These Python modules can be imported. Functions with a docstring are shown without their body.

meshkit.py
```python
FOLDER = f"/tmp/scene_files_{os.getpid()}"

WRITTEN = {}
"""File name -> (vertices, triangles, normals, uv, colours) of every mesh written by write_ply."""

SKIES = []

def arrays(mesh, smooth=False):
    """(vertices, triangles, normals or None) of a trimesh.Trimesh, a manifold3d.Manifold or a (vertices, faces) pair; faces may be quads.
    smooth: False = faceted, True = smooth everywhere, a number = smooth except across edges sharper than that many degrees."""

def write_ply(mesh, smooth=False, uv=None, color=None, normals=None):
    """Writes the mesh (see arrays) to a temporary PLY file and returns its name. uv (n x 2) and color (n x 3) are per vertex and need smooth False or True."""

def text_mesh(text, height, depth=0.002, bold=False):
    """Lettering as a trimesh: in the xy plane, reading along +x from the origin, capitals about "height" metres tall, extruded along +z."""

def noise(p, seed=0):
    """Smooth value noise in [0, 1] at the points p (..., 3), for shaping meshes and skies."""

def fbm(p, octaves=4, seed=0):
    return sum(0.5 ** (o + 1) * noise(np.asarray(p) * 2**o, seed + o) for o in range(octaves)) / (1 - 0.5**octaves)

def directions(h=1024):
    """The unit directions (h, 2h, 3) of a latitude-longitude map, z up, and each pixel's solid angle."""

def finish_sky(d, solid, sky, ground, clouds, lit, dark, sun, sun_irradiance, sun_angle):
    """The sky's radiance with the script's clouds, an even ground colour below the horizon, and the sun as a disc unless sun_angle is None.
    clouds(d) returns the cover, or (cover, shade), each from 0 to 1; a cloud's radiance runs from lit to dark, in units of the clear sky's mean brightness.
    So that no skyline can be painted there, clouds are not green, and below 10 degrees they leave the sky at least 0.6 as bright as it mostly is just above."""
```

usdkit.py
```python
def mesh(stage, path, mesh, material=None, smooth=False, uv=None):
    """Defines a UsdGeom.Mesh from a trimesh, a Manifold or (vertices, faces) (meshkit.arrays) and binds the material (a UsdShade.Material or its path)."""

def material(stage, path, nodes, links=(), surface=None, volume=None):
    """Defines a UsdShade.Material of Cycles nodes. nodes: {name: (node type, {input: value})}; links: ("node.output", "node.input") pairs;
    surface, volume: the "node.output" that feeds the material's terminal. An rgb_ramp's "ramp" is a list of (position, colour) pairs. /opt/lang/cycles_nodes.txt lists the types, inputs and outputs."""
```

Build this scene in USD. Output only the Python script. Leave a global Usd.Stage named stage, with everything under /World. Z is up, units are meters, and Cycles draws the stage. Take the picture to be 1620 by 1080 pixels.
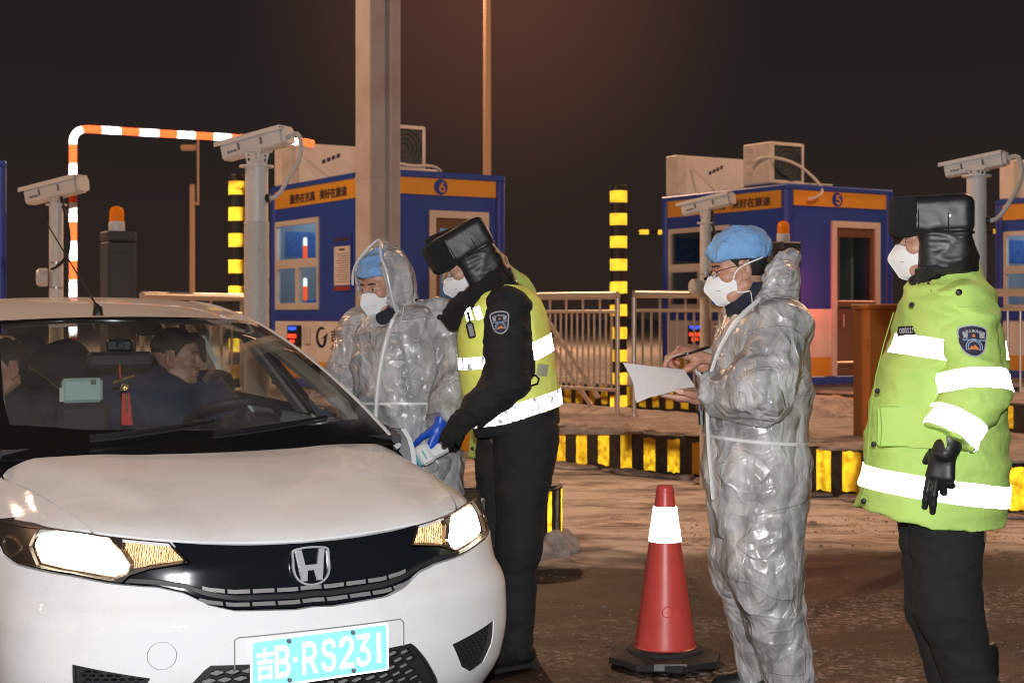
import math
import numpy as np, trimesh, usdkit, meshkit
from shapely import geometry as sg, affinity as sa
from shapely.ops import unary_union
from scipy.spatial import Delaunay
from scipy.interpolate import PchipInterpolator, CubicSpline
from pxr import Usd, UsdGeom, UsdLux, UsdShade, Gf, Sdf

stage = Usd.Stage.CreateInMemory()
UsdGeom.SetStageUpAxis(stage, 'Z')
UsdGeom.Xform.Define(stage, '/World')
UsdGeom.Scope.Define(stage, '/World/Looks')

# ---------------------------------------------------------------- camera (level, lens shifted), 1620 px = f/2400
FPX, YH, HC = 2400.0, 500.0, 1.40
cam = UsdGeom.Camera.Define(stage, '/World/camera')
cam.CreateHorizontalApertureAttr(36.0)
cam.CreateFocalLengthAttr(36.0 * FPX / 1620)
cam.CreateVerticalApertureOffsetAttr(-(540 - YH) / 1620 * 36.0)
cam.CreateClippingRangeAttr(Gf.Vec2f(0.05, 2000))
cam.AddTranslateOp().Set(Gf.Vec3d(0, 0, HC))
cam.AddRotateXOp().Set(90.0)
cam.CreateExposureAttr(0.0)
cam.CreateFStopAttr(7.1)
cam.CreateFocusDistanceAttr(4.9)

# ---------------------------------------------------------------- night sky: a trace of skylight, the town's brown glow, and a lamp-haze glow painted in towards the mast lamps
def M(name, nodes, links, surface=None, volume=None):
    return usdkit.material(stage, '/World/Looks/' + name, nodes, links, surface=surface, volume=volume)
sky_m = M('night_sky', {
    'tc': ('texture_coordinate', {}), 'sx': ('separate_xyz', {}),
    'sky': ('sky_texture', {'sky_type': 'single_scattering', 'sun_disc': False, 'sun_elevation': -0.12, 'sun_rotation': 2.6}),
    'r': ('rgb_ramp', {'ramp': [(0, (.026, .0175, .0140)), (.10, (.0205, .0150, .0132)), (.22, (.0150, .0130, .0130)), (.5, (.0115, .0112, .0125)), (1, (.010, .0095, .0105))]}),
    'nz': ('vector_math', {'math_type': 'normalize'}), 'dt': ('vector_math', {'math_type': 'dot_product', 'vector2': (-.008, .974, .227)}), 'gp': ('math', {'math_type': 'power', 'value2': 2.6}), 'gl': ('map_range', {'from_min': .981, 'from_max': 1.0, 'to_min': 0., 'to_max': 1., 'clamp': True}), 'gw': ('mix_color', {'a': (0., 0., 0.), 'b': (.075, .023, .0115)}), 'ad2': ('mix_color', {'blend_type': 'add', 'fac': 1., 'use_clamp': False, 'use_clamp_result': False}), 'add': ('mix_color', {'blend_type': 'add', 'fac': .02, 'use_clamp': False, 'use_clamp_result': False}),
    'bg': ('background_shader', {'strength': 1.0})},
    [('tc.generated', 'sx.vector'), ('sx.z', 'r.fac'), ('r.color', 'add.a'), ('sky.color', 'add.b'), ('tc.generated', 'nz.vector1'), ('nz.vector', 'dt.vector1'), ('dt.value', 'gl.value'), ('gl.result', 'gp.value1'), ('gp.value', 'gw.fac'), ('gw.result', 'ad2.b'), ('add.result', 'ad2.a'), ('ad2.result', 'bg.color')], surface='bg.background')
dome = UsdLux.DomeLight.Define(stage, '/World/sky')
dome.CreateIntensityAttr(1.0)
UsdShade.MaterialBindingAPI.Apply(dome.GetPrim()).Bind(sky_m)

# ---------------------------------------------------------------- the lamps of the place
def sphere_light(name, pos, radius, power, color):
    l = UsdLux.SphereLight.Define(stage, '/World/' + name)
    l.CreateRadiusAttr(radius); l.CreateIntensityAttr(power); l.CreateNormalizeAttr(True); l.CreateColorAttr(Gf.Vec3f(*color))
    l.AddTranslateOp().Set(Gf.Vec3d(*pos))
    return l
# the photographer's flash, a hand above the lens (the bright vests, kerb and barrier throw it back)
sphere_light('camera_flash', (0.06, -0.06, HC + .30), .035, 308, (.99, .985, 1.0))
# sodium lamps of the plaza's lamp posts and gantry, above and beyond the frame; the farthest two are added to brighten the far ground
for nm, pos, pw in (('gantry_lamp', (-9.0, 14.0, 7.5), 640), ('gantry_lamp_001', (8.0, 14.0, 10.0), 600), ('gantry_lamp_002', (-2.0, 30.0, 10.5), 900), ('gantry_lamp_003', (13.0, 25.0, 10.0), 750), ('gantry_lamp_004', (-12.0, 3.0, 9.0), 420), ('gantry_lamp_005', (-4.0, 62.0, 11.0), 2600), ('gantry_lamp_006', (30.0, 70.0, 11.0), 2600)):
    sphere_light(nm, pos, .13, pw * 1.12, (1.0, .57, .33))
GLYPHS = {
 '服': '55,97 57,100 112,99 112,68 108,63 100,60 110,59 116,56 112,37 101,14 107,6 119,-1 119,-5 112,-13 104,-10 91,1 74,-12 56,-12|83,45 89,29 91,27 99,44|80,69 82,75 97,74 98,85 70,86 70,59 85,59|70,5 74,5 82,14 71,33/1,-7 9,25 10,99 49,100 51,98 50,-6 43,-12 25,-12 22,0 24,2 36,3 36,27 24,28 19,1 14,-12 10,-13|36,57 24,58 24,43 36,43|36,85 24,86 24,72 36,72',
 '务': '3,49 3,53 7,55 27,57 42,61 32,70 16,60 8,68 8,72 25,82 45,105 58,102 56,92 100,92 105,89 106,84 103,79 82,61 118,55 118,51 112,42 84,45 62,52 58,50 66,47 66,37 107,36 106,19 102,1 99,-5 90,-11 65,-11 61,2 85,2 88,7 91,23 61,23 53,10 43,0 28,-8 16,-12 10,-12 4,-4 4,0 31,10 43,22 14,23 12,25 12,35 14,37 48,37 51,47 47,48 34,44 8,40|47,76 61,67 78,77 47,78',
 '在': '2,32 2,37 18,50 31,70 5,72 5,85 38,86 43,101 46,105 59,101 56,86 114,86 116,84 116,74 113,71 83,70 84,47 111,46 110,33 84,33 84,5 115,4 116,-7 114,-10 38,-10 36,-8 34,-12 22,-12 20,-10 20,29 11,23 8,23|35,3 67,4 69,6 69,33 42,34 43,47 67,47 69,48 68,71 48,71 35,48',
 '吉': '5,74 6,87 52,87 53,104 67,103 67,89 69,87 115,86 114,73 67,72 68,61 108,61 109,48 107,46 14,46 12,48 13,61 51,61 52,72/18,-11 18,36 20,39 102,38 103,-11 101,-14 89,-14 86,-8 35,-8 32,-14 20,-14|34,7 86,6 87,24 35,25',
 '高': '4,80 4,90 6,92 51,92 50,102 59,105 65,103 69,92 114,92 114,78 97,77 99,75 99,49 97,47 110,46 112,43 112,-1 110,-8 105,-11 87,-12 81,0 46,0 45,-5 43,-6 33,-6 31,-5 31,31 24,32 23,-11 21,-13 9,-12 9,45 24,47 22,49 22,75 24,77 6,78|88,32 88,2 96,1 97,31|37,61 82,60 83,63 38,64|46,19 46,13 74,14 73,19',
 '美': '2,-3 4,2 18,4 32,9 44,19 8,20 8,34 50,35 49,37 4,38 5,51 52,52 51,56 15,57 16,70 52,71 51,74 9,75 10,88 30,88 24,98 26,102 37,105 49,88 71,88 80,103 86,105 93,103 96,100 90,88 111,87 110,74 67,73 68,70 104,70 106,68 105,56 68,56 67,52 116,51 117,38 66,36 67,34 115,33 114,20 76,19 89,9 103,4 117,2 118,-3 111,-12 100,-11 83,-5 72,2 60,14 47,0 27,-9 8,-12',
 '好': '0,-3 3,2 10,5 23,20 5,33 12,65 2,67 2,79 16,82 19,104 26,105 34,102 30,80 49,80 54,78 52,53 76,53 77,67 90,80 89,82 55,82 55,96 106,97 115,90 104,73 92,62 92,54 117,53 118,40 115,38 92,38 92,1 91,-5 87,-10 82,-12 62,-12 58,-2 60,2 76,3 75,38 49,39 47,38 43,24 55,11 55,7 49,-1 44,-1 34,9 20,-6 11,-12 7,-12|22,40 31,34 36,51 38,66 27,64',
 '旅': '1,-6 1,-2 12,19 16,41 16,69 5,70 3,72 3,83 6,85 25,85 20,96 21,102 29,105 33,104 40,85 53,85 57,82 62,92 65,104 67,105 79,102 77,88 116,87 117,77 115,74 110,73 114,69 114,65 92,57 95,46 106,56 110,55 116,49 116,45 99,30 108,10 118,2 118,-2 110,-11 106,-10 93,5 63,-12 59,-11 54,-4 54,0 58,5 58,55 53,58 51,11 48,-5 40,-11 25,-11 20,-1 12,-12 8,-12|66,66 80,68 89,71 91,73 71,74|73,12 75,11 88,17 84,26 78,53 73,52|31,61 47,60 46,65 49,69 31,70|22,4 35,4 37,15 37,46 30,45 29,28',
 '途': '2,-4 4,3 18,15 18,47 3,49 4,62 33,61 34,20 43,29 48,39 36,41 36,53 67,55 66,60 52,60 48,64 36,60 29,69 30,73 6,90 6,93 12,99 17,100 35,88 39,84 39,80 36,77 38,76 54,86 66,98 68,103 73,106 82,102 82,96 91,88 119,74 119,70 111,61 101,65 98,60 82,59 83,54 115,53 115,41 99,39 114,20 115,14 103,9 97,20 85,33 87,40 83,40 82,13 81,9 76,4 83,3 115,6 118,4 118,0 114,-10 51,-10 44,-8 26,2 18,-4 13,-12 9,-12|74,85 64,74 85,75|44,8 55,4 54,16 67,17 67,40 61,40 61,32',
 '中': '9,82 51,83 52,103 54,105 67,104 68,83 110,83 111,21 98,20 95,27 68,27 67,-12 53,-12 52,27 25,27 23,20 9,20|67,43 96,42 96,68 67,68|24,43 52,42 52,68 24,68',
 '华': '3,17 3,28 5,30 51,30 52,42 54,44 64,45 61,49 61,63 44,60 40,67 38,38 25,38 24,66 11,58 3,66 3,70 14,77 30,93 38,105 50,101 48,93 39,82 40,71 61,78 62,103 75,102 77,84 93,91 100,96 105,96 112,89 112,84 109,82 77,69 76,56 99,55 102,67 107,68 116,63 113,47 104,41 69,42 68,31 115,30 117,28 117,17 115,15 69,15 67,-12 54,-13 52,-11 51,15 5,15',
 '人': '2,-3 4,2 21,12 36,31 43,45 49,65 52,103 66,104 68,102 67,81 69,70 75,50 82,35 99,13 118,2 119,-2 111,-11 107,-11 90,0 72,21 60,45 49,21 30,-1 13,-12',
 '民': '10,-12 6,0 11,6 11,97 102,98 102,58 69,58 68,49 70,45 111,44 110,30 74,29 81,14 94,4 98,6 100,21 105,21 113,16 113,6 108,-7 101,-11 92,-11 77,-4 66,9 57,30 26,30 26,9 29,8 52,15 58,15 60,6 58,1 29,-7 15,-13|26,73 86,72 87,83 27,84|27,58 27,45 54,46 51,58',
 '共': '3,28 3,41 31,43 31,64 8,65 8,78 31,79 31,103 33,104 43,104 46,102 47,79 74,79 74,102 77,104 87,104 89,103 89,79 113,78 113,65 89,64 89,43 116,42 118,40 118,29 116,27 81,26 115,-2 114,-7 104,-13 68,16 68,21 75,24 75,27 43,27 44,24 51,22 52,18 50,15 32,-2 16,-13 13,-13 5,-6 5,-1 23,10 38,26|46,43 74,42 74,64 46,64',
 '和': '4,8 0,18 14,36 22,53 21,55 4,55 3,68 27,70 27,82 7,81 4,89 5,93 34,98 52,104 55,103 62,94 111,93 110,-6 97,-6 95,3 76,3 74,-7 62,-7 61,26 55,21 51,21 43,32 41,-12 27,-11 27,28 9,5|75,19 96,19 95,79 75,78|45,52 56,38 61,35 61,55 45,55|61,91 42,85 42,69 61,69',
 '国': '7,97 9,99 111,99 113,97 112,-12 100,-13 97,-11 96,-6 24,-6 20,-13 8,-12|23,84 22,23 27,27 52,28 52,41 31,41 29,44 29,53 31,55 52,55 52,65 27,66 27,80 92,80 94,78 94,68 92,66 68,66 67,56 89,55 91,53 91,43 84,40 91,32 92,27 97,26 97,85|26,13 22,15 23,8 97,9 96,14|76,30 67,36 67,27 76,27',
 '警': '1,68 1,71 8,76 14,86 4,88 4,98 17,99 19,104 31,104 32,99 39,99 40,104 52,104 54,99 65,99 67,91 75,105 87,101 86,94 116,94 117,84 115,82 107,82 105,75 99,67 105,63 118,59 118,55 113,48 115,46 114,37 100,35 101,-11 88,-12 86,-9 35,-9 31,-13 20,-12 20,35 7,36 5,38 6,48 12,49 11,60|75,50 75,48 101,49 88,57|84,82 88,76 92,81|34,3 85,2 86,4 85,5 35,5|60,61 68,62 77,67 72,73 67,68 61,70|60,87 62,83 64,86|23,49 36,48 37,51 25,52',
 '察': '2,30 2,34 20,42 14,47 8,47 2,54 5,59 15,64 19,69 6,70 6,94 50,95 50,102 58,105 63,105 69,95 114,94 115,72 109,70 95,49 104,43 118,39 119,35 112,26 104,27 104,20 102,18 92,17 115,2 115,-3 109,-9 106,-10 102,-8 76,9 73,12 76,18 70,18 67,-8 58,-12 42,-12 38,-4 38,1 50,1 54,3 54,17 47,18 46,13 35,2 22,-7 12,-11 5,-4 4,0 25,12 29,17 18,18 15,24 9,22|70,81 72,76 98,76 100,80|34,34 34,32 91,33 85,37 83,35 37,36|80,63 84,58 88,62|61,65 52,49 71,50|45,81 44,76 53,76 56,77 56,80|39,64 41,61 43,63|20,72 22,71 27,76 29,81 20,81',
}
# ================================================================ helpers
V3 = lambda *a: np.array(a, float)
def P(px, py, d):
    """the point seen at pixel (px, py) of the 1620 x 1080 photograph, d metres into the scene"""
    return V3((px - 810) / FPX * d, d, HC - (py - YH) / FPX * d)
def G(px, py, z=0.0):
    return P(px, py, (HC - z) * FPX / (py - YH))
def unit(v):
    v = np.asarray(v, float); return v / max(np.linalg.norm(v), 1e-12)

_used, BASE = {}, {}
def numbered(path):
    n = _used.get(path, 0); _used[path] = n + 1
    return path if n == 0 else '%s_%03d' % (path, n)
def keys(p, label=None, category=None, group=None, kind=None):
    for k, v in (('label', label), ('category', category), ('group', group), ('kind', kind)):
        if v: p.SetCustomDataByKey(k, v)
    return p
def thing(name, label, cat, base=(0, 0, 0), group=None, kind=None):
    path = numbered('/World/' + name)
    x = UsdGeom.Xform.Define(stage, path); x.AddTranslateOp().Set(Gf.Vec3d(*map(float, base)))
    BASE[path] = np.asarray(base, float)
    keys(x.GetPrim(), label, cat, group, kind)
    return path
def cat(ms):
    vs, fs, n = [], [], 0
    for m in ms:
        v, f = (m if isinstance(m, tuple) else (np.asarray(m.vertices), np.asarray(m.faces)))
        if len(v) == 0: continue
        f = np.asarray(f)
        if f.shape[1] == 4: f = np.vstack([f[:, [0, 1, 2]], f[:, [0, 2, 3]]])
        vs.append(v); fs.append(f + n); n += len(v)
    return np.vstack(vs), np.vstack(fs)
def part(parent, name, mesh, mat, smooth=35, label=None, kind=None, uv=None):
    """one Mesh under a thing (or under a part of it); vertices are given in world coordinates"""
    if isinstance(mesh, list): mesh = cat(mesh)
    v, f = mesh if isinstance(mesh, tuple) else (np.asarray(mesh.vertices), np.asarray(mesh.faces))
    path = numbered((parent or '/World') + '/' + name)
    root = '/'.join(path.split('/')[:3])
    if parent: v = np.asarray(v) - BASE[root]
    m = usdkit.mesh(stage, path, (np.asarray(v, float), np.asarray(f)), mat, smooth=smooth, uv=uv)
    keys(m.GetPrim(), label, None, None, kind)
    return path
def solo(name, mesh, mat, label=None, category=None, group=None, kind=None, smooth=35):
    p = part(None, name, mesh, mat, smooth)
    keys(stage.GetPrimAtPath(p), label, category, group, kind)
    return p

def box(c, s, R=None, bev=0.0):
    """(chamfered) box: centre, size, optional 3x3 whose columns are the axes"""
    h = np.asarray(s, float) / 2
    sg_ = np.array([[x, y, z] for x in (-1, 1) for y in (-1, 1) for z in (-1, 1)], float)
    if bev > 0:
        b = min(bev, h.min() * .95); pts = []
        for k in range(3):
            q = np.full(3, -b); q[k] = 0
            pts.append(sg_ * (h + q))
        m = trimesh.convex.convex_hull(np.vstack(pts)); v, f = np.array(m.vertices), np.array(m.faces)
    else:
        m = trimesh.creation.box(extents=2 * h); v, f = np.array(m.vertices), np.array(m.faces)
    if R is not None: v = v @ np.asarray(R).T
    return v + np.asarray(c, float), f
def bb(lo, hi, bev=0.0, fr=None):
    lo, hi = np.minimum(lo, hi), np.maximum(lo, hi)
    v, f = box((lo + hi) / 2, hi - lo, None, bev)
    return (fr(v), f) if fr else (v, f)
def tube(pts, r, sides=10, cap=True, closed=False):
    p = np.asarray(pts, float); n = len(p)
    r = np.broadcast_to(np.asarray(r, float), (n,))
    t = np.roll(p, -1, 0) - np.roll(p, 1, 0) if closed else np.gradient(p, axis=0)
    t /= np.maximum(np.linalg.norm(t, axis=1, keepdims=True), 1e-12)
    a = np.cross(t[0], [0, 0, 1.0]); a = np.cross(t[0], [1.0, 0, 0]) if np.linalg.norm(a) < 1e-3 else a
    A = []
    for k in range(n):
        a = a - t[k] * (a @ t[k]); a = unit(a); A.append(a)
    A = np.array(A); B = np.cross(t, A)
    th = np.arange(sides) / sides * 2 * np.pi
    v = p[:, None] + r[:, None, None] * (np.cos(th)[None, :, None] * A[:, None] + np.sin(th)[None, :, None] * B[:, None])
    v = v.reshape(-1, 3); f = []
    I = np.arange(n if closed else n - 1)
    for k in range(sides):
        k2 = (k + 1) % sides; i2 = (I + 1) % n
        f.append(np.stack([I * sides + k, I * sides + k2, i2 * sides + k2, i2 * sides + k], 1))
    f = np.vstack(f); f = np.vstack([f[:, [0, 1, 2]], f[:, [0, 2, 3]]])
    if cap and not closed:
        f = np.vstack([f, [[0, k + 1, k] for k in range(1, sides - 1)], [[(n - 1) * sides, (n - 1) * sides + k, (n - 1) * sides + k + 1] for k in range(1, sides - 1)]])
    return v, f
def spline(pts, n=24, closed=False):
    p = np.asarray(pts, float)
    if closed: p = np.vstack([p, p[:1]])
    s = np.r_[0, np.cumsum(np.linalg.norm(np.diff(p, axis=0), axis=1))]
    return CubicSpline(s, p, bc_type='periodic' if closed else 'not-a-knot' if len(p) > 3 else 'natural')(np.linspace(0, s[-1], n + (1 if closed else 0)))[:n]
def lathe(prof, base, sides=32, axis=None):
    """profile of (radius, height) about the z axis at base"""
    pr = np.asarray(prof, float); th = np.arange(sides) / sides * 2 * np.pi
    v = np.stack([pr[:, None, 0] * np.cos(th), pr[:, None, 0] * np.sin(th), np.broadcast_to(pr[:, None, 1], (len(pr), sides))], -1).reshape(-1, 3)
    f = []
    for i in range(len(pr) - 1):
        for k in range(sides):
            k2 = (k + 1) % sides
            f.append([i * sides + k, i * sides + k2, (i + 1) * sides + k2]); f.append([i * sides + k, (i + 1) * sides + k2, (i + 1) * sides + k])
    if axis is not None:
        z = unit(axis); x = unit(np.cross([0, 1, .001], z)); v = v @ np.array([x, np.cross(z, x), z])
    return v + np.asarray(base, float), np.array(f)
def extrude(poly, h, fr):
    """flat polygon (x right, y up) of thickness h along +z, put in place by fr(points)"""
    ms = []
    for g in getattr(poly, 'geoms', [poly]):
        if g.is_empty or g.area < 1e-10: continue
        m = trimesh.creation.extrude_polygon(g, h, engine='earcut'); ms.append((fr(np.array(m.vertices)), np.array(m.faces)))
    return cat(ms)
def frame(o, x, y, z=None):
    x, y = unit(x), unit(y); z = np.cross(x, y) if z is None else unit(z)
    Mx = np.array([x, y, z]); o = np.asarray(o, float)
    return lambda v: np.asarray(v, float) @ Mx + o
def patch_poly(poly, res, rim=0):
    """dense triangulation of a 2D polygon: points, faces, and the boundary loops as index lists"""
    poly = poly.simplify(res * .02)
    loops, pts = [], []
    for ring in [poly.exterior, *poly.interiors]:
        L = ring.length; c = np.array(ring.coords)[:-1]
        seg = []
        for a, b in zip(c, np.roll(c, -1, 0)):
            n = max(1, int(np.ceil(np.linalg.norm(b - a) / (res * .8))))
            seg.append(a + (b - a) * (np.arange(n) / n)[:, None])
        seg = np.vstack(seg); loops.append(np.arange(len(seg)) + sum(map(len, pts))); pts.append(seg)
    x0, y0, x1, y1 = poly.bounds
    gx, gy = np.meshgrid(np.arange(x0, x1, res), np.arange(y0, y1, res * .87)); gx = gx + (np.arange(gx.shape[0]) % 2)[:, None] * res / 2
    inner = poly.buffer(-res * .45)
    import shapely
    q = np.c_[gx.ravel(), gy.ravel()]; q = q[shapely.contains_xy(inner, q[:, 0], q[:, 1])]
    allp = np.vstack(pts + [q]); tri = Delaunay(allp).simplices
    c = allp[tri].mean(1); tri = tri[shapely.contains_xy(poly, c[:, 0], c[:, 1])]
    a, b, cc = allp[tri[:, 0]], allp[tri[:, 1]], allp[tri[:, 2]]
    area = (b[:, 0] - a[:, 0]) * (cc[:, 1] - a[:, 1]) - (b[:, 1] - a[:, 1]) * (cc[:, 0] - a[:, 0])
    tri[area < 0] = tri[area < 0][:, [0, 2, 1]]; tri = tri[np.abs(area) > 1e-12]
    return allp, tri, loops
def patch(poly, fn, res=.02, rim=.012, inward=None):
    """a bent sheet: polygon in 2D mapped to 3D by fn; its edges folded over by rim along `inward`"""
    ms = []
    for g in getattr(poly, 'geoms', [poly]):
        if g.is_empty or g.geom_type != 'Polygon': continue
        p, t, loops = patch_poly(g, res)
        v = fn(p)
        if rim:
            inw = np.asarray(inward(p) if callable(inward) else np.broadcast_to(inward, v.shape))
            for L in loops:
                n0 = len(v); add = v[L] + rim * inw[L]
                v = np.vstack([v, add]); k = np.arange(len(L)); k2 = (k + 1) % len(L)
                t = np.vstack([t, np.c_[L, n0 + k, L[k2]], np.c_[L[k2], n0 + k, n0 + k2]])
                inw = np.vstack([inw, inw[L]])
        ms.append((v, t))
    return cat(ms)
def smoothpoly(pts, n=80, closed=True):
    return sg.Polygon(spline(pts, n, closed=True))

# ---------------------------------------------------------------- distance fields -> smooth organic meshes
class SDF:
    def __init__(s, lo, hi, h):
        s.lo, s.h = np.asarray(lo, float), h
        s.n = np.maximum(4, np.ceil((np.asarray(hi, float) - s.lo) / h).astype(int) + 1)
        s.d = np.full(tuple(s.n), 9.0, np.float32)
    def sub(s, lo, hi):
        a = np.clip(np.floor((np.asarray(lo) - s.lo) / s.h).astype(int), 0, s.n); b = np.clip(np.ceil((np.asarray(hi) - s.lo) / s.h).astype(int) + 1, 0, s.n)
        sl = tuple(slice(i, j) for i, j in zip(a, b))
        g = np.meshgrid(*[s.lo[k] + s.h * np.arange(a[k], b[k]) for k in range(3)], indexing='ij')
        return sl, np.stack(g, -1)
    def op(s, lo, hi, f, k=.01, how='u'):
        m = 2.5 * k + .03
        sl, p = s.sub(np.asarray(lo) - m, np.asarray(hi) + m)
        if p.size == 0: return s
        d = s.d[sl]; e = f(p)
        if how == 'u':
            if k > 0:
                hh = np.clip(.5 + .5 * (d - e) / k, 0, 1); r = d + (e - d) * hh - k * hh * (1 - hh)
            else: r = np.minimum(d, e)
        else:                                            # carve
            if k > 0:
                hh = np.clip(.5 - .5 * (d + e) / k, 0, 1); r = d + (-e - d) * hh + k * hh * (1 - hh)
            else: r = np.maximum(d, -e)
        s.d[sl] = r
        return s
    def cap(s, a, b, ra, rb=None, k=.02, flat=None, how='u'):
        a, b = np.asarray(a, float), np.asarray(b, float); rb = ra if rb is None else rb; ab = b - a; L2 = max(ab @ ab, 1e-9)
        def f(p):
            q = p - a
            if flat is not None:
                n, c = unit(flat[0]), flat[1]
                dn = q @ n - np.clip((q @ ab) / L2, 0, 1) * (ab @ n)
                q = q + (1 / c - 1) * dn[..., None] * n
            t = np.clip((q @ ab) / L2, 0, 1)
            return np.linalg.norm(q - t[..., None] * ab, axis=-1) - (ra + (rb - ra) * t)
        r = max(ra, rb)
        return s.op(np.minimum(a, b) - r, np.maximum(a, b) + r, f, k, how)
    def chain(s, pts, rs, k=.02, flat=None):
        for i in range(len(pts) - 1): s.cap(pts[i], pts[i + 1], rs[i], rs[i + 1], k, flat)
        return s
    def ell(s, c, r, R=None, k=.02, how='u'):
        c, r = np.asarray(c, float), np.asarray(r, float)
        def f(p):
            q = p - c
            if R is not None: q = q @ R
            k0 = np.linalg.norm(q / r, axis=-1); k1 = np.linalg.norm(q / r ** 2, axis=-1)
            return k0 * (k0 - 1) / np.maximum(k1, 1e-6)
        m = r.max() if R is not None else r
        return s.op(c - m, c + m, f, k, how)
    def box(s, c, hs, R=None, rad=.01, k=.01, how='u'):
        c, hs = np.asarray(c, float), np.asarray(hs, float)
        def f(p):
            q = p - c
            if R is not None: q = q @ R
            q = np.abs(q) - (hs - rad)
            return np.linalg.norm(np.maximum(q, 0), axis=-1) + np.minimum(q.max(-1), 0) - rad
        m = np.linalg.norm(hs) if R is not None else hs
        return s.op(c - m, c + m, f, k, how)
    def cutplane(s, o, n):
        """remove everything on the +n side"""
        g = np.meshgrid(*[s.lo[k] + s.h * np.arange(s.n[k]) for k in range(3)], indexing='ij')
        n = unit(n); e = sum((g[k] - o[k]) * n[k] for k in range(3)); s.d = np.maximum(s.d, e); return s
    def where(s, fn):
        """s.d = fn(points, d) near the surface only"""
        idx = np.argwhere(np.abs(s.d) < .045)
        p = s.lo + s.h * idx; t = tuple(idx.T)
        s.d[t] = fn(p, s.d[t]); return s
    def mesh(s, taubin=0):
        d = s.d.astype(float); d[0] = d[-1] = 9; d[:, 0] = d[:, -1] = 9; d[:, :, 0] = d[:, :, -1] = 9
        n = np.array(d.shape); ins = d < 0
        C = n - 1; acc = np.zeros((*C, 3)); cnt = np.zeros(tuple(C))
        for ax in range(3):
            o1, o2 = [k for k in range(3) if k != ax]
            for b1 in (0, 1):
                for b2 in (0, 1):
                    def sl(off):
                        r = [None] * 3; r[ax] = slice(off, off + C[ax]); r[o1] = slice(b1, b1 + C[o1]); r[o2] = slice(b2, b2 + C[o2]); return tuple(r)
                    A, B = d[sl(0)], d[sl(1)]; x = (A < 0) != (B < 0)
                    i = np.nonzero(x); t = A[i] / (A[i] - B[i])
                    v = np.zeros((len(t), 3)); v[:, ax] = t; v[:, o1] = b1; v[:, o2] = b2
                    np.add.at(acc, i, v); np.add.at(cnt, i, 1)
        on = cnt > 0; idx = np.full(tuple(C), -1); idx[on] = np.arange(on.sum())
        cells = np.argwhere(on); verts = s.lo + s.h * (cells + acc[on] / cnt[on][:, None])
        faces = []
        for ax in range(3):
            o1, o2 = (ax + 1) % 3, (ax + 2) % 3
            a = np.moveaxis(ins, ax, 0); x = a[:-1] != a[1:]
            x = np.moveaxis(x, 0, ax); e = np.argwhere(x)
            ok = (e[:, o1] > 0) & (e[:, o2] > 0) & (e[:, o1] < n[o1] - 1) & (e[:, o2] < n[o2] - 1); e = e[ok]
            def c(da, db):
                q = e.copy(); q[:, o1] -= da; q[:, o2] -= db; return idx[tuple(q.T)]
            q = np.stack([c(1, 1), c(0, 1), c(0, 0), c(1, 0)], 1)
            fl = ~ins[tuple(e.T)]; q[fl] = q[fl][:, ::-1]
            faces.append(q)
        q = np.vstack(faces); f = np.vstack([q[:, [0, 1, 2]], q[:, [0, 2, 3]]])
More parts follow.
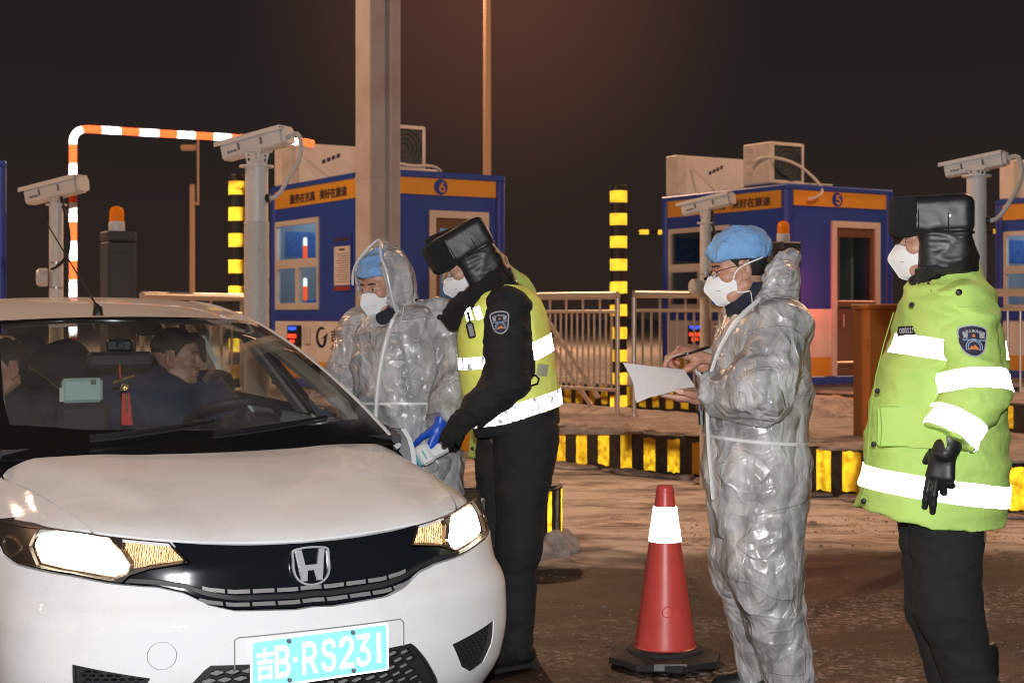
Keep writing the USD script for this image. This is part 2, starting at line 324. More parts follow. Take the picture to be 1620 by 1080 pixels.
        if taubin:
            from scipy.sparse import coo_matrix
            e = np.vstack([q[:, [0, 1]], q[:, [1, 2]], q[:, [2, 3]], q[:, [3, 0]]]); e = np.vstack([e, e[:, ::-1]]); N = len(verts)
            A = coo_matrix((np.ones(len(e)), (e[:, 0], e[:, 1])), (N, N)).tocsr(); dg = np.maximum(np.asarray(A.sum(1)).ravel(), 1)[:, None]
            for _ in range(taubin):
                for w in (.5, -.52): verts = verts + w * (A @ verts / dg - verts)
        return verts, f
def ridge(p, sc, seed=0, aniso=(1, 1, 1), warp=.0):
    """sharp fold lines in [0, 1] (1 on the crest), for crumpled cloth and film"""
    q = np.asarray(p) / np.asarray(aniso) * sc
    if warp: q = q + warp * (np.stack([meshkit.noise(q * .6 + 7.1 * k, seed + 50 + k) for k in range(3)], -1) - .5)
    return 1 - np.abs(2 * meshkit.noise(q, seed) - 1)

# ================================================================ materials
def principled(name, color, rough=.5, noise=None, bump=None, **kw):
    """noise: (scale, amount, second colour) mottles the colour; bump: (scale, strength, distance)"""
    nodes = {'p': ('principled_bsdf', {'base_color': color, 'roughness': rough, **kw}), 'tc': ('texture_coordinate', {})}
    links = []
    if noise:
        nodes['n'] = ('noise_texture', {'scale': noise[0], 'detail': 5., 'roughness': .62}); nodes['mr'] = ('map_range', {'from_min': .38, 'from_max': .68, 'to_min': 0., 'to_max': noise[1], 'clamp': True})
        nodes['mx'] = ('mix_color', {'a': color, 'b': noise[2]})
        links += [('tc.object', 'n.vector'), ('n.fac', 'mr.value'), ('mr.result', 'mx.fac'), ('mx.result', 'p.base_color')]
    if bump:
        nodes['bn'] = ('noise_texture', {'scale': bump[0], 'detail': 4., 'roughness': .6}); nodes['b'] = ('bump', {'strength': bump[1], 'distance': bump[2]})
        links += [('tc.object', 'bn.vector'), ('bn.fac', 'b.height'), ('b.normal', 'p.normal')]
    return M(name, nodes, links, surface='p.BSDF')
def retro(name, color, gain=.5, rough=.33, base=None, noise=None):
    """retroreflective sheeting: glass beads send light back the way it came (mirror lobe about the incoming direction) over a plain diffuse base"""
    nodes = {'g': ('geometry', {}), 'gl': ('glossy_bsdf', {'color': tuple(min(1, c) for c in color), 'roughness': rough, 'distribution': 'ggx'}),
             'd': ('principled_bsdf', {'base_color': base or tuple(.55 * c for c in color), 'roughness': .45}), 'm': ('mix_closure', {'fac': gain})}
    links = [('g.incoming', 'gl.normal'), ('d.BSDF', 'm.closure1'), ('gl.BSDF', 'm.closure2')]
    if noise:
        nodes['tc'] = ('texture_coordinate', {}); nodes['n'] = ('noise_texture', {'scale': noise[0], 'detail': 4.})
        nodes['mr'] = ('map_range', {'from_min': .35, 'from_max': .62, 'to_min': gain * noise[1], 'to_max': gain, 'clamp': True})
        links += [('tc.object', 'n.vector'), ('n.fac', 'mr.value'), ('mr.result', 'm.fac')]
    return M(name, nodes, links, surface='m.closure')
def emit(name, color, strength):
    return M(name, {'e': ('emission', {'color': color, 'strength': strength})}, [], surface='e.emission')
def pane(name, tint=(.9, .95, .95), ior=1.5, gloss=(1, 1, 1)):
    return M(name, {'t': ('transparent_bsdf', {'color': tint}), 'g': ('glossy_bsdf', {'color': gloss, 'roughness': .02}), 'w': ('layer_weight', {}), 'p': ('math', {'math_type': 'power', 'value2': 4.5}), 'r': ('map_range', {'from_min': 0., 'from_max': 1., 'to_min': ((ior - 1) / (ior + 1)) ** 2, 'to_max': .9}), 'm': ('mix_closure', {})},
             [('w.facing', 'p.value1'), ('p.value', 'r.value'), ('r.result', 'm.fac'), ('t.BSDF', 'm.closure1'), ('g.BSDF', 'm.closure2')], surface='m.closure')
m_black = principled('black_plastic', (.012, .012, .013), .45)
m_rubber = principled('black_rubber', (.018, .017, .017), .75, bump=(90, .2, .004))
m_steel = principled('stainless_steel', (.66, .61, .55), .30, metallic=.65)
m_white = principled('white_enamel', (.72, .71, .69), .42, noise=(9, .25, (.5, .46, .42)))
m_grey = principled('grey_enamel', (.16, .16, .165), .5, noise=(12, .3, (.1, .1, .1)))
m_chrome = principled('chrome', (.85, .85, .87), .06, metallic=1.0)
m_dark = principled('dark_interior', (.02, .02, .022), .7)
m_cable_w = principled('white_conduit', (.6, .58, .55), .5)
# ================================================================ ground
def ground_mat():
    nodes = {'g': ('geometry', {}), 'sep': ('separate_xyz', {}),
      'mp': ('mapping', {'mapping_type': 'point', 'scale': (.55, 1.0, 1.0), 'rotation': (0, 0, .35)}),
      'n1': ('noise_texture', {'scale': .55, 'detail': 6., 'roughness': .62, 'distortion': .6}),
      'n2': ('noise_texture', {'scale': 3.2, 'detail': 6., 'roughness': .68, 'distortion': .9}),
      'n3': ('noise_texture', {'scale': 30., 'detail': 6., 'roughness': .7}),
      'ax': ('math', {'math_type': 'multiply', 'value2': -.34}), 'ay': ('math', {'math_type': 'add'}),
      'w': ('map_range', {'from_min': 0., 'from_max': 1., 'to_min': -2.0, 'to_max': 2.0}), 'aw': ('math', {'math_type': 'add'}),
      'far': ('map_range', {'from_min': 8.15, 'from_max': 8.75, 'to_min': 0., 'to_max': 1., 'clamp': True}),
      'st': ('map_range', {'from_min': .47, 'from_max': .63, 'to_min': 0., 'to_max': 1., 'clamp': True}),
      'st2': ('map_range', {'from_min': .50, 'from_max': .60, 'to_min': 0., 'to_max': .8, 'clamp': True}),
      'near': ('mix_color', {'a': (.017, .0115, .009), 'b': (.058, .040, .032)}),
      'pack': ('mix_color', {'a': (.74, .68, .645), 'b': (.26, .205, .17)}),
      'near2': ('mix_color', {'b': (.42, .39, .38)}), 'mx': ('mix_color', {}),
      'sp': ('math', {'math_type': 'multiply'}), 'spk': ('map_range', {'from_min': .50, 'from_max': .60, 'to_min': 0., 'to_max': 1., 'clamp': True}),
      'ro': ('map_range', {'from_min': 0., 'from_max': 1., 'to_min': .42, 'to_max': .85, 'clamp': True}),
      'b1': ('bump', {'strength': .4, 'distance': .018}), 'b2': ('bump', {'strength': .8, 'distance': .014}),
      'p': ('principled_bsdf', {'roughness': .6, 'specular_ior_level': .16})}
    L = [('g.position', 'sep.vector'), ('g.position', 'mp.vector'), ('mp.vector', 'n1.vector'), ('mp.vector', 'n2.vector'), ('g.position', 'n3.vector'),
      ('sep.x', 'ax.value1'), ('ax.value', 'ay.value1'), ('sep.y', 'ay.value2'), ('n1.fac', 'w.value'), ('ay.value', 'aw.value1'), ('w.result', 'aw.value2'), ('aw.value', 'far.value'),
      ('n2.fac', 'st.value'), ('n1.fac', 'st2.value'), ('st.result', 'near.fac'), ('st.result', 'pack.fac'),
      ('n3.fac', 'spk.value'), ('spk.result', 'sp.value1'), ('st2.result', 'sp.value2'), ('near.result', 'near2.a'), ('sp.value', 'near2.fac'),
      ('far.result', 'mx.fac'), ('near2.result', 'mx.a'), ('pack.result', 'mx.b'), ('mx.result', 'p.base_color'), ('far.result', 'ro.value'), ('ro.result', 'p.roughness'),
      ('n2.fac', 'b1.height'), ('n3.fac', 'b2.height'), ('b1.normal', 'b2.normal'), ('b2.normal', 'p.normal')]
    return M('dirty_ice_and_packed_snow', nodes, L, surface='p.BSDF')
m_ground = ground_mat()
def axis(lo, hi, a, b, fine, grow):
    xs = list(np.arange(a, b + fine / 2, fine)); s = fine
    while xs[-1] < hi: s *= grow; xs.append(xs[-1] + s)
    s = fine
    while xs[0] > lo: s *= grow; xs.insert(0, xs[0] - s)
    return np.array(xs)
def make_ground():
    X, Y = np.meshgrid(axis(-400, 400, -6, 8, .045, 1.12), axis(-60, 600, 3.5, 15, .045, 1.10), indexing='ij')
    p = np.stack([X, Y, 0 * X], -1)
    near = np.exp(-np.maximum(0, np.abs(X) - 8) / 10) * np.exp(-np.maximum(0, Y - 18) / 10)
    z = (.016 * (meshkit.fbm(p * [.9, 1.6, 1], 3, 3) - .5) + .004 * (meshkit.noise(p * [7, 9, 1], 9) - .5) + .006 * np.maximum(0, meshkit.noise(p * [3, 4.5, 1], 5) - .62)) * near - .012
    v = np.stack([X, Y, z], -1).reshape(-1, 3); n, m = X.shape
    i, j = np.meshgrid(np.arange(n - 1), np.arange(m - 1), indexing='ij'); k = i * m + j
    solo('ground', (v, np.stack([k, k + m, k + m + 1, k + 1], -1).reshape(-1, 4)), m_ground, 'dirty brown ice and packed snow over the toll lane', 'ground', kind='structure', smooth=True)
make_ground()

# ================================================================ islands with striped kerbs
m_conc = principled('island_snowy_concrete', (.30, .25, .22), .85, noise=(2.2, 1., (.50, .45, .42)), bump=(14, .6, .02))
m_kerb_black = principled('kerb_black_paint', (.016, .015, .015), .55, noise=(22, .55, (.09, .075, .062)), bump=(40, .25, .006))
m_kerb_yellow = retro('yellow_reflective_kerb_film', (1.0, .60, .02), .30, .30, base=(.55, .27, .01), noise=(16, .30))
m_yellow = retro('yellow_reflective_band', (1.0, .60, .035), .62, .28, base=(.6, .36, .01), noise=(9, .6))
m_snow = principled('grey_snow_crust', (.52, .47, .44), .9, noise=(11, 1., (.27, .21, .17)), bump=(30, .8, .015))
def offset_line(pts, d):
    p = np.asarray(pts, float); t = np.gradient(p, axis=0); t /= np.linalg.norm(t, axis=1, keepdims=True)
    return p + d * np.stack([t[:, 1], -t[:, 0]], 1)
def resample(pts, step):
    p = np.asarray(pts, float); s = np.r_[0, np.cumsum(np.linalg.norm(np.diff(p, axis=0), axis=1))]
    u = np.arange(0, s[-1], step); return np.stack([np.interp(u, s, p[:, k]) for k in range(2)], 1)
def island(line, depth, H, label, seed, yw=.145, bw=.135, group=None):
    """line: kerb's foot from right to left as seen; the island lies on its far side"""
    line = np.asarray(line, float); rng = np.random.default_rng(seed)
    t = thing('traffic_island', label, 'traffic island', (*line.mean(0), 0), group)
    fine = resample(line, .035); back = offset_line(fine, depth)
    poly = sg.Polygon(np.vstack([fine + (back - fine) * .012, back[::-1]])).buffer(0)
    def top(p):
        q = np.c_[p, 0 * p[:, 0]]
        return np.c_[p, H - .004 + .05 * (meshkit.fbm(q * 1.4, 3, seed) - .5) + .03 * (meshkit.noise(q * 6, seed + 3) - .5)]
    part(t, 'island_top', patch(poly, top, .11, H, (0, 0, -1.)), m_conc, smooth=50)
    # kerb: one dark stone run, then every painted stripe on it
    a = fine; n = offset_line(fine, 1) - fine
    def strip(i0, i1, out, z0, z1):
        q = a[i0:i1 + 1] - n[i0:i1 + 1] * out; r = a[i0:i1 + 1] + n[i0:i1 + 1] * .12; m = len(q)
        jz = .012 * (meshkit.noise(np.c_[q * 9, 0 * q[:, 0]], seed + 8) - .5)
        v = np.vstack([np.c_[q, np.full(m, z0)], np.c_[q, z1 - .02 + jz], np.c_[q * .8 + r * .2, z1 + jz], np.c_[r, z1 + jz]])
        k = np.arange(m - 1); f = np.vstack([np.c_[k + s * m, k + 1 + s * m, k + 1 + (s + 1) * m, k + (s + 1) * m] for s in range(3)])
        f = np.vstack([f, [[0, m, 2 * m, 3 * m], [m - 1, 4 * m - 1, 3 * m - 1, 2 * m - 1]]])
        return v, f[:, ::-1]
    part(t, 'kerb_stone', strip(0, len(a) - 1, 0, -.06, H), m_kerb_black, smooth=40)
    s = 0.0; L = len(a) * .035; i = 0
    while s < L - .4:
        i0, i1 = int(s / .035), int((s + yw * rng.uniform(.93, 1.05)) / .035)
        lo, hi = .02 + rng.uniform(0, .02), H - .012 - rng.uniform(0, .05) * (rng.random() < .6)
        qq = a[i0:i1 + 1] - n[i0:i1 + 1] * .004; m = len(qq); zz = np.linspace(lo, hi, 7)
        v = np.array([[*qq[j], z] for z in zz for j in range(m)])
        jag = rng.uniform(-.012, .006, m); v[-m:, 2] += jag; v[:m, 2] += rng.uniform(-.01, .01, m)
        f = np.array([[r * m + j, r * m + j + 1, (r + 1) * m + j + 1, (r + 1) * m + j] for r in range(6) for j in range(m - 1)])
        part(t, 'yellow_stripe', (v, f[:, ::-1]), m_kerb_yellow, smooth=True)
        s += yw + bw * rng.uniform(.94, 1.06); i += 1
    return t
def gp(px, py): return G(px, py)[:2]
K_NEAR = [gp(1740, 826), gp(1600, 810), gp(1300, 780), gp(1110, 757), gp(870, 733), (-.75, 15.7), (-2.2, 17.55), (-4.2, 20.4), (-6, 23)]
K_FAR = [gp(1780, 700), gp(1610, 684), gp(1340, 664), (2.3, 22.6), (-.2, 25.6)]
K_LEFT = [(-3.9, 11.6), (-6.6, 15.2), (-9.6, 19.4)]
island(K_NEAR, 2.5, .365, 'near concrete island with yellow and black striped kerb behind the traffic cone', 11, group='toll islands')
island(K_FAR, 2.6, .345, 'far striped kerb island under the booth numbered 5', 12, group='toll islands')
island(K_LEFT, 2.4, .345, 'striped island behind the white car at the left', 13, group='toll islands')
def lump(c, r, h, seed):
    m = trimesh.creation.icosphere(subdivisions=3, radius=1.0); v = np.array(m.vertices)
    v = v * (1 + .55 * (meshkit.fbm(v * 1.9 + seed * 3.3, 3, seed) - .5))[:, None]
    v[:, 2] = np.maximum(v[:, 2], -.3)
    return v * [r[0], r[1], h] + np.asarray(c, float), np.array(m.faces)
def snow_bits():
    rng = np.random.default_rng(5); near, crust = [], []
    line = resample(K_NEAR[:6], .16)
    for q in line:
        if rng.random() < .8:
            w = rng.uniform(.03, .13); near.append(lump((q[0] + rng.uniform(-.1, .02), q[1] - rng.uniform(0, .06), .0), (w * rng.uniform(1, 2), w, 1), rng.uniform(.012, .04), int(rng.integers(1e6))))
        if rng.random() < .5:
            w = rng.uniform(.06, .2); crust.append(lump((q[0] + .09 + rng.uniform(0, .2), q[1] + .12, .365), (w * 1.5, w, 1), rng.uniform(.015, .05), int(rng.integers(1e6))))
    for px, py in ((938, 662), (955, 668), (905, 660), (972, 676)):
        w = P(px, py, 13.6); crust.append(lump((w[0] + .05, w[1] + .05, .36), (.22, .13, 1), .05, px))
    solo('kerb_snow', near + crust, m_snow, 'crusts of grey snow along the near striped kerb', 'snow', kind='stuff', smooth=50)
    hp = [lump((*gp(1292, 672), 0.02), (.95, .5, 1), .34, 3), lump((*gp(1345, 678), 0.), (.5, .35, 1), .14, 8)]
    solo('snow_heap', hp, m_snow, 'ploughed heap of dirty snow against the far striped kerb', 'snow', smooth=50)
snow_bits()
def crumbs():
    rng = np.random.default_rng(17); n = 3600; X = rng.uniform(-2.2, 4.2, n * 3); Y = rng.uniform(5.4, 10.5, n * 3)
    m = meshkit.fbm(np.c_[X * 1.3, Y * 2.2, 0 * X], 3, 77); k = np.nonzero(m + rng.normal(0, .06, n * 3) > .54)[0][:n]
    ico = trimesh.creation.icosphere(subdivisions=0); iv, f0 = np.array(ico.vertices), np.array(ico.faces); ms = []
    sz = rng.lognormal(-5.65, .45, len(k)); jit = rng.uniform(.55, 1.35, (len(k), 12, 3))
    v = iv[None] * jit * sz[:, None, None] * [1.3, 1.0, .6] + np.stack([X[k], Y[k], .006 + 0 * X[k]], 1)[:, None]
    f = f0[None] + (np.arange(len(k)) * 12)[:, None, None]
    solo('ice_crumbs', (v.reshape(-1, 3), f.reshape(-1, 3)), m_crumb, 'small crumbs of ice and snow scattered on the dark road', 'ice', kind='stuff', smooth=False)
m_crumb = principled('ice_crumb', (.30, .27, .255), .6, noise=(3, 1., (.10, .075, .06)))
crumbs()

# ================================================================ toll booths
m_blue = principled('booth_blue_enamel', (.026, .072, .40), .38, noise=(2.2, .5, (.04, .078, .32)))
m_bluetrim = principled('booth_blue_trim', (.030, .060, .38), .35)
m_orange = principled('booth_orange_band', (.68, .33, .035), .5, noise=(4, .3, (.55, .27, .05)))
m_panel = principled('booth_white_panel', (.76, .71, .66), .45, noise=(3, .4, (.5, .45, .4)))
m_alu = principled('window_aluminium', (.62, .58, .53), .38, noise=(14, .4, (.45, .41, .37)))
m_doorp = principled('brushed_door_panel', (.30, .17, .12), .3, metallic=.5, bump=(40, .15, .003))
m_ink = principled('dark_blue_lettering', (.012, .016, .06), .5)
m_brown_ink = principled('brown_lettering', (.06, .035, .05), .6)
m_paper = principled('notice_paper', (.70, .66, .62), .7, noise=(30, .4, (.5, .45, .42)))
m_pane = pane('window_pane', (.80, .88, .88), 1.45)
m_int = principled('booth_interior', (.30, .32, .34), .7)
m_lamp_in = emit('booth_ceiling_lamp', (.66, .78, 1.0), 7.0)
m_scr_blue = emit('blue_screen', (.05, .14, .60), .55)
m_led_blue = emit('blue_led', (.04, .10, 1.0), 2.4)
m_led_red = emit('red_led', (1.0, .05, .02), 3.0)
m_reflection_red = emit('glowing_reflection_red', (1.0, .10, .03), 1.6)
m_reflection_white = emit('glowing_reflection_white', (1.0, .97, .85), 1.8)
m_notice = principled('blue_wall_notice', (.03, .10, .34), .5, noise=(14, .8, (.12, .22, .42)))
m_snowroof = principled('roof_felt', (.2, .18, .17), .9)
GLY = {}
def glyph(ch):
    if ch not in GLY:
        ps = []
        for g in GLYPHS[ch].split('/'):
            rings = [[tuple(map(float, q.split(','))) for q in r.split(' ')] for r in g.split('|')]
            ps.append(sg.Polygon(rings[0], rings[1:]).buffer(0))
        GLY[ch] = sa.scale(unary_union(ps), 1 / 120, 1 / 120, origin=(0, 0))
    return GLY[ch]
def lettering(text, height, width, fr, depth=.006):
    """Chinese text: em height and advance width, laid by fr"""
    ms, x = [], 0
    for ch in text:
        if ch != ' ':
            g = sa.scale(glyph(ch), width, height, origin=(0, 0)); ms.append(extrude(sa.translate(g, x, 0), depth, fr))
        x += width * (1 if ch != ' ' else .6)
    return cat(ms)
def latin(text, height, fr, depth=.006, bold=True, sx=1.0, skew=0.):
    m = meshkit.text_mesh(text, height, depth, bold); v = np.array(m.vertices)
    v[:, 0] = v[:, 0] * sx + skew * v[:, 1]
    return fr(v), np.array(m.faces)
CB, SB = math.cos(math.radians(32)), math.sin(math.radians(32))
BX, AY = V3(CB, SB, 0), V3(-SB, CB, 0)          # across the lane, along the lane (away)
BZ0, BZ1 = .44, 3.22
def booth(ox, oy, label, number, BW=2.0, BL=2.76):
    O = V3(ox, oy, 0); where = {'6': 'booth numbered 6', '5': 'booth numbered 5', '4': 'rightmost booth', '7': 'leftmost booth'}[number]; t = thing('toll_booth', label, 'toll booth', O, 'toll booths')
    fr = lambda v: O + np.asarray(v)[:, :1] * BX + np.asarray(v)[:, 1:2] * AY + np.asarray(v)[:, 2:3] * V3(0, 0, 1)
    b = lambda x0, x1, y0, y1, z0, z1, bev=0.0: bb(V3(x0, y0, z0), V3(x1, y1, z1), bev, fr)
    T = .06
    # plinth, roof, corner posts
    part(t, 'plinth', b(.03, BW - .03, .03, BL - .03, .30, BZ0 + .01), m_conc)
    part(t, 'base_rail', [b(-.015, BW + .015, -.015, .05, BZ0, BZ0 + .12, .01), b(-.015, .05, .05, BL + .015, BZ0, BZ0 + .12, .01), b(BW - .05, BW + .015, .05, BL + .015, BZ0, BZ0 + .12), b(.05, BW - .05, BL - .05, BL + .015, BZ0, BZ0 + .12)], m_blue)
    part(t, 'roof', [b(-.03, BW + .03, -.03, BL + .03, BZ1 - .075, BZ1, .015), b(.03, BW - .03, .03, BL - .03, BZ1 + .001, BZ1 + .012)], m_blue)
    for x, y in ((0, 0), (BW, 0), (0, BL), (BW, BL)):
        c = fr(np.array([[x + (.035 if x == 0 else -.035), y + (.035 if y == 0 else -.035), 0]]))[0]
        part(t, 'corner_post', lathe([(0, BZ0 + .1), (.075, BZ0 + .1), (.075, BZ1 - .076), (0, BZ1 - .076)], (c[0], c[1], 0), 20), m_bluetrim)
    # lane side (x = 0): window over blue band over white and orange panels
    w0, w1, wz0, wz1, wm = BL - 1.57, BL - .13, 1.49, 2.72, 2.13
    e = .11
    L = []
    L.append(b(0, T, e, w0, 1.42, 2.90)); L.append(b(0, T, w1, BL - e, 1.42, 2.90)); L.append(b(0, T, w0, w1, wz1, 2.90)); L.append(b(0, T, w0, w1, 1.42, wz0))
    L.append(b(0, T, e, BL - e, 3.145, BZ1 - .076))
    part(t, 'lane_wall', L, m_blue)
    part(t, 'sill_rail', b(-.02, T, e, BL - e, 1.335, 1.42, .006), m_bluetrim)
    part(t, 'white_panel', b(-.005, T, e, BL - e, .79, 1.335), m_panel)
    part(t, 'orange_panel', b(-.006, T, e, BL - e, BZ0 + .12, .79), m_orange)
    part(t, 'name_band', b(-.012, T, e, BL - e, 2.90, 3.145), m_orange)
    F = [b(-.02, .04, w0, w1, wz1 - .07, wz1), b(-.02, .04, w0, w1, wz0, wz0 + .09), b(-.02, .04, w0, w0 + .05, wz0 + .09, wz1 - .07), b(-.02, .04, w1 - .06, w1, wz0 + .09, wz1 - .07), b(-.02, .04, w0 + .05, w1 - .06, wm - .07, wm + .05),
         b(-.022, .04, (w0 + w1) / 2 - .08, (w0 + w1) / 2 + .02, wz0 + .09, wm - .07)]
    wf = part(t, 'window_frame', F, m_alu)
    for y0, y1, z0, z1 in ((w0 + .05, w1 - .06, wm + .05, wz1 - .07), (w0 + .05, (w0 + w1) / 2 - .08, wz0 + .09, wm - .07), ((w0 + w1) / 2 + .02, w1 - .06, wz0 + .09, wm - .07)):
        part(wf, 'pane', b(.008, .014, y0, y1, z0, z1), m_pane)
    xl = lambda y0, z0, out=.013: frame(fr(np.array([[-out, y0, z0]]))[0], -AY, V3(0, 0, 1))
    part(t, 'lane_lettering', lettering('服务在吉高', .135, .166, xl(BL - .64, 2.957, .0125)), m_brown_ink); part(t, 'lane_lettering', lettering('美好在旅途', .135, .166, xl(BL - 1.61, 2.957, .0125)), m_brown_ink)
    # notice board right of the window
    nb = part(t, 'notice_board', b(-.018, 0, .62, 1.17, 1.72, 2.46), m_bluetrim)
    part(nb, 'notice_paper', b(-.021, -.0185, .66, 1.13, 1.80, 2.30), m_paper)
    part(nb, 'notice_foot', b(-.021, -.0185, .66, 1.13, 1.73, 1.785), m_wand_dim)
    lines = [b(-.0225, -.0212, .70, 1.09 - .1 * ((k * 7) % 3) / 2, 2.20 - .030 * k, 2.207 - .030 * k) for k in range(13)]
    lines.append(b(-.0225, -.0212, .81, .98, 2.245, 2.272)); lines.append(b(-.0205, -.0186, .68, 1.12, 2.37, 2.41))
    part(nb, 'notice_print', lines, m_brown_ink)
    # lane display with blue and red rows, card slot, company mark
    dp = part(t, 'lane_display', b(-.07, -.005, BL - 1.02, BL - .66, .985, 1.275, .008), m_black)
    rng = np.random.default_rng(7)
    def ledrow(z, h, y0, y1, n):
        ms = []
        for i in range(n):
            c = y0 + (y1 - y0) * (i + .5) / n; w = (y1 - y0) / n * .40
            for (dy, dz, ly, lz) in ((0, .42, 1, .16), (0, -.42, 1, .16), (-.8, 0, .22, .8), (.8, 0, .22, .8), (0, 0, .8, .16)):
                if rng.random() < .88: ms.append(b(-.0735, -.0702, c + dy * w - ly * w, c + dy * w + ly * w, z + dz * h - lz * h / 2, z + dz * h + lz * h / 2))
        return ms
    part(dp, 'blue_row', ledrow(1.232, .048, BL - .97, BL - .71, 4), m_led_blue); part(dp, 'red_row', ledrow(1.13, .05, BL - .98, BL - .70, 4), m_led_red); part(dp, 'red_row', ledrow(1.055, .05, BL - .92, BL - .76, 2), m_led_red)
    part(t, 'card_slot', b(-.04, -.005, BL - 1.32, BL - 1.12, 1.02, 1.26, .01), m_alu)
    o = fr(np.array([[-.0056, BL - 1.65, 1.12]]))[0]; fl = frame(o, -AY, V3(0, 0, 1))
    ring = sg.Point(0, 0).buffer(.135, 32).difference(sa.translate(sg.Point(0, 0).buffer(.098, 32), .02, .004)).difference(sg.box(.02, -.02, .3, .10))
    arrow = sg.Polygon([(.0, -.02), (.16, .06), (.10, -.10), (.045, -.09), (.07, -.01)])
    part(t, 'company_mark', extrude(sa.scale(unary_union([ring, arrow]), 1.25, 1.05, origin=(0, 0)), .003, fl), m_ink)
    part(t, 'company_name', [lettering('吉高', .165, .25, xl(BL - 1.93, 1.085, .0056), .003), latin('JIGAO', .062, xl(BL - 1.92, .965, .0056), .003, True, 1.9)], m_brown_ink)
    # door side (y = 0)
    d0, d1, dz1 = .41 * BW, .88 * BW, 2.74
    W = [b(e, d0, 0, T, 1.50, 2.935), b(d1, BW - e, 0, T, BZ0 + .12, 2.935), b(d0, d1, 0, T, dz1, 2.935), b(e, BW - e, 0, T, 3.145, BZ1 - .076)]
    part(t, 'door_wall', W, m_blue)
    part(t, 'white_panel', b(e, d0, -.004, T, .83, 1.50), m_panel); part(t, 'orange_panel', b(e, d0, -.005, T, BZ0 + .12, .83), m_orange)
    part(t, 'number_band', b(e, BW - e, -.012, T, 2.935, 3.145), m_orange)
    fd = lambda x, z, out: frame(fr(np.array([[x, -out, z]]))[0], BX, V3(0, 0, 1))
    part(t, 'number_disc', extrude(sg.Point(0, 0).buffer(.098, 32), .004, fd(.93, 3.04, .0122)), m_bluetrim)
    part(t, 'booth_number', latin(number, .125, fd(.93 - .043, 2.977, .0164), .003, True), m_orange)
    D = [b(d0, d1, -.03, .05, dz1 - .09, dz1), b(d0, d0 + .09, -.03, .05, BZ0 + .12, dz1 - .09), b(d1 - .09, d1, -.03, .05, BZ0 + .12, dz1 - .09)]
    part(t, 'door_frame', D, m_alu)
    dr = part(t, 'door', [b(d0 + .09, d1 - .09, 0, .045, BZ0 + .13, 1.50), b(d0 + .09, d1 - .09, 0, .045, 2.52, dz1 - .09), b(d0 + .09, d0 + .16, 0, .045, 1.5, 2.52), b(d1 - .16, d1 - .09, 0, .045, 1.5, 2.52), b(d0 + .09, d1 - .09, -.03, 0, 1.53, 1.62, .01), b(d0 + .09, d1 - .09, -.03, 0, .70, .76, .01)], m_doorp)
    part(dr, 'door_pane', b(d0 + .16, d1 - .16, .015, .022, 1.5, 2.52), m_pane)
    part(dr, 'handle', tube([fr(np.array([[d0 + .2, -.05, z]]))[0] for z in (1.25, 1.42)], .012, 8), m_steel)
    # hidden walls, floor, inside
    part(t, 'back_wall', [b(BW - T, BW, e, BL - e, BZ0 + .12, BZ1 - .076), b(e, BW - e, BL - T, BL, BZ0 + .12, BZ1 - .076)], m_blue)
    part(t, 'inner_wall', [b(T + .005, BW - T - .005, BL - T - .02, BL - T - .004, BZ0 + .12, 3.10), b(BW - T - .02, BW - T - .004, T + .01, BL - T - .03, BZ0 + .12, 3.10)], m_int)
    part(t, 'wall_notice', b(.16, .62, BL - T - .028, BL - T - .021, 2.24, 2.60), m_notice)
    part(t, 'floor', b(T, BW - T, T, BL - T, BZ0 + .02, BZ0 + .06), m_int)
    part(t, 'desk', [b(.1, .62, BL - 1.5, BL - .15, 1.24, 1.29), b(.1, .16, BL - 1.45, BL - .2, BZ0 + .06, 1.24), b(1.5, 1.55, .3, BL - .1, BZ0 + .06, 3.0)], m_int)
    part(t, 'ceiling_lamp', b(.35, .95, .9, BL - .3, 3.06, 3.10), m_lamp_in if number in '64' else m_int)
    mo = part(t, 'monitor', [b(.70, 1.15, BL - .30, BL - .26, 2.0, 2.42, .008), b(.90, .96, BL - .26, BL - .22, 1.29, 2.05)], m_black)
    part(mo, 'screen', b(.73, 1.12, BL - .309, BL - .302, 2.03, 2.39), m_scr_blue)
    for z in (1.62, 2.18):  # glowing shapes standing in for a traffic cone mirrored in the panes
        wd = part(t, 'glowing_cone_reflection', lathe([(0, 0), (.03, 0), (.032, .19), (0, .19)], fr(np.array([[.16, BL - .76, z]]))[0], 14), m_reflection_red)
        part(wd, 'cone_reflection_tip', lathe([(0, .191), (.03, .191), (.026, .30), (0, .31)], fr(np.array([[.16, BL - .76, z]]))[0], 14), m_reflection_white)
    part(t, 'card_reader', b(.12, .3, BL - 1.05, BL - .90, 1.40, 1.62, .01), m_scr_blue)
    # on the roof
    if number == '7': return
    s = thing('roof_sign_box', {'6': 'long white sign box on a booth roof, half hidden by the steel column', '5': 'long white sign box with slanted print on the roof above the man writing', '4': 'white roof box cut off by the right edge of the picture'}[number], 'sign panel', fr(np.array([[BW / 2, BL, BZ1]]))[0], 'roof sign panels')
    part(s, 'panel', b(.02, 1.75, BL - .32, BL - .02, BZ1 + .014, 3.84, .01), m_panel)
    part(s, 'end_trim', b(0, .16, BL - .34, BL - .325, BZ1 + .03, 3.82), m_alu)
    part(s, 'print', [extrude(sg.box(0, 0, .055, .055), .002, frame(fr(np.array([[.62 + .075 * k, BL - .323, 3.56 + .032 * k]]))[0], BX + V3(0, 0, .4), V3(0, 0, 1))) for k in range(4)], m_ink)
    part(s, 'brace', tube([fr(np.array([[.26, BL - .36, 3.66]]))[0], fr(np.array([[.45, BL - .75, BZ1 + .02]]))[0]], .014, 6), m_alu)
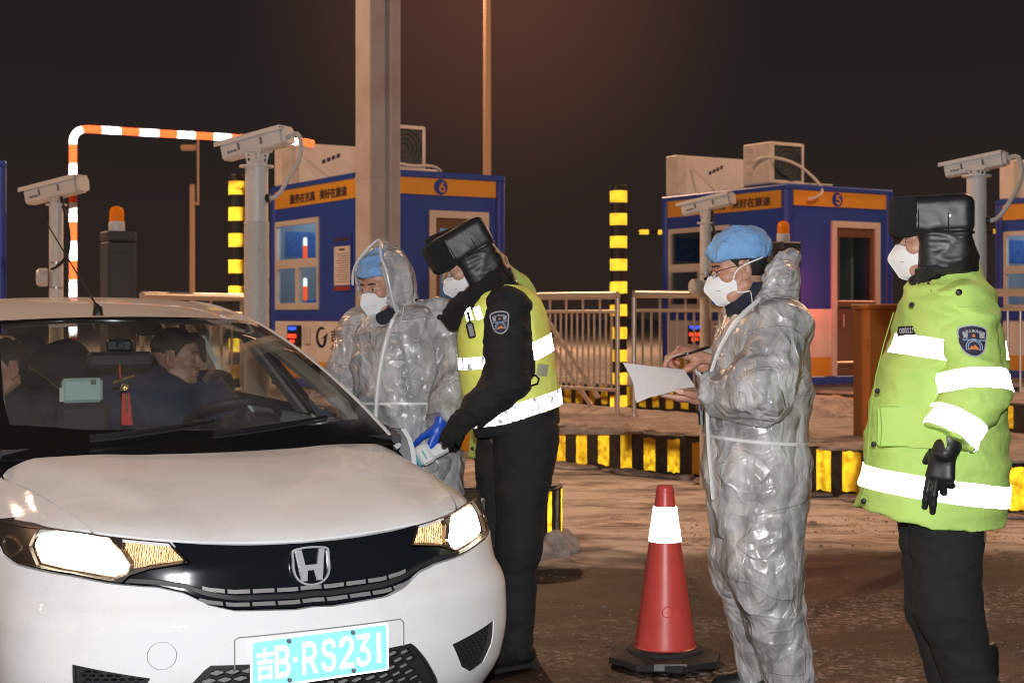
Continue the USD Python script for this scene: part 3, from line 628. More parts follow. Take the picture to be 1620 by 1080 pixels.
    a = thing('air_conditioner', {'6': 'white air conditioner on a booth roof just right of the steel column', '5': 'white air conditioner with a looping hose on the roof above the man writing', '4': 'air conditioner on the roof of the rightmost booth, at the picture edge'}[number], 'air conditioner', fr(np.array([[.5, .6, BZ1]]))[0], 'roof air conditioners')
    ax_ = .34 if number == '6' else .10; x0, x1, y0, y1, z0, z1 = (ax_, ax_ + .62, .45, 1.05, BZ1 + .05, 3.86)
    part(a, 'casing', b(x0, x1, y0, y1, z0, z1, .02), m_panel)
    part(a, 'grille_frame', [b(x0 + .01, x1 - .01, y0 - .02, y0, z1 - .05, z1 - .01), b(x0 + .01, x1 - .01, y0 - .02, y0, z0 + .01, z0 + .05), b(x0 + .01, x0 + .05, y0 - .02, y0, z0 + .05, z1 - .05), b(x1 - .05, x1 - .01, y0 - .02, y0, z0 + .05, z1 - .05)], m_panel)
    gr = part(a, 'fan_grille', b(x0 + .05, x1 - .05, y0 - .006, y0 - .001, z0 + .05, z1 - .05), m_grille)
    fc = fr(np.array([[(x0 + x1) / 2, y0 - .012, (z0 + z1) / 2]]))[0]
    rings = [tube([fc + r * (math.cos(q) * BX + math.sin(q) * V3(0, 0, 1)) for q in np.linspace(0, 2 * np.pi, 25)[:-1]], .004, 5, closed=True) for r in (.06, .12, .18, .24)]
    part(gr, 'grille_wire', rings, m_black)
    part(a, 'foot', [b(x0 + .05, x0 + .11, y0 - .03, y1 + .03, BZ1 + .012, z0), b(x1 - .11, x1 - .05, y0 - .03, y1 + .03, BZ1 + .012, z0)], m_grey)
    part(a, 'side_vent', [b(x0 - .012, x0, y0 + .35, y0 + .5, z0 + .14 + .16 * k, z0 + .2 + .16 * k) for k in range(3)], m_alu)
    pts = [(x0 - .03, .8, 3.5), (x0 - .06, .62, 3.62), (x0 + .05, .30, 3.60), (.50, .20, 3.46), (.66, .12, 3.30), (.62, -.03, 3.16), (.35, -.05, 3.02)] if number == '5' else [(x0 - .03, .7, 3.5), (.2, .3, 3.42), (.42, .2, 3.34), (.58, .12, 3.30), (.95, .1, 3.28), (1.0, .12, 3.245)]
    part(a, 'hose', tube(spline([fr(np.array([q]))[0] for q in pts], 40), .022, 8), m_cable_w)
    part(a, 'drain_pipe', tube([fr(np.array([q]))[0] for q in ((x0, .30, 3.262), (1.05, .22, 3.262))], .018, 8), m_alu)
m_wand_dim = principled('red_notice_foot', (.30, .05, .03), .6)
m_grille = principled('fan_grille_dark', (.05, .07, .08), .5)
booth(-1.70, 18.8, 'blue toll booth with orange band and number 6 behind the two men at the car', '6', 1.86, 3.2)
booth(3.79, 20.9, 'blue toll booth with orange band and number 5 behind the man writing', '5')
booth(9.11, 21.56, 'partly visible toll booth at the right edge beyond the officer', '4')
booth(-7.66, 16.74, 'toll booth of which only a blue edge shows at the far left', '7')

# ================================================================ steel column, lamp masts, striped posts, barrier
m_col = principled('grey_column_paint', (.46, .44, .43), .6, noise=(2.5, .7, (.36, .28, .24)), bump=(20, .2, .004))
m_rust = principled('weathered_pole', (.48, .32, .22), .65)
def column():
    c = V3(-1.242, 13.3, 0)
    t = thing('steel_column', 'tall square steel column rising behind the hooded man', 'column', c)
    fr = lambda v: c + v[:, :1] * BX + v[:, 1:2] * AY + v[:, 2:3] * V3(0, 0, 1)
    a = .30
    part(t, 'shaft', bb((0, 0, .3), (a, a, 9.5), .008, fr), m_col)
    part(t, 'flange', [bb((-.004, -.004, z), (a + .004, a + .004, z + .012), 0, fr) for z in (2.62, 5.4)], m_col)
    part(t, 'conduit', tube([fr(np.array([[.19, -.012, z]]))[0] for z in (.32, 4, 9.4)], .012, 8), m_col)
    part(t, 'base_plate', bb((-.12, -.12, .28), (a + .12, a + .12, .32), .006, fr), m_col)
    for x in (-.07, a + .07):
        for y in (-.07, a + .07): part(t, 'anchor_bolt', lathe([(0, .321), (.018, .321), (.018, .36), (0, .365)], fr(np.array([[x, y, 0]]))[0], 6), m_steel)
    part(t, 'footing', bb((-.25, -.25, -.05), (a + .25, a + .25, .28), .02, fr), m_conc)
column()
def mast(px, d, w, z1, label, arm=True):
    b = P(px, 500, d); b[2] = 0
    t = thing('lamp_mast', label, 'lamp post', b)
    part(t, 'pole', lathe([(0, -.05), (w * .7, -.05), (w * .62, 2), (w * .5, z1), (0, z1)], b, 16), m_rust)
    part(t, 'joint_collar', lathe([(w * .62, 2.95), (w * .8, 2.97), (w * .8, 3.12), (w * .6, 3.14)], b, 16), m_rust)
    part(t, 'base_plate', box(b + V3(0, 0, .01), (.4, .4, .03), None, .004), m_rust)
    if arm:
        part(t, 'arm', tube([b + V3(0, 0, z1 - .05), b + V3(-.5, -.2, z1 + .35), b + V3(-1.6, -.7, z1 + .5)], .05, 8), m_rust)
        part(t, 'lamp_head', box(b + V3(-1.85, -.8, z1 + .5), (.7, .3, .14), None, .04), m_grey)
mast(770.5, 30, .135, 10.5, 'thin brown lamp mast rising behind the booth numbered 6')
def faint_pole():
    b = P(304, 500, 26); b[2] = 0
    t = thing('thin_pole', 'thin brown pole with a small camera, far off at the left', 'pole', b)
    part(t, 'pole', lathe([(0, -.05), (.05, -.05), (.045, 3.65), (0, 3.66)], b, 10), m_rust)
    part(t, 'bracket', tube([b + V3(0, 0, 3.3), b + V3(.1, 0, 3.34)], .02, 6), m_rust)
    part(t, 'upper_pole', tube([b + V3(.1, 0, 3.3), b + V3(.1, 0, 4.5)], .02, 8), m_rust)
    part(t, 'camera', [box(b + V3(-.06, -.02, 4.28), (.26, .1, .1), None, .02), tube([b + V3(-.0, 0, 4.3), b + V3(.1, 0, 4.35)], .015, 6)], m_rust)
faint_pole()
m_blackpaint = principled('black_post_paint', (.010, .010, .010), .5)
def striped_post(px, d, r, top, zs, label, period):
    b = P(px, 500, d); b[2] = 0
    t = thing('striped_post', label, 'striped post', b, 'black and yellow posts')
    part(t, 'post', lathe([(0, -.05), (r, -.05), (r, top), (r * .9, top + .02), (0, top + .02)], b, 24), m_blackpaint)
    z = zs
    while z > .25:
        part(t, 'yellow_band', lathe([(r + .003, z - period * .52), (r + .004, z)], b, 28), m_yellow)
        z -= period
striped_post(376, 17.6, .102, 3.02, 2.962, 'black post with yellow reflective bands left of booth numbered 6', .303)
striped_post(978.5, 20.5, .113, 3.15, 3.09, 'black post with yellow reflective bands between the two numbered booths', .306)
m_red_retro = retro('red_reflective_band', (1.0, .125, .028), .62, .265, base=(.6, .05, .02))
m_white_retro = retro('white_reflective_band', (1.0, .98, .95), .85, .24, base=(.6, .6, .6))
def portal():
    d = 16.4; z1 = 1.4 + (500 - 203) * d / 2400; a = P(115.5, 500, d); a[2] = 0; e = P(483, 500, 17.7); e[2] = 0
    t = thing('height_barrier', 'red and white striped height limit bar on the left behind the car', 'height barrier', a)
    u = unit(e - a); rr = .14; pts = [a + V3(0, 0, z) for z in np.arange(0, z1 - rr, .1)]
    pts += [a + u * rr * (1 - math.cos(q)) + V3(0, 0, z1 - rr + rr * math.sin(q)) for q in np.linspace(0, np.pi / 2, 7)]
    n = np.linalg.norm(e - a); pts += [a + u * s + V3(0, 0, z1) for s in np.arange(rr + .1, n, .1)]
    pts += [e + V3(0, 0, z1), e + u * .10 + V3(0, 0, z1 - .02)]
    pts = np.array(pts); s = np.r_[0, np.cumsum(np.linalg.norm(np.diff(pts, axis=0), axis=1))]
    s0 = .12
    k = 0; x = s0
    while x < s[-1]:
        y = min(x + .209, s[-1]); uu = np.linspace(x, y, 6)
        seg = np.stack([np.interp(uu, s, pts[:, c]) for c in range(3)], 1)
        part(t, 'white_band' if k % 2 else 'red_band', tube(seg, .042, 14), m_white_retro if k % 2 else m_red_retro)
        x = y; k += 1
    part(t, 'foot_plate', [box(q + V3(0, 0, .01), (.3, .3, .02)) for q in (a,)], m_grey)
portal()
def arm(px0, px1, py, d, label):
    a, b = P(px0, py, d), P(px1, py, d)
    t = thing('barrier_arm', label, 'barrier arm', V3(b[0], b[1], 0), 'lane barrier arms')
    part(t, 'arm', tube([a, b], .035, 10), m_blackpaint)
    n = int(np.linalg.norm(b - a) / .29)
    for k in range(n + 1):
        q = a + unit(b - a) * (.03 + .29 * k); part(t, 'yellow_band', tube([q, q + unit(b - a) * .15], .038, 12), m_yellow)
    part(t, 'arm_post', [box(V3(b[0] + .12, b[1], b[2] / 2 + .02), (.2, .25, b[2] + .12), None, .02)], m_grey)
arm(1008, 1056, 367, 23.5, 'short yellow and black barrier arm left of the booth numbered 5')
arm(1540, 1590, 366, 25, 'yellow and black barrier arm behind the camera pole at the right')
# ================================================================ railings
def railing(pts, z0, z1, label, gap=.11, diag=False):
    pts = [np.asarray(p, float) for p in pts]
    t = thing('steel_railing', label, 'railing', (*pts[0], z0), 'stainless railings')
    for a, b in zip(pts[:-1], pts[1:]):
        a3, b3 = V3(*a, 0), V3(*b, 0); L = np.linalg.norm(b - a); u = (b3 - a3) / L
        part(t, 'top_rail', tube([a3 + V3(0, 0, z1), b3 + V3(0, 0, z1)], .042, 14), m_steel)
        part(t, 'middle_rail', tube([a3 + V3(0, 0, z1 - .17), b3 + V3(0, 0, z1 - .17)], .019, 10), m_steel)
        part(t, 'bottom_rail', tube([a3 + V3(0, 0, z0 + .25), b3 + V3(0, 0, z0 + .25)], .02, 10), m_steel)
        n = int(L / gap)
        for k in range(1, n):
            q = a3 + u * L * k / n; part(t, 'baluster', tube([q + V3(0, 0, z0 + .25), q + V3(0, 0, z1 - (.17 if k % 3 else .0))], .0125, 8), m_steel)
    for p in pts:
        part(t, 'post', lathe([(0, z0 - .02), (.05, z0 - .02), (.05, z0 + .012), (.024, z0 + .014), (.024, z1 - .03), (0, z1 - .03)], V3(*p, 0), 14), m_steel)
    if diag:
        for k in (0, .22):
            q = V3(*pts[0], 0) * .55 + V3(*pts[1], 0) * .45 + V3(0, .7, 0)
            part(t, 'stair_rail', tube([q + V3(-.38, 0, z1 - .05 - k), q + V3(.35, 0, z0 + .1 - k)], .026, 8), m_steel)
railing([P(845, 0, 17.1)[:2], P(977, 0, 16.0)[:2]], .37, 1.62, 'stainless railing section beside the officer in the yellow vest', .092, True)
railing([P(1003, 0, 15.7)[:2], P(1215, 0, 16.4)[:2]], .37, 1.63, 'stainless railing section behind the sheet of paper', .10)
railing([P(1575, 0, 15.5)[:2], P(1720, 0, 14.5)[:2]], .37, 1.64, 'stainless railing at the right edge behind the standing officer', .16)
railing([P(383, 0, 16.2)[:2], P(225, 0, 14.9)[:2]], .37, 1.60, 'stainless railing glimpsed over the car roof', .16)
# ================================================================ camera poles
m_wrap = principled('wrapped_film_pole', (.58, .57, .56), .35, bump=(46, .9, .012))
def camera_pole(px, d, pr, ztop, hx0, hx1, hy0, hy1, label, hose=True, wrap=False, box_=False):
    b = P(px, 500, d); b[2] = 0
    t = thing('camera_pole', label, 'surveillance camera', b, 'lane cameras on white poles')
    part(t, 'pole', lathe([(0, -.03), (pr * 1.02, -.03), (pr * 1.02, 1.2), (pr, 1.3), (pr, ztop), (0, ztop)], b, 24), m_white)
    part(t, 'cap_flange', lathe([(0, ztop), (pr * 1.5, ztop), (pr * 1.5, ztop + .012), (0, ztop + .012)], b, 24), m_white)
    if wrap:
        zz = np.arange(.25, 2.0, .012); rng = np.random.default_rng(3); rr = pr * 1.06 + .004 * rng.random(len(zz))
        part(t, 'plastic_wrap', lathe(np.c_[rr, zz], b, 28), m_wrap, smooth=True)
    front, rear = P(hx0, hy0, d + .13), P(hx1, hy1, d - .10)
    x = unit(front - rear); L = np.linalg.norm(front - rear); y = unit(np.cross(V3(0, 0, 1), x)); z = np.cross(x, y); R = np.array([x, y, z]).T; c = (front + rear) / 2
    h = L * .115
    prof = sg.Polygon([(-.9, -.8), (-.6, -1.), (.6, -1.), (.9, -.8), (1, .3), (.8, .8), (-.8, .8), (-1, .3)])
    body = extrude(sa.scale(prof, h * 1.05, h * 1.05, origin=(0, 0)), L * .9, frame(rear + x * L * .03, y, z, x))
    part(t, 'housing', body, m_white)
    sh = extrude(sg.Polygon([(-1.12, .95), (1.12, .95), (1.22, .55), (1.26, .55), (1.16, 1.03), (-1.16, 1.03), (-1.26, .55), (-1.22, .55)]).buffer(.02), 1, lambda v: frame(rear + x * L * .02, y, z, x)(v * [h, h, L * .99]))
    part(t, 'sunshield', sh, m_white)
    part(t, 'end_cap', extrude(sa.scale(prof, h * .92, h * .92, origin=(0, 0)), L * .05, frame(rear - x * L * .03, y, z, x)), m_white)
    part(t, 'lens_window', extrude(sa.scale(prof, h * .8, h * .8, origin=(0, 0)), .006, frame(rear + x * (L * .932), y, z, x)), m_black)
    for q in (.32, .66):
        for s in (1, -1): part(t, 'latch', box(rear + x * L * q + s * y * h * 1.04 - z * h * .05, (L * .03, .008, h * .75), R, .002), m_grey)
    part(t, 'mark', [box(rear + x * L * (.72 + .05 * k) + s * y * h * 1.03 - z * h * .38, (L * .035, .004, h * .22), R) for k in range(3) for s in (1, -1)], m_grey)
    tip = V3(b[0], b[1], ztop + .012); base = c - z * h * 1.0
    mid = V3(b[0], b[1], 0) + V3(0, 0, 1) * (rear + x * ((tip - rear) @ x))[2]; top = mid - V3(0, 0, h * .9)
    Hh = top[2] - tip[2] + .02
    for s in (-1, 1):
        e = V3(x[0], x[1], 0); e = unit(e); yy = V3(-e[1], e[0], 0)
        pl = sg.Polygon([(-pr * .55, 0), (pr * .55, 0), (pr * .95, Hh), (-pr * .95, Hh)]).difference(unary_union([sg.Point(qx * pr, qz * Hh).buffer(pr * .13) for qx in (-.4, .4) for qz in (.35, .62)]))
        part(t, 'bracket_cheek', extrude(pl, .005, frame(tip + yy * s * pr * .62, e, V3(0, 0, 1))), m_white)
    part(t, 'tilt_plate', box(top + V3(0, 0, .006), (pr * 2.2, pr * 1.7, .014), np.array([unit(V3(x[0], x[1], 0)), unit(V3(-x[1], x[0], 0)), V3(0, 0, 1)]).T, .003), m_white)
    if hose:
        r0 = rear - x * L * .03 - z * h * .2; sd = V3(1, -.25, 0)
        pts = [r0, r0 - x * .06, r0 - x * .085 - V3(0, 0, .10), V3(b[0], b[1], 0) + sd * (pr + .125) + V3(0, 0, r0[2] - .27), V3(b[0], b[1], 0) + sd * (pr + .06) + V3(0, 0, r0[2] - .36), V3(b[0], b[1], 0) + sd * pr * .95 + V3(0, 0, r0[2] - .375)]
        part(t, 'hose', tube(spline(pts, 40), .014, 10), m_cable_w)
        part(t, 'hose_gland', tube([pts[-1] - sd * .01, pts[-1] + sd * .02], .028, 12), m_black)
    if box_:
        part(t, 'junction_box', lathe([(0, 0), (.06, 0), (.066, .01), (.066, .06), (.05, .08), (0, .08)], b + V3(-pr - .005, -.02, ztop - .52), 12, axis=(-1, -.25, 0)), m_cable_w)
        for q in (.42, .6): part(t, 'strap', lathe([(pr + .002, 0), (pr + .003, .012)], b + V3(0, 0, ztop - q), 20), m_steel)
        part(t, 'cable', tube(spline([tip + V3(.05, -.05, Hh * .8), b + V3(pr + .05, -.03, ztop - .2), b + V3(pr + .03, -.05, ztop - .38), b + V3(-.02, -pr - .01, ztop - .46)], 24), .012, 8), m_black)
camera_pole(406, 9.5, .072, 2.33, 352, 455, 242, 214, 'large lane camera on a film wrapped white pole beside the steel column', wrap=True)
camera_pole(89, 11.0, .050, 2.20, 42, 130, 312, 290, 'lane camera on a white pole above the car roof at the left', hose=False, box_=True)
camera_pole(1116, 12.5, .046, 2.16, 1076, 1158, 333, 313, 'lane camera on a pinkish white pole in front of booth numbered 5', hose=False, box_=True)
camera_pole(1545, 9.5, .060, 2.27, 1491, 1591, 271, 250, 'lane camera on a white pole behind the head of the standing officer')
# ================================================================ cabinets with beacons, orange cabinet, round bumper block
m_amber = M('amber_beacon_glass', {'p': ('principled_bsdf', {'base_color': (.85, .26, .02), 'roughness': .12, 'transmission_weight': .35, 'emission_color': (1., .25, .01), 'emission_strength': .12})}, [], surface='p.BSDF')
def cabinet(px, d, z0, ztop, w, label, led=False):
    b = P(px, 500, d); b[2] = z0
    t = thing('beacon_cabinet', label, 'lane cabinet', b, 'dark cabinets with amber beacons')
    R = np.array([BX, AY, [0, 0, 1]]).T
    part(t, 'case', box(b + V3(0, 0, (ztop - z0) / 2 - .04), (w, w * .92, ztop - z0 - .08), R, .008), m_cab)
    part(t, 'lid', box(b + V3(0, 0, ztop - z0 - .04), (w * 1.04, w * .96, .07), R, .012), m_cab)
    part(t, 'case_door', box(b + V3(0, 0, (ztop - z0) / 2) - AY * (w * .46 + .004), (w * .84, .008, ztop - z0 - .3), R, .002), m_cab)
    q = b + V3(0, 0, ztop - z0 - .004) - V3(.01, 0, 0)
    bc = part(t, 'beacon_base', lathe([(0, 0), (.055, 0), (.055, .06), (.05, .068), (0, .068)], q, 20), m_white)
    part(bc, 'beacon_lens', lathe([(0, .069), (.05, .069), (.05, .12), (.047, .145), (.036, .165), (.015, .175), (0, .176)], q, 24), m_amber)
    part(bc, 'beacon_lamp', lathe([(0, .075), (.02, .075), (.02, .13), (0, .135)], q, 10), m_orange)
    if led:
        part(t, 'red_indicator', [box(b - AY * (w * .46 + .012) + V3(0, 0, ztop - z0 - .20) + BX * s * .035 , (.022, .012, .085), R @ np.array([[1, 0, 0], [0, 1, 0], [0, 0, 1]]), .004) for s in (-1, .1)], m_led_red)
m_cab = principled('dark_grey_cabinet', (.060, .060, .064), .5, noise=(20, .4, (.04, .04, .04)))
cabinet(187, 10.5, 0.0, 1.99, .20, 'dark grey cabinet with amber beacon standing behind the car roof')
cabinet(1241, 12.6, .36, 2.02, .205, 'black cabinet with amber beacon and red indicator behind the man writing', True)
def orange_box():
    c = P(1418, 500, 13.0); c[2] = .36
    t = thing('control_cabinet', 'plain orange metal cabinet behind the standing officer', 'cabinet', c)
    R = np.array([[1, .12, 0], [-.12, 1, 0], [0, 0, 1]]).T
    part(t, 'case', box(c + V3(0, 0, .55), (.62, .4, 1.10), R, .008), m_orbox)
    part(t, 'case_lid', box(c + V3(0, 0, 1.122), (.65, .43, .04), R, .006), m_orbox)
    part(t, 'label_plate', box(c + R @ V3(.14, -.205, 1.02), (.16, .006, .10), R), m_alu)
    part(t, 'hinge', [box(c + R @ V3(-.312, -.15, z), (.012, .03, .09), R) for z in (.25, .8)], m_orbox)
m_orbox = principled('orange_cabinet_paint', (.48, .16, .02), .55, noise=(5, .35, (.36, .12, .02)))
orange_box()
sphere_light('red_lane_signal', P(1290, 455, 20.6), .04, 8, (1.0, .03, .05))
def bumper_block():
    b = G(802, 884); b = V3(-.03, 9.15, 0); r, H = .335, .40
    t = thing('concrete_bumper_block', 'round concrete bumper block with black, white and yellow stripes behind the vest officer', 'bollard', b)
    part(t, 'block', lathe([(0, -.03), (r, -.03), (r, H - .02), (r - .02, H), (0, H)], b, 64), m_kerb_black)
    part(t, 'snowy_top', lump(b + V3(0, 0, H - .004), (r * .93, r * .93, 1), .02, 4), m_snow, smooth=50)
    k = 0
    for q in np.arange(-180, 180, 13.5):
        m = m_kerb_yellow if k % 2 == 0 else m_chalk
        th = np.radians(np.linspace(q, q + 6.6, 6)); z = np.linspace(.03, H - .03, 5)
        v = np.array([[b[0] + (r + .003) * math.cos(a), b[1] + (r + .003) * math.sin(a), zz] for zz in z for a in th])
        f = np.array([[i * 6 + j, i * 6 + j + 1, (i + 1) * 6 + j + 1, (i + 1) * 6 + j] for i in range(4) for j in range(5)])
        part(t, 'yellow_stripe' if k % 2 == 0 else 'white_stripe', (v, f), m, smooth=True); k += 1
    ms = [lump(b + V3(r * 1.05 * math.cos(q), r * 1.05 * math.sin(q), 0), (.09, .07, 1), .05 + .05 * (i % 3), 40 + i) for i, q in enumerate(np.arange(0, 6.28, .33))]
    part(t, 'snow_collar', ms, m_snow, smooth=50)
m_chalk = principled('chipped_white_paint', (.50, .49, .48), .6, noise=(30, 1.3, (.10, .09, .085)))
bumper_block()
# ================================================================ the white hatchback
CN, CPSI = V3(-.592, 4.44, 0), math.radians(28)
CL, CBK = V3(math.cos(CPSI), math.sin(CPSI), 0), V3(-math.sin(CPSI), math.cos(CPSI), 0)
def C(p):
    """car coordinates (u to the driver's side, v backwards from the nose, z up) to world"""
    p = np.asarray(p, float); return CN + p[..., :1] * CL + p[..., 1:2] * CBK + p[..., 2:3] * V3(0, 0, 1)
def spl(x, y):
    f = PchipInterpolator(x, y); return lambda t: f(np.clip(t, x[0], x[-1]))
_pl = np.array([(0, 0), (.15, .004), (.3, .022), (.45, .062), (.6, .135), (.70, .225), (.775, .36), (.815, .52), (.838, .75), (.845, 1.2), (.847, 2.0), (.846, 3.0), (.832, 3.5), (.79, 3.82), (.70, 3.95), (.5, 4.0), (0, 4.02)])
_q = np.r_[0, np.cumsum(np.linalg.norm(np.diff(_pl, axis=0), axis=1))]
_pu, _pv = PchipInterpolator(_q, _pl[:, 0]), PchipInterpolator(_q, _pl[:, 1]); QE = _q[-1]
_pf = spl([.14, .20, .30, .42, .52, .56, .60, .64, .68, .73, .80, .9], [.075, .018, -.040, -.060, -.056, -.044, -.016, -.004, .004, .028, .085, .2])
_ps = spl([.14, .20, .30, .45, .62, .75, .86, .94, .97], [.06, .012, 0, -.012, -.008, -.012, -.004, .018, .04])
def shell(p, off=0.0):
    """front and flanks: (q along the plan outline, z) -> car coordinates"""
    q, z = p[:, 0], p[:, 1]; a = np.abs(q); s = np.where(q < 0, -1., 1.)
    u, v = _pu(a), _pv(a); du, dv = _pu(a, 1), _pv(a, 1); L = np.hypot(du, dv); nu, nv = -dv / L, du / L            # inward normal
    w = np.clip((a - .72) / .45, 0, 1); w = w * w * (3 - 2 * w)
    o = (1 - w) * _pf(z) + w * _ps(z) + off
    return np.stack([s * (u + nu * o), v + nv * o, z], 1)
def shell_in(p):
    q = p[:, 0]; a = np.abs(q); s = np.where(q < 0, -1., 1.); du, dv = _pu(a, 1), _pv(a, 1); L = np.hypot(du, dv)
    return np.stack([s * -dv / L, du / L, 0 * q], 1)
SH = lambda off=0.: (lambda p: C(shell(p, off)))
SHI = lambda p: shell_in(p)[:, :1] * CL + shell_in(p)[:, 1:2] * CBK
def on_shell(pix):
    """where the sight lines through these pixels of the photograph meet the shell: (q, z)"""
    qs = np.linspace(-1.25, 1.25, 501); out = []
    for px, py in pix:
        zz = np.full_like(qs, .6)
        for _ in range(12):
            w = C(shell(np.c_[qs, zz])); zz = .5 * zz + .5 * np.clip(HC - (py - YH) / FPX * w[:, 1], .02, .88)
        w = C(shell(np.c_[qs, zz])); e = 810 + FPX * w[:, 0] / w[:, 1] - px
        k = np.nonzero((e[:-1] <= 0) & (e[1:] > 0))[0]
        k = k[0] if len(k) else int(np.argmin(np.abs(e))) if np.argmin(np.abs(e)) < 500 else 499
        t = np.clip(-e[k] / (e[k + 1] - e[k]) if e[k + 1] != e[k] else 0, 0, 1)
        out.append((qs[k] + t * (qs[k + 1] - qs[k]), zz[k] + t * (zz[k + 1] - zz[k])))
    return np.array(out)
mirr = lambda p: np.c_[-p[:, 0], p[:, 1]][::-1]
poly = lambda p: sg.Polygon(p).buffer(0)

m_paint = M('white_car_paint', {'p': ('principled_bsdf', {'base_color': (.79, .795, .80), 'roughness': .5, 'specular_ior_level': .0, 'coat_weight': .55, 'coat_roughness': .035}), 'tc': ('geometry', {}),
    'n': ('noise_texture', {'scale': 3.0, 'detail': 6., 'roughness': .7}), 'r': ('map_range', {'from_min': .5, 'from_max': .8, 'to_min': 0., 'to_max': .35, 'clamp': True}), 'mx': ('mix_color', {'a': (.79, .795, .80), 'b': (.48, .44, .41)}),
    'n2': ('noise_texture', {'scale': 160., 'detail': 2.}), 'r2': ('map_range', {'from_min': .70, 'from_max': .78, 'to_min': 0., 'to_max': .5, 'clamp': True}), 'mx2': ('mix_color', {'b': (.2, .17, .15)})},
    [('tc.position', 'n.vector'), ('n.fac', 'r.value'), ('r.result', 'mx.fac'), ('tc.position', 'n2.vector'), ('n2.fac', 'r2.value'), ('r2.result', 'mx2.fac'), ('mx.result', 'mx2.a'), ('mx2.result', 'p.base_color')], surface='p.BSDF')
m_gloss = principled('gloss_black_grille', (.008, .009, .013), .13, coat_weight=.5)
m_matte = principled('matte_black_trim', (.022, .022, .023), .55)
m_slot = principled('grille_slot_grey', (.24, .235, .23), .4)
m_glass = pane('car_glass', (.86, .90, .88), 1.36)
m_hazed = M('hazed_windscreen', {'t': ('transparent_bsdf', {'color': (.80, .84, .82)}), 'd': ('diffuse_bsdf', {'color': (.42, .40, .38)}), 'g': ('glossy_bsdf', {'roughness': .03}), 'w': ('layer_weight', {}), 'p': ('math', {'math_type': 'power', 'value2': 4.5}), 'r': ('map_range', {'from_min': 0., 'from_max': 1., 'to_min': .03, 'to_max': .9}), 'tc': ('geometry', {}), 'n': ('noise_texture', {'scale': 4., 'detail': 5.}), 'r2': ('map_range', {'from_min': .3, 'from_max': .7, 'to_min': .05, 'to_max': .14, 'clamp': True}), 'm0': ('mix_closure', {}), 'm': ('mix_closure', {})},  # pale diffuse veil mixed in to paint a milky haze over the cabin
    [('tc.position', 'n.vector'), ('n.fac', 'r2.value'), ('r2.result', 'm0.fac'), ('t.BSDF', 'm0.closure1'), ('d.BSDF', 'm0.closure2'), ('w.facing', 'p.value1'), ('p.value', 'r.value'), ('r.result', 'm.fac'), ('m0.closure', 'm.closure1'), ('g.BSDF', 'm.closure2')], surface='m.closure')
m_frit = principled('glass_black_border', (.010, .010, .010), .16)
m_lens = pane('headlight_lens', (.97, .97, .97), 1.35)
m_lhouse = principled('lamp_chrome_housing', (.50, .38, .27), .25, metallic=.9, bump=(70, .4, .006))
m_lampdark = principled('lamp_dark_bezel', (.035, .024, .018), .35)
m_bulb = emit('headlight_glow', (1.0, .86, .62), 20.0)
m_bulb2 = M('headlight_side_glow', {'g': ('geometry', {}), 'w': ('wave_texture', {'scale': 46., 'distortion': 5., 'detail_scale': 2., 'bands_direction': 'x', 'detail': 2.}), 'n': ('noise_texture', {'scale': 34., 'detail': 3.}), 'm': ('math', {'math_type': 'multiply'}), 'r': ('map_range', {'from_min': .05, 'from_max': .55, 'to_min': .35, 'to_max': 3.2, 'clamp': True}), 'e': ('emission', {'color': (1.0, .60, .28)})},
    [('g.position', 'w.vector'), ('g.position', 'n.vector'), ('w.fac', 'm.value1'), ('n.fac', 'm.value2'), ('m.value', 'r.value'), ('r.result', 'e.strength')], surface='e.emission')
m_plate = retro('plate_pale_blue', (.42, .95, 1.0), .022, .34, base=(.20, .62, .80))
m_platew = retro('plate_white', (1.0, 1.0, 1.0), .05, .34, base=(.8, .8, .8))
m_silverpaint = principled('emblem_silver', (.62, .62, .64), .30, metallic=.45)
m_seat = principled('seat_cloth', (.025, .025, .027), .9)
m_trim = principled('grey_pillar_trim', (.30, .29, .27), .75)
m_tyre = principled('tyre', (.014, .014, .014), .8)

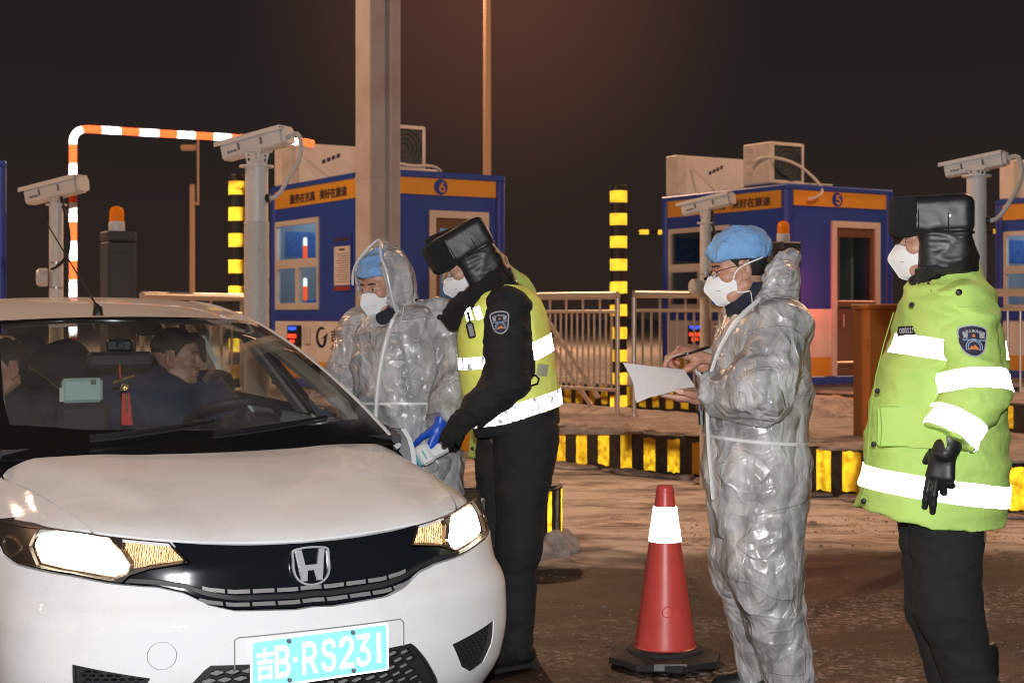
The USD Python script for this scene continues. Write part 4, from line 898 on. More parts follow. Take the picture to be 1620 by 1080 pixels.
def build_car():
    t = thing('white_hatchback', 'white hatchback car with both headlights lit stopped at the left', 'car', C(np.array([0, 2., 0.])))
    # outlines traced on the fascia
    HLl = on_shell([(-4, 822), (60, 832), (120, 838.5), (190, 848.5), (269, 856), (301, 891), (236, 901), (205, 911), (192, 923), (167, 920), (111, 909), (50, 898), (22, 890), (4, 876)])
    # close the outer tip round the corner
    z0, z1 = HLl[0, 1], HLl[-1, 1]
    HL = np.vstack([HLl, [(-1.00, z1 + .022), (-1.06, (z0 + z1) / 2 + .035), (-1.03, z0 + .012)]])
    lamp = sg.Polygon(HL).buffer(0).buffer(-.004).buffer(.008, join_style=1).buffer(-.004); lamp2 = sg.Polygon(mirr(HL)).buffer(0)
    gl = on_shell([(430, 861), (475, 860), (370, 859)])
    top_mid = on_shell([(475, 858)])[0]
    GRb = on_shell([(192, 923), (250, 927), (292, 936), (332, 955), (372, 964), (470, 962)])
    zc_b = on_shell([(500, 957)])[0, 1]
    iT = HLl[4]; iB = HLl[5]
    right = [(-x, y) for x, y in GRb][::-1]
    ztop = lambda q: top_mid[1] + (iT[1] - top_mid[1]) * np.clip(np.abs(q) / abs(iT[0]), 0, 1) ** 2
    qs = np.linspace(iT[0], -iT[0], 25)
    lowL = [HLl[8], HLl[7], HLl[6], HLl[5]]
    halfb = [(q, z) for q, z in GRb if q < -.05] + [(0., zc_b)]
    halfb = sorted(halfb); bl = halfb + [(-q, z) for q, z in halfb[::-1][1:]]
    gr = list(map(tuple, lowL)) + [(q, ztop(q)) for q in qs] + [(-x, y) for x, y in lowL[::-1]] + bl[::-1][1:-1]
    grille = sg.Polygon(gr).buffer(0)
    # ------ bumper: everything under lamps and grille
    zb, qb = .165, 1.22
    lampl = [(-1.22, .70), (-1.02, HL[-3, 1] - .004)] + [tuple(x) for x in HL[13:8:-1]] + [tuple(HLl[8])]
    up = lampl + bl[1:-1] + [(-x, y) for x, y in lampl[::-1]]
    bum = sg.Polygon([(-qb, zb + .03)] + up + [(qb, zb + .03), (.9, zb), (-.9, zb)]).buffer(0).difference(unary_union([grille.buffer(.004), lamp.buffer(.004), lamp2.buffer(.004)]))
    mouthR = on_shell([(613, 1027), (650, 1019), (657, 1024), (675, 1046), (692, 1078)])
    zt = float(mouthR[0, 1]); mr = [tuple(x) for x in mouthR] + [(mouthR[-1, 0] + .015, .235), (mouthR[-1, 0] - .05, .20)]
    mouth = sg.Polygon([(0, zt - .008)] + mr + [(-x, y) for x, y in mr[::-1]]).buffer(.008).buffer(-.004)
    fogR = sg.Polygon(on_shell([(717, 1019), (781, 981), (778, 1017), (765, 1046), (745, 1061), (731, 1053)])).buffer(.012, join_style=1).buffer(-.010)
    fogL = sa.scale(fogR, -1, 1, origin=(0, 0)); fog = unary_union([fogL, fogR])
    wheel_cut = unary_union([sa.scale(sg.Point(0, 0).buffer(1, 40), .345, .345, origin=(0, 0)).buffer(0)])
    qf = float(np.interp(.80, _pl[:, 1], _q)); qr = float(np.interp(3.30, _pl[:, 1], _q))
    arches = unary_union([sa.translate(wheel_cut, s * q, .30) for s in (-1, 1) for q in (qf, qr)])
    tow = on_shell([(256, 1037)])[0]; towc = sg.Point(*tow).buffer(.0375, 32)
    bum = bum.difference(unary_union([mouth, fog, arches, towc.buffer(.0015)]))
    bp = part(t, 'front_bumper', patch(bum, SH(), .017, .02, SHI), m_paint, smooth=40)
    part(bp, 'tow_cover', patch(towc, SH(.0012), .01, .01, SHI), m_paint, smooth=40)
    # plate pocket groove
    pg = on_shell([(371, 1057), (371, 1012), (377, 1008), (633, 978.5), (638.5, 984), (638.5, 1020)])
    gv = sg.LineString(pg).buffer(.0018)
    part(bp, 'plate_pocket_line', patch(gv, SH(-.0012), .012, .003, SHI), m_slot, smooth=40)
    # ------ meshes behind mouth and fog pockets
    def hexes(region, s, off, nm):
        cells = []
        x0, y0, x1, y1 = region.bounds; sx = 1.75; w = s * 1.732 * sx; k = 0; yy = y0
        while yy < y1 + s:
            xx = x0 + (k % 2) * w / 2
            while xx < x1 + w:
                c = sg.Polygon([(xx + s * sx * math.cos(a), yy + s * math.sin(a)) for a in np.radians(np.arange(30, 390, 60))]).buffer(-.0024)
                if region.buffer(-.003).contains(c): cells.append(c)
                xx += w
            yy += s * 1.5; k += 1
        web = region.difference(unary_union(cells)) if cells else region
        part(bp, nm, patch(web, SH(off), .02, .02, SHI), m_matte, smooth=40)
    hexes(mouth.buffer(-.002), .0145, .014, 'mouth_mesh'); hexes(fogR.buffer(-.002), 0.0075, .016, 'fog_mesh'); hexes(fogL.buffer(-.002), 0.0075, .016, 'fog_mesh')
    part(bp, 'mouth_back', [patch(r, SH(.07), .03, 0, SHI) for r in (mouth, fogL, fogR)], m_slot, smooth=40)
    for r in (mouth, fogL, fogR):
        part(bp, 'pocket_rim', patch(r.buffer(.001).difference(r.buffer(-.006)), SH(.004), .014, .06, SHI), m_matte, smooth=40)
    # ------ grille
    g = part(t, 'front_grille', patch(grille.buffer(-.002), SH(.004), .016, .03, SHI), m_gloss, smooth=40)
    def grow(dz0, dz1, ql, qrr):
        ms, bars = [], []
        b = lambda q: np.interp(q, [x for x, _ in bl], [y for _, y in bl])
        n = 9
        for k in range(n):
            qa, qb_ = ql + (qrr - ql) * k / n + .004, ql + (qrr - ql) * (k + 1) / n - .004
            qq = np.linspace(qa, qb_, 8)
            pl = sg.Polygon([(q, b(q) * .55 + .45 * zc_b + dz0) for q in qq] + [(q, b(q) * .55 + .45 * zc_b + dz1) for q in qq[::-1]])
            part(g, 'grille_slot', patch(pl, SH(.0015), .016, 0, SHI), m_slot, smooth=40)
    grow(.010, .020, -.33, .33); grow(.043, .054, -.32, .32)
    qq = np.linspace(-.62, .62, 60)
    b0 = np.interp(qq, [x for x, _ in bl], [y for _, y in bl])
    lip = sg.Polygon(list(zip(qq, b0 * .75 + zc_b * .25 + .026)) + list(zip(qq[::-1], (b0 * .75 + zc_b * .25 + .038)[::-1]))).intersection(grille.buffer(-.004))
    part(g, 'grille_bar', patch(lip, SH(-.008), .014, .012, SHI), m_matte, smooth=40)
    # emblem
    ec = C(shell(on_shell([(490.5, 894)])))[0]; tilt = unit(V3(0, 0, 1) + CBK * .22); n = unit(np.cross(CL, tilt)); fe = frame(ec + n * .004, CL, tilt)
    outer = smoothpoly([(-.056, .046), (-.04, .052), (.04, .052), (.056, .046), (.058, .03), (.050, -.034), (.038, -.047), (-.038, -.047), (-.050, -.034), (-.058, .03)], 90)
    inner = outer.buffer(-.0055)
    H = unary_union([sg.Polygon([(-.044, .046), (-.027, .046), (-.019, .002), (.019, .002), (.027, .046), (.044, .046), (.031, -.044), (.016, -.044), (.012, -.014), (-.012, -.014), (-.016, -.044), (-.031, -.044)])]).intersection(outer.buffer(-.003))
    part(g, 'emblem', cat([extrude(outer.difference(inner), .010, fe), extrude(H.union(outer.difference(outer.buffer(-.004))), .009, fe)]), m_silverpaint, smooth=30)
    part(g, 'emblem_back', extrude(inner, .002, fe), m_gloss)
    # ------ number plate
    pc = P(506.5, 1036, 4.385); pt = unit(V3(0, 0, 1) + CBK * .05); px_ = unit(CL + V3(0, 0, .028)); pn = np.cross(px_, pt); fp = frame(pc + pn * .004, px_, pt)
    R = sg.box(-.212, -.070, .212, .070).buffer(-.01).buffer(.01)
    pl = part(t, 'number_plate', extrude(R, .003, fp), m_platew)
    R2 = sg.box(-.205, -.0635, .205, .0635).buffer(-.006).buffer(.006)
    part(pl, 'plate_field', extrude(R2, .001, lambda v: fp(v + [0, 0, .0031])), m_plate)
    fz = lambda x, y: (lambda v: fp(v + [x, y, .0042]))
    txt = [lettering('吉', .092, .058, lambda v: fp(np.c_[v[:, 0] - .198, v[:, 1] - .036, v[:, 2] + .0042]), .0012)]
    for ch, x in zip('BRS231', (-.140, -.058, .0, .056, .108, .172)):
        m = meshkit.text_mesh(ch, .088, .0012, True); v = np.array(m.vertices); w = np.ptp(v[:, 0]); v[:, 0] = (v[:, 0] - v[:, 0].min()) * min(1., .046 / w if ch != '1' else .3)
        if ch == '1': v, f = np.array(trimesh.creation.box((.013, .088, .0012)).vertices) + [.008, .044, .0006], trimesh.creation.box((.013, .088, .0012)).faces
        else: f = m.faces
        txt.append((fz(x, -.044)(v), np.array(f)))
    txt.append(extrude(sg.Point(0, 0).buffer(.0075), .0012, fz(-.079, 0)))
    part(pl, 'plate_lettering', txt, m_platew)
    for x, y in ((-.098, .055), (.098, .055), (-.098, -.055), (.098, -.055)):
        part(pl, 'plate_bolt', lathe([(0, .012), (.004, .011), (.006, .008), (.006, 0)], fp(np.array([[x, y, .0042]]))[0], 10, axis=pn), m_grey)
    # ------ headlights
    glow = on_shell([(43, 863), (55, 838), (84, 835.5), (130, 843), (166, 849), (189, 872), (204, 894), (200, 907), (178, 915), (130, 907), (83, 899), (55, 892)])
    side = on_shell([(193, 851), (264, 858.5), (294, 889), (235, 897), (208, 903), (206, 890), (192, 870)])
    hl_m = [(HL, glow, side), (mirr(HL), mirr(glow), mirr(side))]
    for k, (o, gw, sd) in enumerate(hl_m):
        ph = poly(o).buffer(-.0025)
        h = part(t, 'headlight', patch(ph, SH(.050), .02, 0, SHI), m_lampdark, smooth=40)
        part(h, 'lamp_wall', patch(ph.difference(ph.buffer(-.003)), SH(.002), .016, .05, SHI), m_lampdark, smooth=40)
        part(h, 'reflector', patch(poly(gw).buffer(.006).intersection(ph).difference(poly(gw)), SH(.026), .014, .02, SHI), m_lhouse, smooth=40)
        part(h, 'lit_reflector', patch(poly(gw).buffer(-.003).intersection(ph.buffer(-.004)), SH(.024), .016, 0, SHI), m_bulb, smooth=40)
        sdp = poly(sd).intersection(ph)
        part(h, 'side_reflector', patch(sdp, SH(.036), .012, 0, SHI), m_lhouse, smooth=40)
        part(h, 'lit_facets', patch(sdp.buffer(-.004), SH(.032), .010, .004, SHI), m_bulb2, smooth=40)
        bz = ph.buffer(-.0015).difference(unary_union([poly(gw).buffer(.004), sdp.buffer(.001)]))
        part(h, 'lamp_bezel', patch(bz, SH(.009), .014, .012, SHI), m_lampdark, smooth=40)
        mk = smoothpoly(np.array([(-1.0, .745), (-.93, .752), (-.90, .725), (-.93, .70), (-.985, .71)]) * [1, 1], 40); mk = mk if k == 0 else sa.scale(mk, -1, 1, origin=(0, 0))
        mk = mk.intersection(ph)
        if not mk.is_empty: part(h, 'side_marker', patch(mk.difference(mk.buffer(-.008)), SH(.005), .012, .004, SHI), m_lhouse, smooth=40)
        part(h, 'lens', patch(ph, SH(.0), .02, 0, SHI), m_lens, smooth=40)
    # ------ hood, fenders
    tp = shell(np.vstack([HL[-1:], HL[:5]])); tp = tp[np.argsort(np.abs(tp[:, 0]))]; ze0 = top_mid[1]
    tu = np.abs(tp[:, 0]); keep = np.r_[True, np.diff(tu) > .012]; tu, tv, tz = tu[keep], tp[keep, 1], tp[keep, 2]
    ve = spl(np.r_[0, .25, tu, tu[-1] + .03], np.r_[.064, .084, tv + .004, tv[-1] + .12])
    ze = spl(np.r_[0, .25, tu, tu[-1] + .03], np.r_[ze0 + .001, ze0 + .010, tz + .003, tz[-1] + .003])
    rise = spl([0, .03, .1, .2, .4, .6, .8, .95, 1.3], [0, .020, .048, .078, .130, .170, .198, .212, .235])
    def Hd(u, v):
        a = np.abs(u); vv = np.maximum(0, v - ve(a))
        z = ze(a) + rise(vv) * (1 - .33 * np.clip(a / .75, 0, 1.1) ** 2) - .075 * np.clip((a - .60) / .2, 0, 1.2) ** 2
        cr = .36 + .30 * np.clip((v - .15) / .75, 0, 1); e = np.clip((a - cr) / .05, -1, 1)
        return z - .010 * (e * .5 + .5) * np.clip((v - .18) / .25, 0, 1)
    us = lambda v: .575 + .135 * np.clip((v - .2) / .7, 0, 1) ** .8
    vr = lambda u: .865 + .10 * (np.abs(u) / .68) ** 2
    qq = np.linspace(-.575, .575, 41)
    vb = np.linspace(float(ve(.575)) + .004, vr(.70), 16)
    hood = sg.Polygon([(u, ve(abs(u)) + .002) for u in qq] + [(us(v) - .003, v) for v in vb] + [(u, vr(u)) for u in np.linspace(.70, -.70, 31)] + [(-us(v) + .003, v) for v in vb[::-1]]).buffer(0)
    part(t, 'hood', patch(hood, lambda p: C(np.c_[p, Hd(p[:, 0], p[:, 1])]), .022, .02, -V3(0, 0, 1)), m_paint, smooth=50)
    uo_ = lambda v: np.minimum(.79, np.interp(v, _pl[:, 1], _pl[:, 0]) - .022)
    for s in (-1, 1):
        v0_ = np.linspace(.50, 1.12, 20); ul = np.linspace(.572, .785, 26)
        fp_ = sg.Polygon([(s * u, ve(u) + .005) for u in ul] + [(s * float(uo_(v)), v) for v in np.linspace(max(.468, float(ve(.785)) + .004), 1.12, 30)] + [(s * min(us(v) + .003, .745), v) for v in np.linspace(1.12, float(ve(.575)) + .006, 30)]).buffer(0)
        top_ = patch(fp_, lambda p: C(np.c_[p, Hd(p[:, 0], p[:, 1])]), .02, .012, -V3(0, 0, 1))
        vs = np.linspace(.468, 1.12, 36); rows = []
        for v in vs:
            uo = float(uo_(v)); q = float(np.interp(v, _pl[:, 1], _q)); a = shell(np.array([[q, .70], [q, .75]])); zt_ = float(Hd(uo, v))
            pts = [(uo - .004, zt_ + .001), (uo + .006, zt_ - .012), (max(uo + .010, a[1, 0] - .004), .755), (a[0, 0] + .001, .698)]
            rows.append(np.array([(x, v, z) for x, z in spline(pts, 12)]))
        g_ = np.array(rows); g_[..., 0] *= s; n, m = g_.shape[:2]
        i, j = np.meshgrid(np.arange(n - 1), np.arange(m - 1), indexing='ij'); k = i * m + j
        f = np.stack([k, k + 1, k + m + 1, k + m], -1).reshape(-1, 4)
        part(t, 'fender', [top_, (C(g_.reshape(-1, 3)), f if s > 0 else f[:, ::-1])], m_paint, smooth=50)
    # ------ flanks
    for s in (-1, 1):
        side_ = sg.box(1.224, .19, 4.4, .97).union(sg.box(1.224, .19, 1.3, .70)).difference(sg.box(1.0, .703, float(np.interp(1.12, _pl[:, 1], _q)), 1.2)).difference(sa.scale(arches, 1, 1)).intersection(sg.box(0, 0, QE - .55, 1.2))
        if s < 0: side_ = sa.scale(side_, -1, 1, origin=(0, 0))
        qd = [float(np.interp(v, _pl[:, 1], _q)) for v in (1.10, 2.10, 3.02)]
        cuts = unary_union([sg.LineString([(s * q, .24), (s * q, .97)]).buffer(.003) for q in qd])
        part(t, 'body_side', patch(side_.difference(cuts), SH(), .05, .02, SHI), m_paint, smooth=40)
        for q in (qd[0] + .80, qd[1] + .72):
            part(t, 'door_handle', box(C(shell(np.array([[s * q, .84]]), -.018))[0], (.20, .03, .028), np.array([CBK, CL, [0, 0, 1]]).T, .01), m_paint)
    rear = sg.box(QE - .55, .28, QE, 1.0); rear = unary_union([rear, sa.scale(rear, -1, 1, origin=(0, 0))])
    part(t, 'tailgate', patch(rear, SH(), .06, 0, SHI), m_paint, smooth=40)
    # ------ greenhouse
    def WS(s, tt):
        """windscreen: s -1..1 across, tt 0..1 up"""
        ub, ut = .708 * s, .56 * s
        vb_, vt = .885 + .14 * s ** 2, 2.02 + .20 * s ** 2
        u = ub + (ut - ub) * tt; v = vb_ + (vt - vb_) * tt
        z = .952 - .012 * s ** 2 + (1.398 - .018 * s ** 2 - .952 + .012 * s ** 2) * tt + .055 * 4 * tt * (1 - tt) * (1 - .25 * s ** 2)
        return np.stack([u, v, z], -1)
    W = lambda off=0: (lambda p: C(WS(p[:, 0], p[:, 1]) + off * np.array([0, .38, -.92])))
    full = sg.box(-1, -.02, 1, 1)
    clear = sg.Polygon([(-.93, .16), (-.6, .115), (0, .085), (.6, .10), (.90, .13), (.945, .25), (.93, .7), (.90, .93), (.5, .955), (0, .93), (-.5, .955), (-.90, .93), (-.93, .7), (-.945, .3)]).buffer(.02).buffer(-.01)
    ws = part(t, 'windscreen', patch(clear, W(0), .06, 0, None), m_hazed, smooth=True)
    part(ws, 'black_border', patch(full.difference(clear), W(.001), .04, .006, -V3(0, 0, 1)), m_frit, smooth=60)
    part(ws, 'sensor_panel', patch(sg.Polygon([(-.13, .955), (.13, .955), (.10, .80), (-.10, .80)]).buffer(.01), W(.012), .03, .006, -V3(0, 0, 1)), m_frit, smooth=60)
    part(ws, 'sticker', patch(sg.box(-.62, .90, -.44, .945), W(.010), .03, .001, -V3(0, 0, 1)), m_paper, smooth=60)
    part(t, 'cowl', patch(sg.box(-1, -.10, 1, .02), W(.016), .06, .03, -V3(0, 0, 1)), m_frit, smooth=60)
    # roof
    ro_v = np.linspace(0, 1, 22); rs = np.linspace(-1, 1, 25); G_ = []
    for a in ro_v:
        row = []
        for s in rs:
            b0 = WS(np.array(s), np.array(1.0)); v = b0[1] + (3.75 - b0[1]) * a
            zc_ = 1.398 + .095 * math.sin(min(1, a * 1.55) * math.pi / 2) - .13 * max(0, a - .45) ** 2 * 2
            e = abs(s); edge = .018 * e ** 2 + .085 * max(0, e - .55) ** 2 * min(1, a * 4 + .15)
            hw = .56 + .03 * min(1, a * 5) - .03 * max(0, a - .4)
            row.append((hw * s, v, zc_ - edge))
        G_.append(row)
    G_ = np.array(G_); n, m = G_.shape[:2]; i, j = np.meshgrid(np.arange(n - 1), np.arange(m - 1), indexing='ij'); k = i * m + j
    top = C(G_.reshape(-1, 3)); f = np.stack([k, k + 1, k + m + 1, k + m], -1).reshape(-1, 4)
    part(t, 'roof', (top, f), m_paint, smooth=True)
    part(t, 'headlining', (top - V3(0, 0, .03), f[:, ::-1]), m_trim, smooth=True)
    edge = {s: G_[:, 0 if s < 0 else -1] for s in (-1, 1)}
    belt = lambda s, v: np.array([s * float(np.interp(v, [1.0, 1.3, 2.0, 3.0, 3.7, 3.95], [.715, .80, .815, .80, .74, .68])), v, float(np.interp(v, [1.0, 1.6, 3.0, 3.95], [.945, .965, 1.0, 1.03]))])
    def roofpt(s, v): 
        e = edge[s]; return np.array([np.interp(v, e[:, 1], e[:, k]) for k in range(3)])
    def pillar(pts, r, flat, m, nm):
        p = spline(pts, 16); part(t, nm, tube(C(p), r, 8), m)
    for s in (-1, 1):
        wp = [WS(np.array(float(s)), np.array(q)) for q in np.linspace(-.02, 1, 9)]
        wp = np.array(wp) + [s * .012, .012, -.012]
        part(t, 'front_pillar', tube(C(spline(list(wp) + [edge[s][3] + [s * .006, 0, -.012], edge[s][8] + [s * .006, 0, -.012], edge[s][20] + [0, 0, -.012]], 40)), np.r_[np.full(22, .015), np.full(18, .018)], 10), m_paint)
        inn = np.array([WS(np.array(s * .985), np.array(q)) for q in np.linspace(0, .98, 9)]) + [0, .03, -.045]
        part(t, 'pillar_trim', tube(C(spline(inn, 24)), .036, 8), m_trim)
        # quarter pillar, door frames
        b1 = belt(s, 1.42); r1 = roofpt(s, 2.25) + [0, 0, -.02]
        def wide(a, b, w0, w1, m, nm, th=.012):
            a, b = np.asarray(a), np.asarray(b); q = np.array([a - [0, w0, 0], a + [0, w0, 0], b + [0, w1, 0], b - [0, w1, 0]]); inw = np.array([-s * th, 0, 0])
            v = np.vstack([q, q + inw]); f = np.array([[0, 1, 2, 3], [7, 6, 5, 4], [0, 4, 5, 1], [1, 5, 6, 2], [2, 6, 7, 3], [3, 7, 4, 0]]); part(t, nm, (C(v), f), m, smooth=False)
        wide(belt(s, 2.08) , roofpt(s, 2.42) + [s * .004, 0, -.015], .055, .045, m_frit, 'centre_pillar', .03)
        wide(belt(s, 2.15) - [s * .04, 0, 0], roofpt(s, 2.49) + [-s * .03, 0, -.015], .05, .045, m_trim, 'centre_pillar_trim', .02)
        wide(belt(s, 1.36), WS(np.array(float(s)), np.array(.62)) + [s * .01, .05, -.01], .022, .018, m_frit, 'quarter_pillar', .03)
        wide(belt(s, 3.25), roofpt(s, 3.30) + [0, 0, -.015], .10, .08, m_paint, 'rear_pillar', .03)
        wide(belt(s, 3.80), roofpt(s, 3.70) + [0, 0, -.015], .10, .08, m_paint, 'rear_pillar', .03)
        bl_ = np.array([belt(s, v) for v in np.linspace(1.0, 3.9, 20)])
        part(t, 'belt_line', tube(C(bl_), .02, 8), m_matte)
        gl_ = []
        for va, vb_ in ((1.42, 2.05), (2.13, 3.2), (3.3, 3.75)):
            q = [belt(s, va), belt(s, vb_), roofpt(s, min(vb_ + .3, 3.7)), roofpt(s, max(va + .3, 2.2)) if va > 1.5 else WS(np.array(float(s)), np.array(.66)) + [0, .06, -.01]]
            if va == 1.42 and s > 0: continue                 # the driver's window is wound down
            part(t, 'side_window', (C(np.array(q)), np.array([[0, 1, 2, 3]])), m_glass, smooth=False)
        # mirrors
        mc = np.array([s * .865, 1.74, 1.005]); mm = trimesh.creation.icosphere(3, 1.0); v = np.array(mm.vertices); v = np.sign(v) * np.abs(v) ** .75 * [.095, .055, .06]; v[:, 1] = np.minimum(v[:, 1], .03)
        mi = part(t, 'wing_mirror', (C(v + mc), mm.faces), m_paint)
        part(mi, 'mirror_foot', tube(C(np.array([mc + [-s * .13, -.02, -.06], mc + [-s * .03, 0, -.035]])), .022, 8), m_matte)
    # door skins of the upper belt and inner side
    part(t, 'cabin_floor', [box(C(np.array([0, 2.4, .30])), (1.5, 2.8, .04), np.array([CL, CBK, [0, 0, 1]]).T), box(C(np.array([0, 1.05, .58])), (1.3, .04, .56), np.array([CL, CBK, [0, 0, 1]]).T), box(C(np.array([0, 3.86, .65])), (1.3, .03, .7), np.array([CL, CBK, [0, 0, 1]]).T)], m_dark)
    part(t, 'door_trim', [box(C(np.array([s * .77, 2.42, .60])), (.04, 2.3, .60), np.array([CL, CBK, [0, 0, 1]]).T, .01) for s in (-1, 1)], m_dark)
    part(t, 'rear_window', (C(np.array([[-.6, 3.92, 1.03], [.6, 3.92, 1.03], [.5, 3.74, 1.42], [-.5, 3.74, 1.42]])), np.array([[0, 1, 2, 3]])), m_glass)
    # ------ dashboard, wheel, seats
    da = sg.box(-.70, 1.02, .70, 1.50)
    part(t, 'dashboard', patch(da, lambda p: C(np.c_[p, .955 + .035 * np.exp(-((p[:, 0] - .36) / .2) ** 2) * np.clip((p[:, 1] - 1.15) / .3, 0, 1) - .10 * np.clip((p[:, 1] - 1.42) / .08, 0, 1) ** 2 + .012 * (1 - (p[:, 0] / .7) ** 2)]), .03, .25, -V3(0, 0, 1)), m_dark, smooth=50)
    wc = np.array([.33, 1.78, .985]); tl = unit([0, .42, .9]); a1 = np.array([1., 0, 0]); a2 = np.cross(tl, a1)
    th = np.linspace(0, 2 * np.pi, 49)[:-1]; rim = np.array([wc + .185 * (math.cos(q) * a1 + math.sin(q) * a2) for q in th])
    sw = part(t, 'steering_wheel', tube(C(rim), .017, 12, closed=True), m_matte)
    part(sw, 'spoke', [tube(C(np.array([wc - tl * .03, wc + .18 * (math.cos(q) * a1 + math.sin(q) * a2)])), .016, 8) for q in (0.1, math.pi - .1, -math.pi / 2)], m_matte)
    part(sw, 'hub', tube(C(np.array([wc - tl * .06, wc - tl * .005])), [.075, .068], 18), m_matte)
    for s in (-1, 1):
        sd = SDF(C(np.array([s * .36, 2.4, .75])) - [.6, .6, .65], C(np.array([s * .36, 2.4, .75])) + [.6, .6, .65], .022); Rr = np.array([CL, CBK, [0, 0, 1]]).T
        b_ = unit([0, .25, 1.]); Rb = np.array([CL, CBK * b_[2] - V3(0, 0, 1) * b_[1], CBK * b_[1] + V3(0, 0, 1) * b_[2]]).T
        sd.box(C(np.array([s * .36, 2.18, .52])), (.25, .27, .09), Rr, .06); sd.box(C(np.array([s * .36, 2.56, .82])), (.24, .075, .34), Rb, .06, .03)
        p_ = part(t, 'front_seat', sd.mesh(), m_seat, smooth=True)
        part(p_, 'headrest', box(C(np.array([s * .36, 2.68, 1.24])), (.25, .09, .17), Rb, .035), m_seat)
    part(t, 'rear_seat', [box(C(np.array([0, 3.2, .55])), (1.25, .5, .2), np.array([CL, CBK, [0, 0, 1]]).T, .05), box(C(np.array([0, 3.45, .85])), (1.25, .16, .6), np.array([CL, CBK, [0, 0, 1]]).T, .05)], m_seat)
    rm = P(190, 569, 5.75)
    mr_ = part(t, 'rear_view_mirror', box(rm, (.25, .035, .062), np.array([CL, CBK, [0, 0, 1]]).T, .014), m_matte)
    part(mr_, 'mirror_stem', tube([rm + V3(0, .02, .02), rm + V3(.0, -.03, .08)], .012, 8), m_matte)
    part(mr_, 'recorder', [box(rm + V3(.0, .0, .055), (.10, .03, .045), None, .008), lathe([(0, .01), (.012, .01), (.013, 0)], rm + V3(.01, -.018, .055), 12, axis=(0, -1, 0))], m_black)
    # ------ wipers, antenna, wheels
    for a, b in (((-.60, .035), (.02, .095)), ((-.02, .03), (.66, .10))):
        q = np.linspace(0, 1, 12); pts = C(WS(a[0] + (b[0] - a[0]) * q, a[1] + (b[1] - a[1]) * q ** 1.3) + np.array([0, -.008, .022]))
        wi = part(t, 'wiper', tube(pts, np.linspace(.011, .006, 12), 6), m_black)
        part(wi, 'wiper_blade', tube(pts - V3(0, 0, .012), .004, 5), m_rubber)
    ab = np.array([-.19, 2.0]); az = C(np.array([[ab[0], ab[1], 0]]))[0]; h = P(155, 491, az[1])
    an = part(t, 'antenna_base', [tube([h - V3(0, 0, .02), h + V3(.0, 0, .012), h + V3(-.012, 0, .030)], [.022, .018, .006], 10)], m_black)
    tip = P(60, 330, az[1] + .15); part(an, 'antenna_rod', tube([h + V3(-.006, 0, .02), (h + tip) / 2 + V3(.005, 0, -.004), tip], [.0042, .003, .002], 6), m_black)
    for s in (-1, 1):
        for v in (.80, 3.30):
            c = C(np.array([[s * .74, v, .30]]))[0]; ax = CL * s
            w = part(t, 'wheel', lathe([(.19, -.09), (.27, -.095), (.30, -.07), (.305, 0), (.30, .07), (.27, .095), (.20, .09)], c, 36, axis=ax), m_tyre)
            part(w, 'rim', [lathe([(0, .05), (.05, .06), (.07, .05), (.18, .075), (.20, .088), (.20, -.05)], c, 30, axis=ax)], m_slot)
            part(w, 'wheel_well', lathe([(.335, -.14), (.335, .06)], c, 30, axis=ax), m_dark)
build_car()
def car_bits():
    h = P(190, 585, 5.72)
    t = thing('red_tassel', 'red hanging tassel charm below the rear view mirror', 'hanging charm', h)
    part(t, 'cord', tube([P(189, 577, 5.73), P(190.5, 598, 5.72)], .004, 6), m_redcloth)
    part(t, 'gold_bar', tube([P(180, 606, 5.72), P(212, 594, 5.71)], [.006, .004], 8), m_gold)
    part(t, 'knot', lump(P(197, 615, 5.72), (.016, .012, 1), .02, 2), m_gold)
    a, b, c, d = P(193, 622, 5.72), P(204, 622, 5.72), P(209, 672, 5.72), P(192, 672, 5.72)
    q = np.array([a, b, c, d]); v = np.vstack([q, q + V3(0, .012, 0)])
    part(t, 'tassel', (v, np.array([[0, 1, 2, 3], [7, 6, 5, 4], [0, 4, 5, 1], [1, 5, 6, 2], [2, 6, 7, 3], [3, 7, 4, 0]])), m_redcloth, smooth=False)
    part(t, 'tassel_cord', [tube([P(199 + i, 622, 5.715), P(200 + i, 652, 5.715)], .0025, 5) for i in (0, 2)], m_gold)
    k = P(129, 617, 5.9)
    t = thing('tissue_pack', 'pale green and white tissue pack between the front seats', 'tissue pack', k)
    part(t, 'pack', box(k, (.155, .06, .095), np.array([CL, CBK, [0, 0, 1]]).T, .012), m_tissue)
    part(t, 'flap', box(k + V3(-.02, -.034, -.015), (.11, .004, .055), np.array([CL, CBK, [0, 0, 1]]).T, .002), m_panel)
    part(t, 'printed_mark', box(k + V3(.05, -.015, .032), (.02, .004, .018), np.array([CL, CBK, [0, 0, 1]]).T), m_grey)
    part(t, 'support', box(k - V3(0, 0, .20), (.2, .12, .30), np.array([CL, CBK, [0, 0, 1]]).T, .02), m_dark)
m_redcloth = principled('red_cloth', (.72, .035, .025), .6, emission_color=(1, .05, .03), emission_strength=0.0)
m_gold = principled('old_gold', (.55, .40, .14), .35, metallic=.8)
m_tissue = principled('tissue_wrap', (.50, .66, .64), .45)
car_bits()
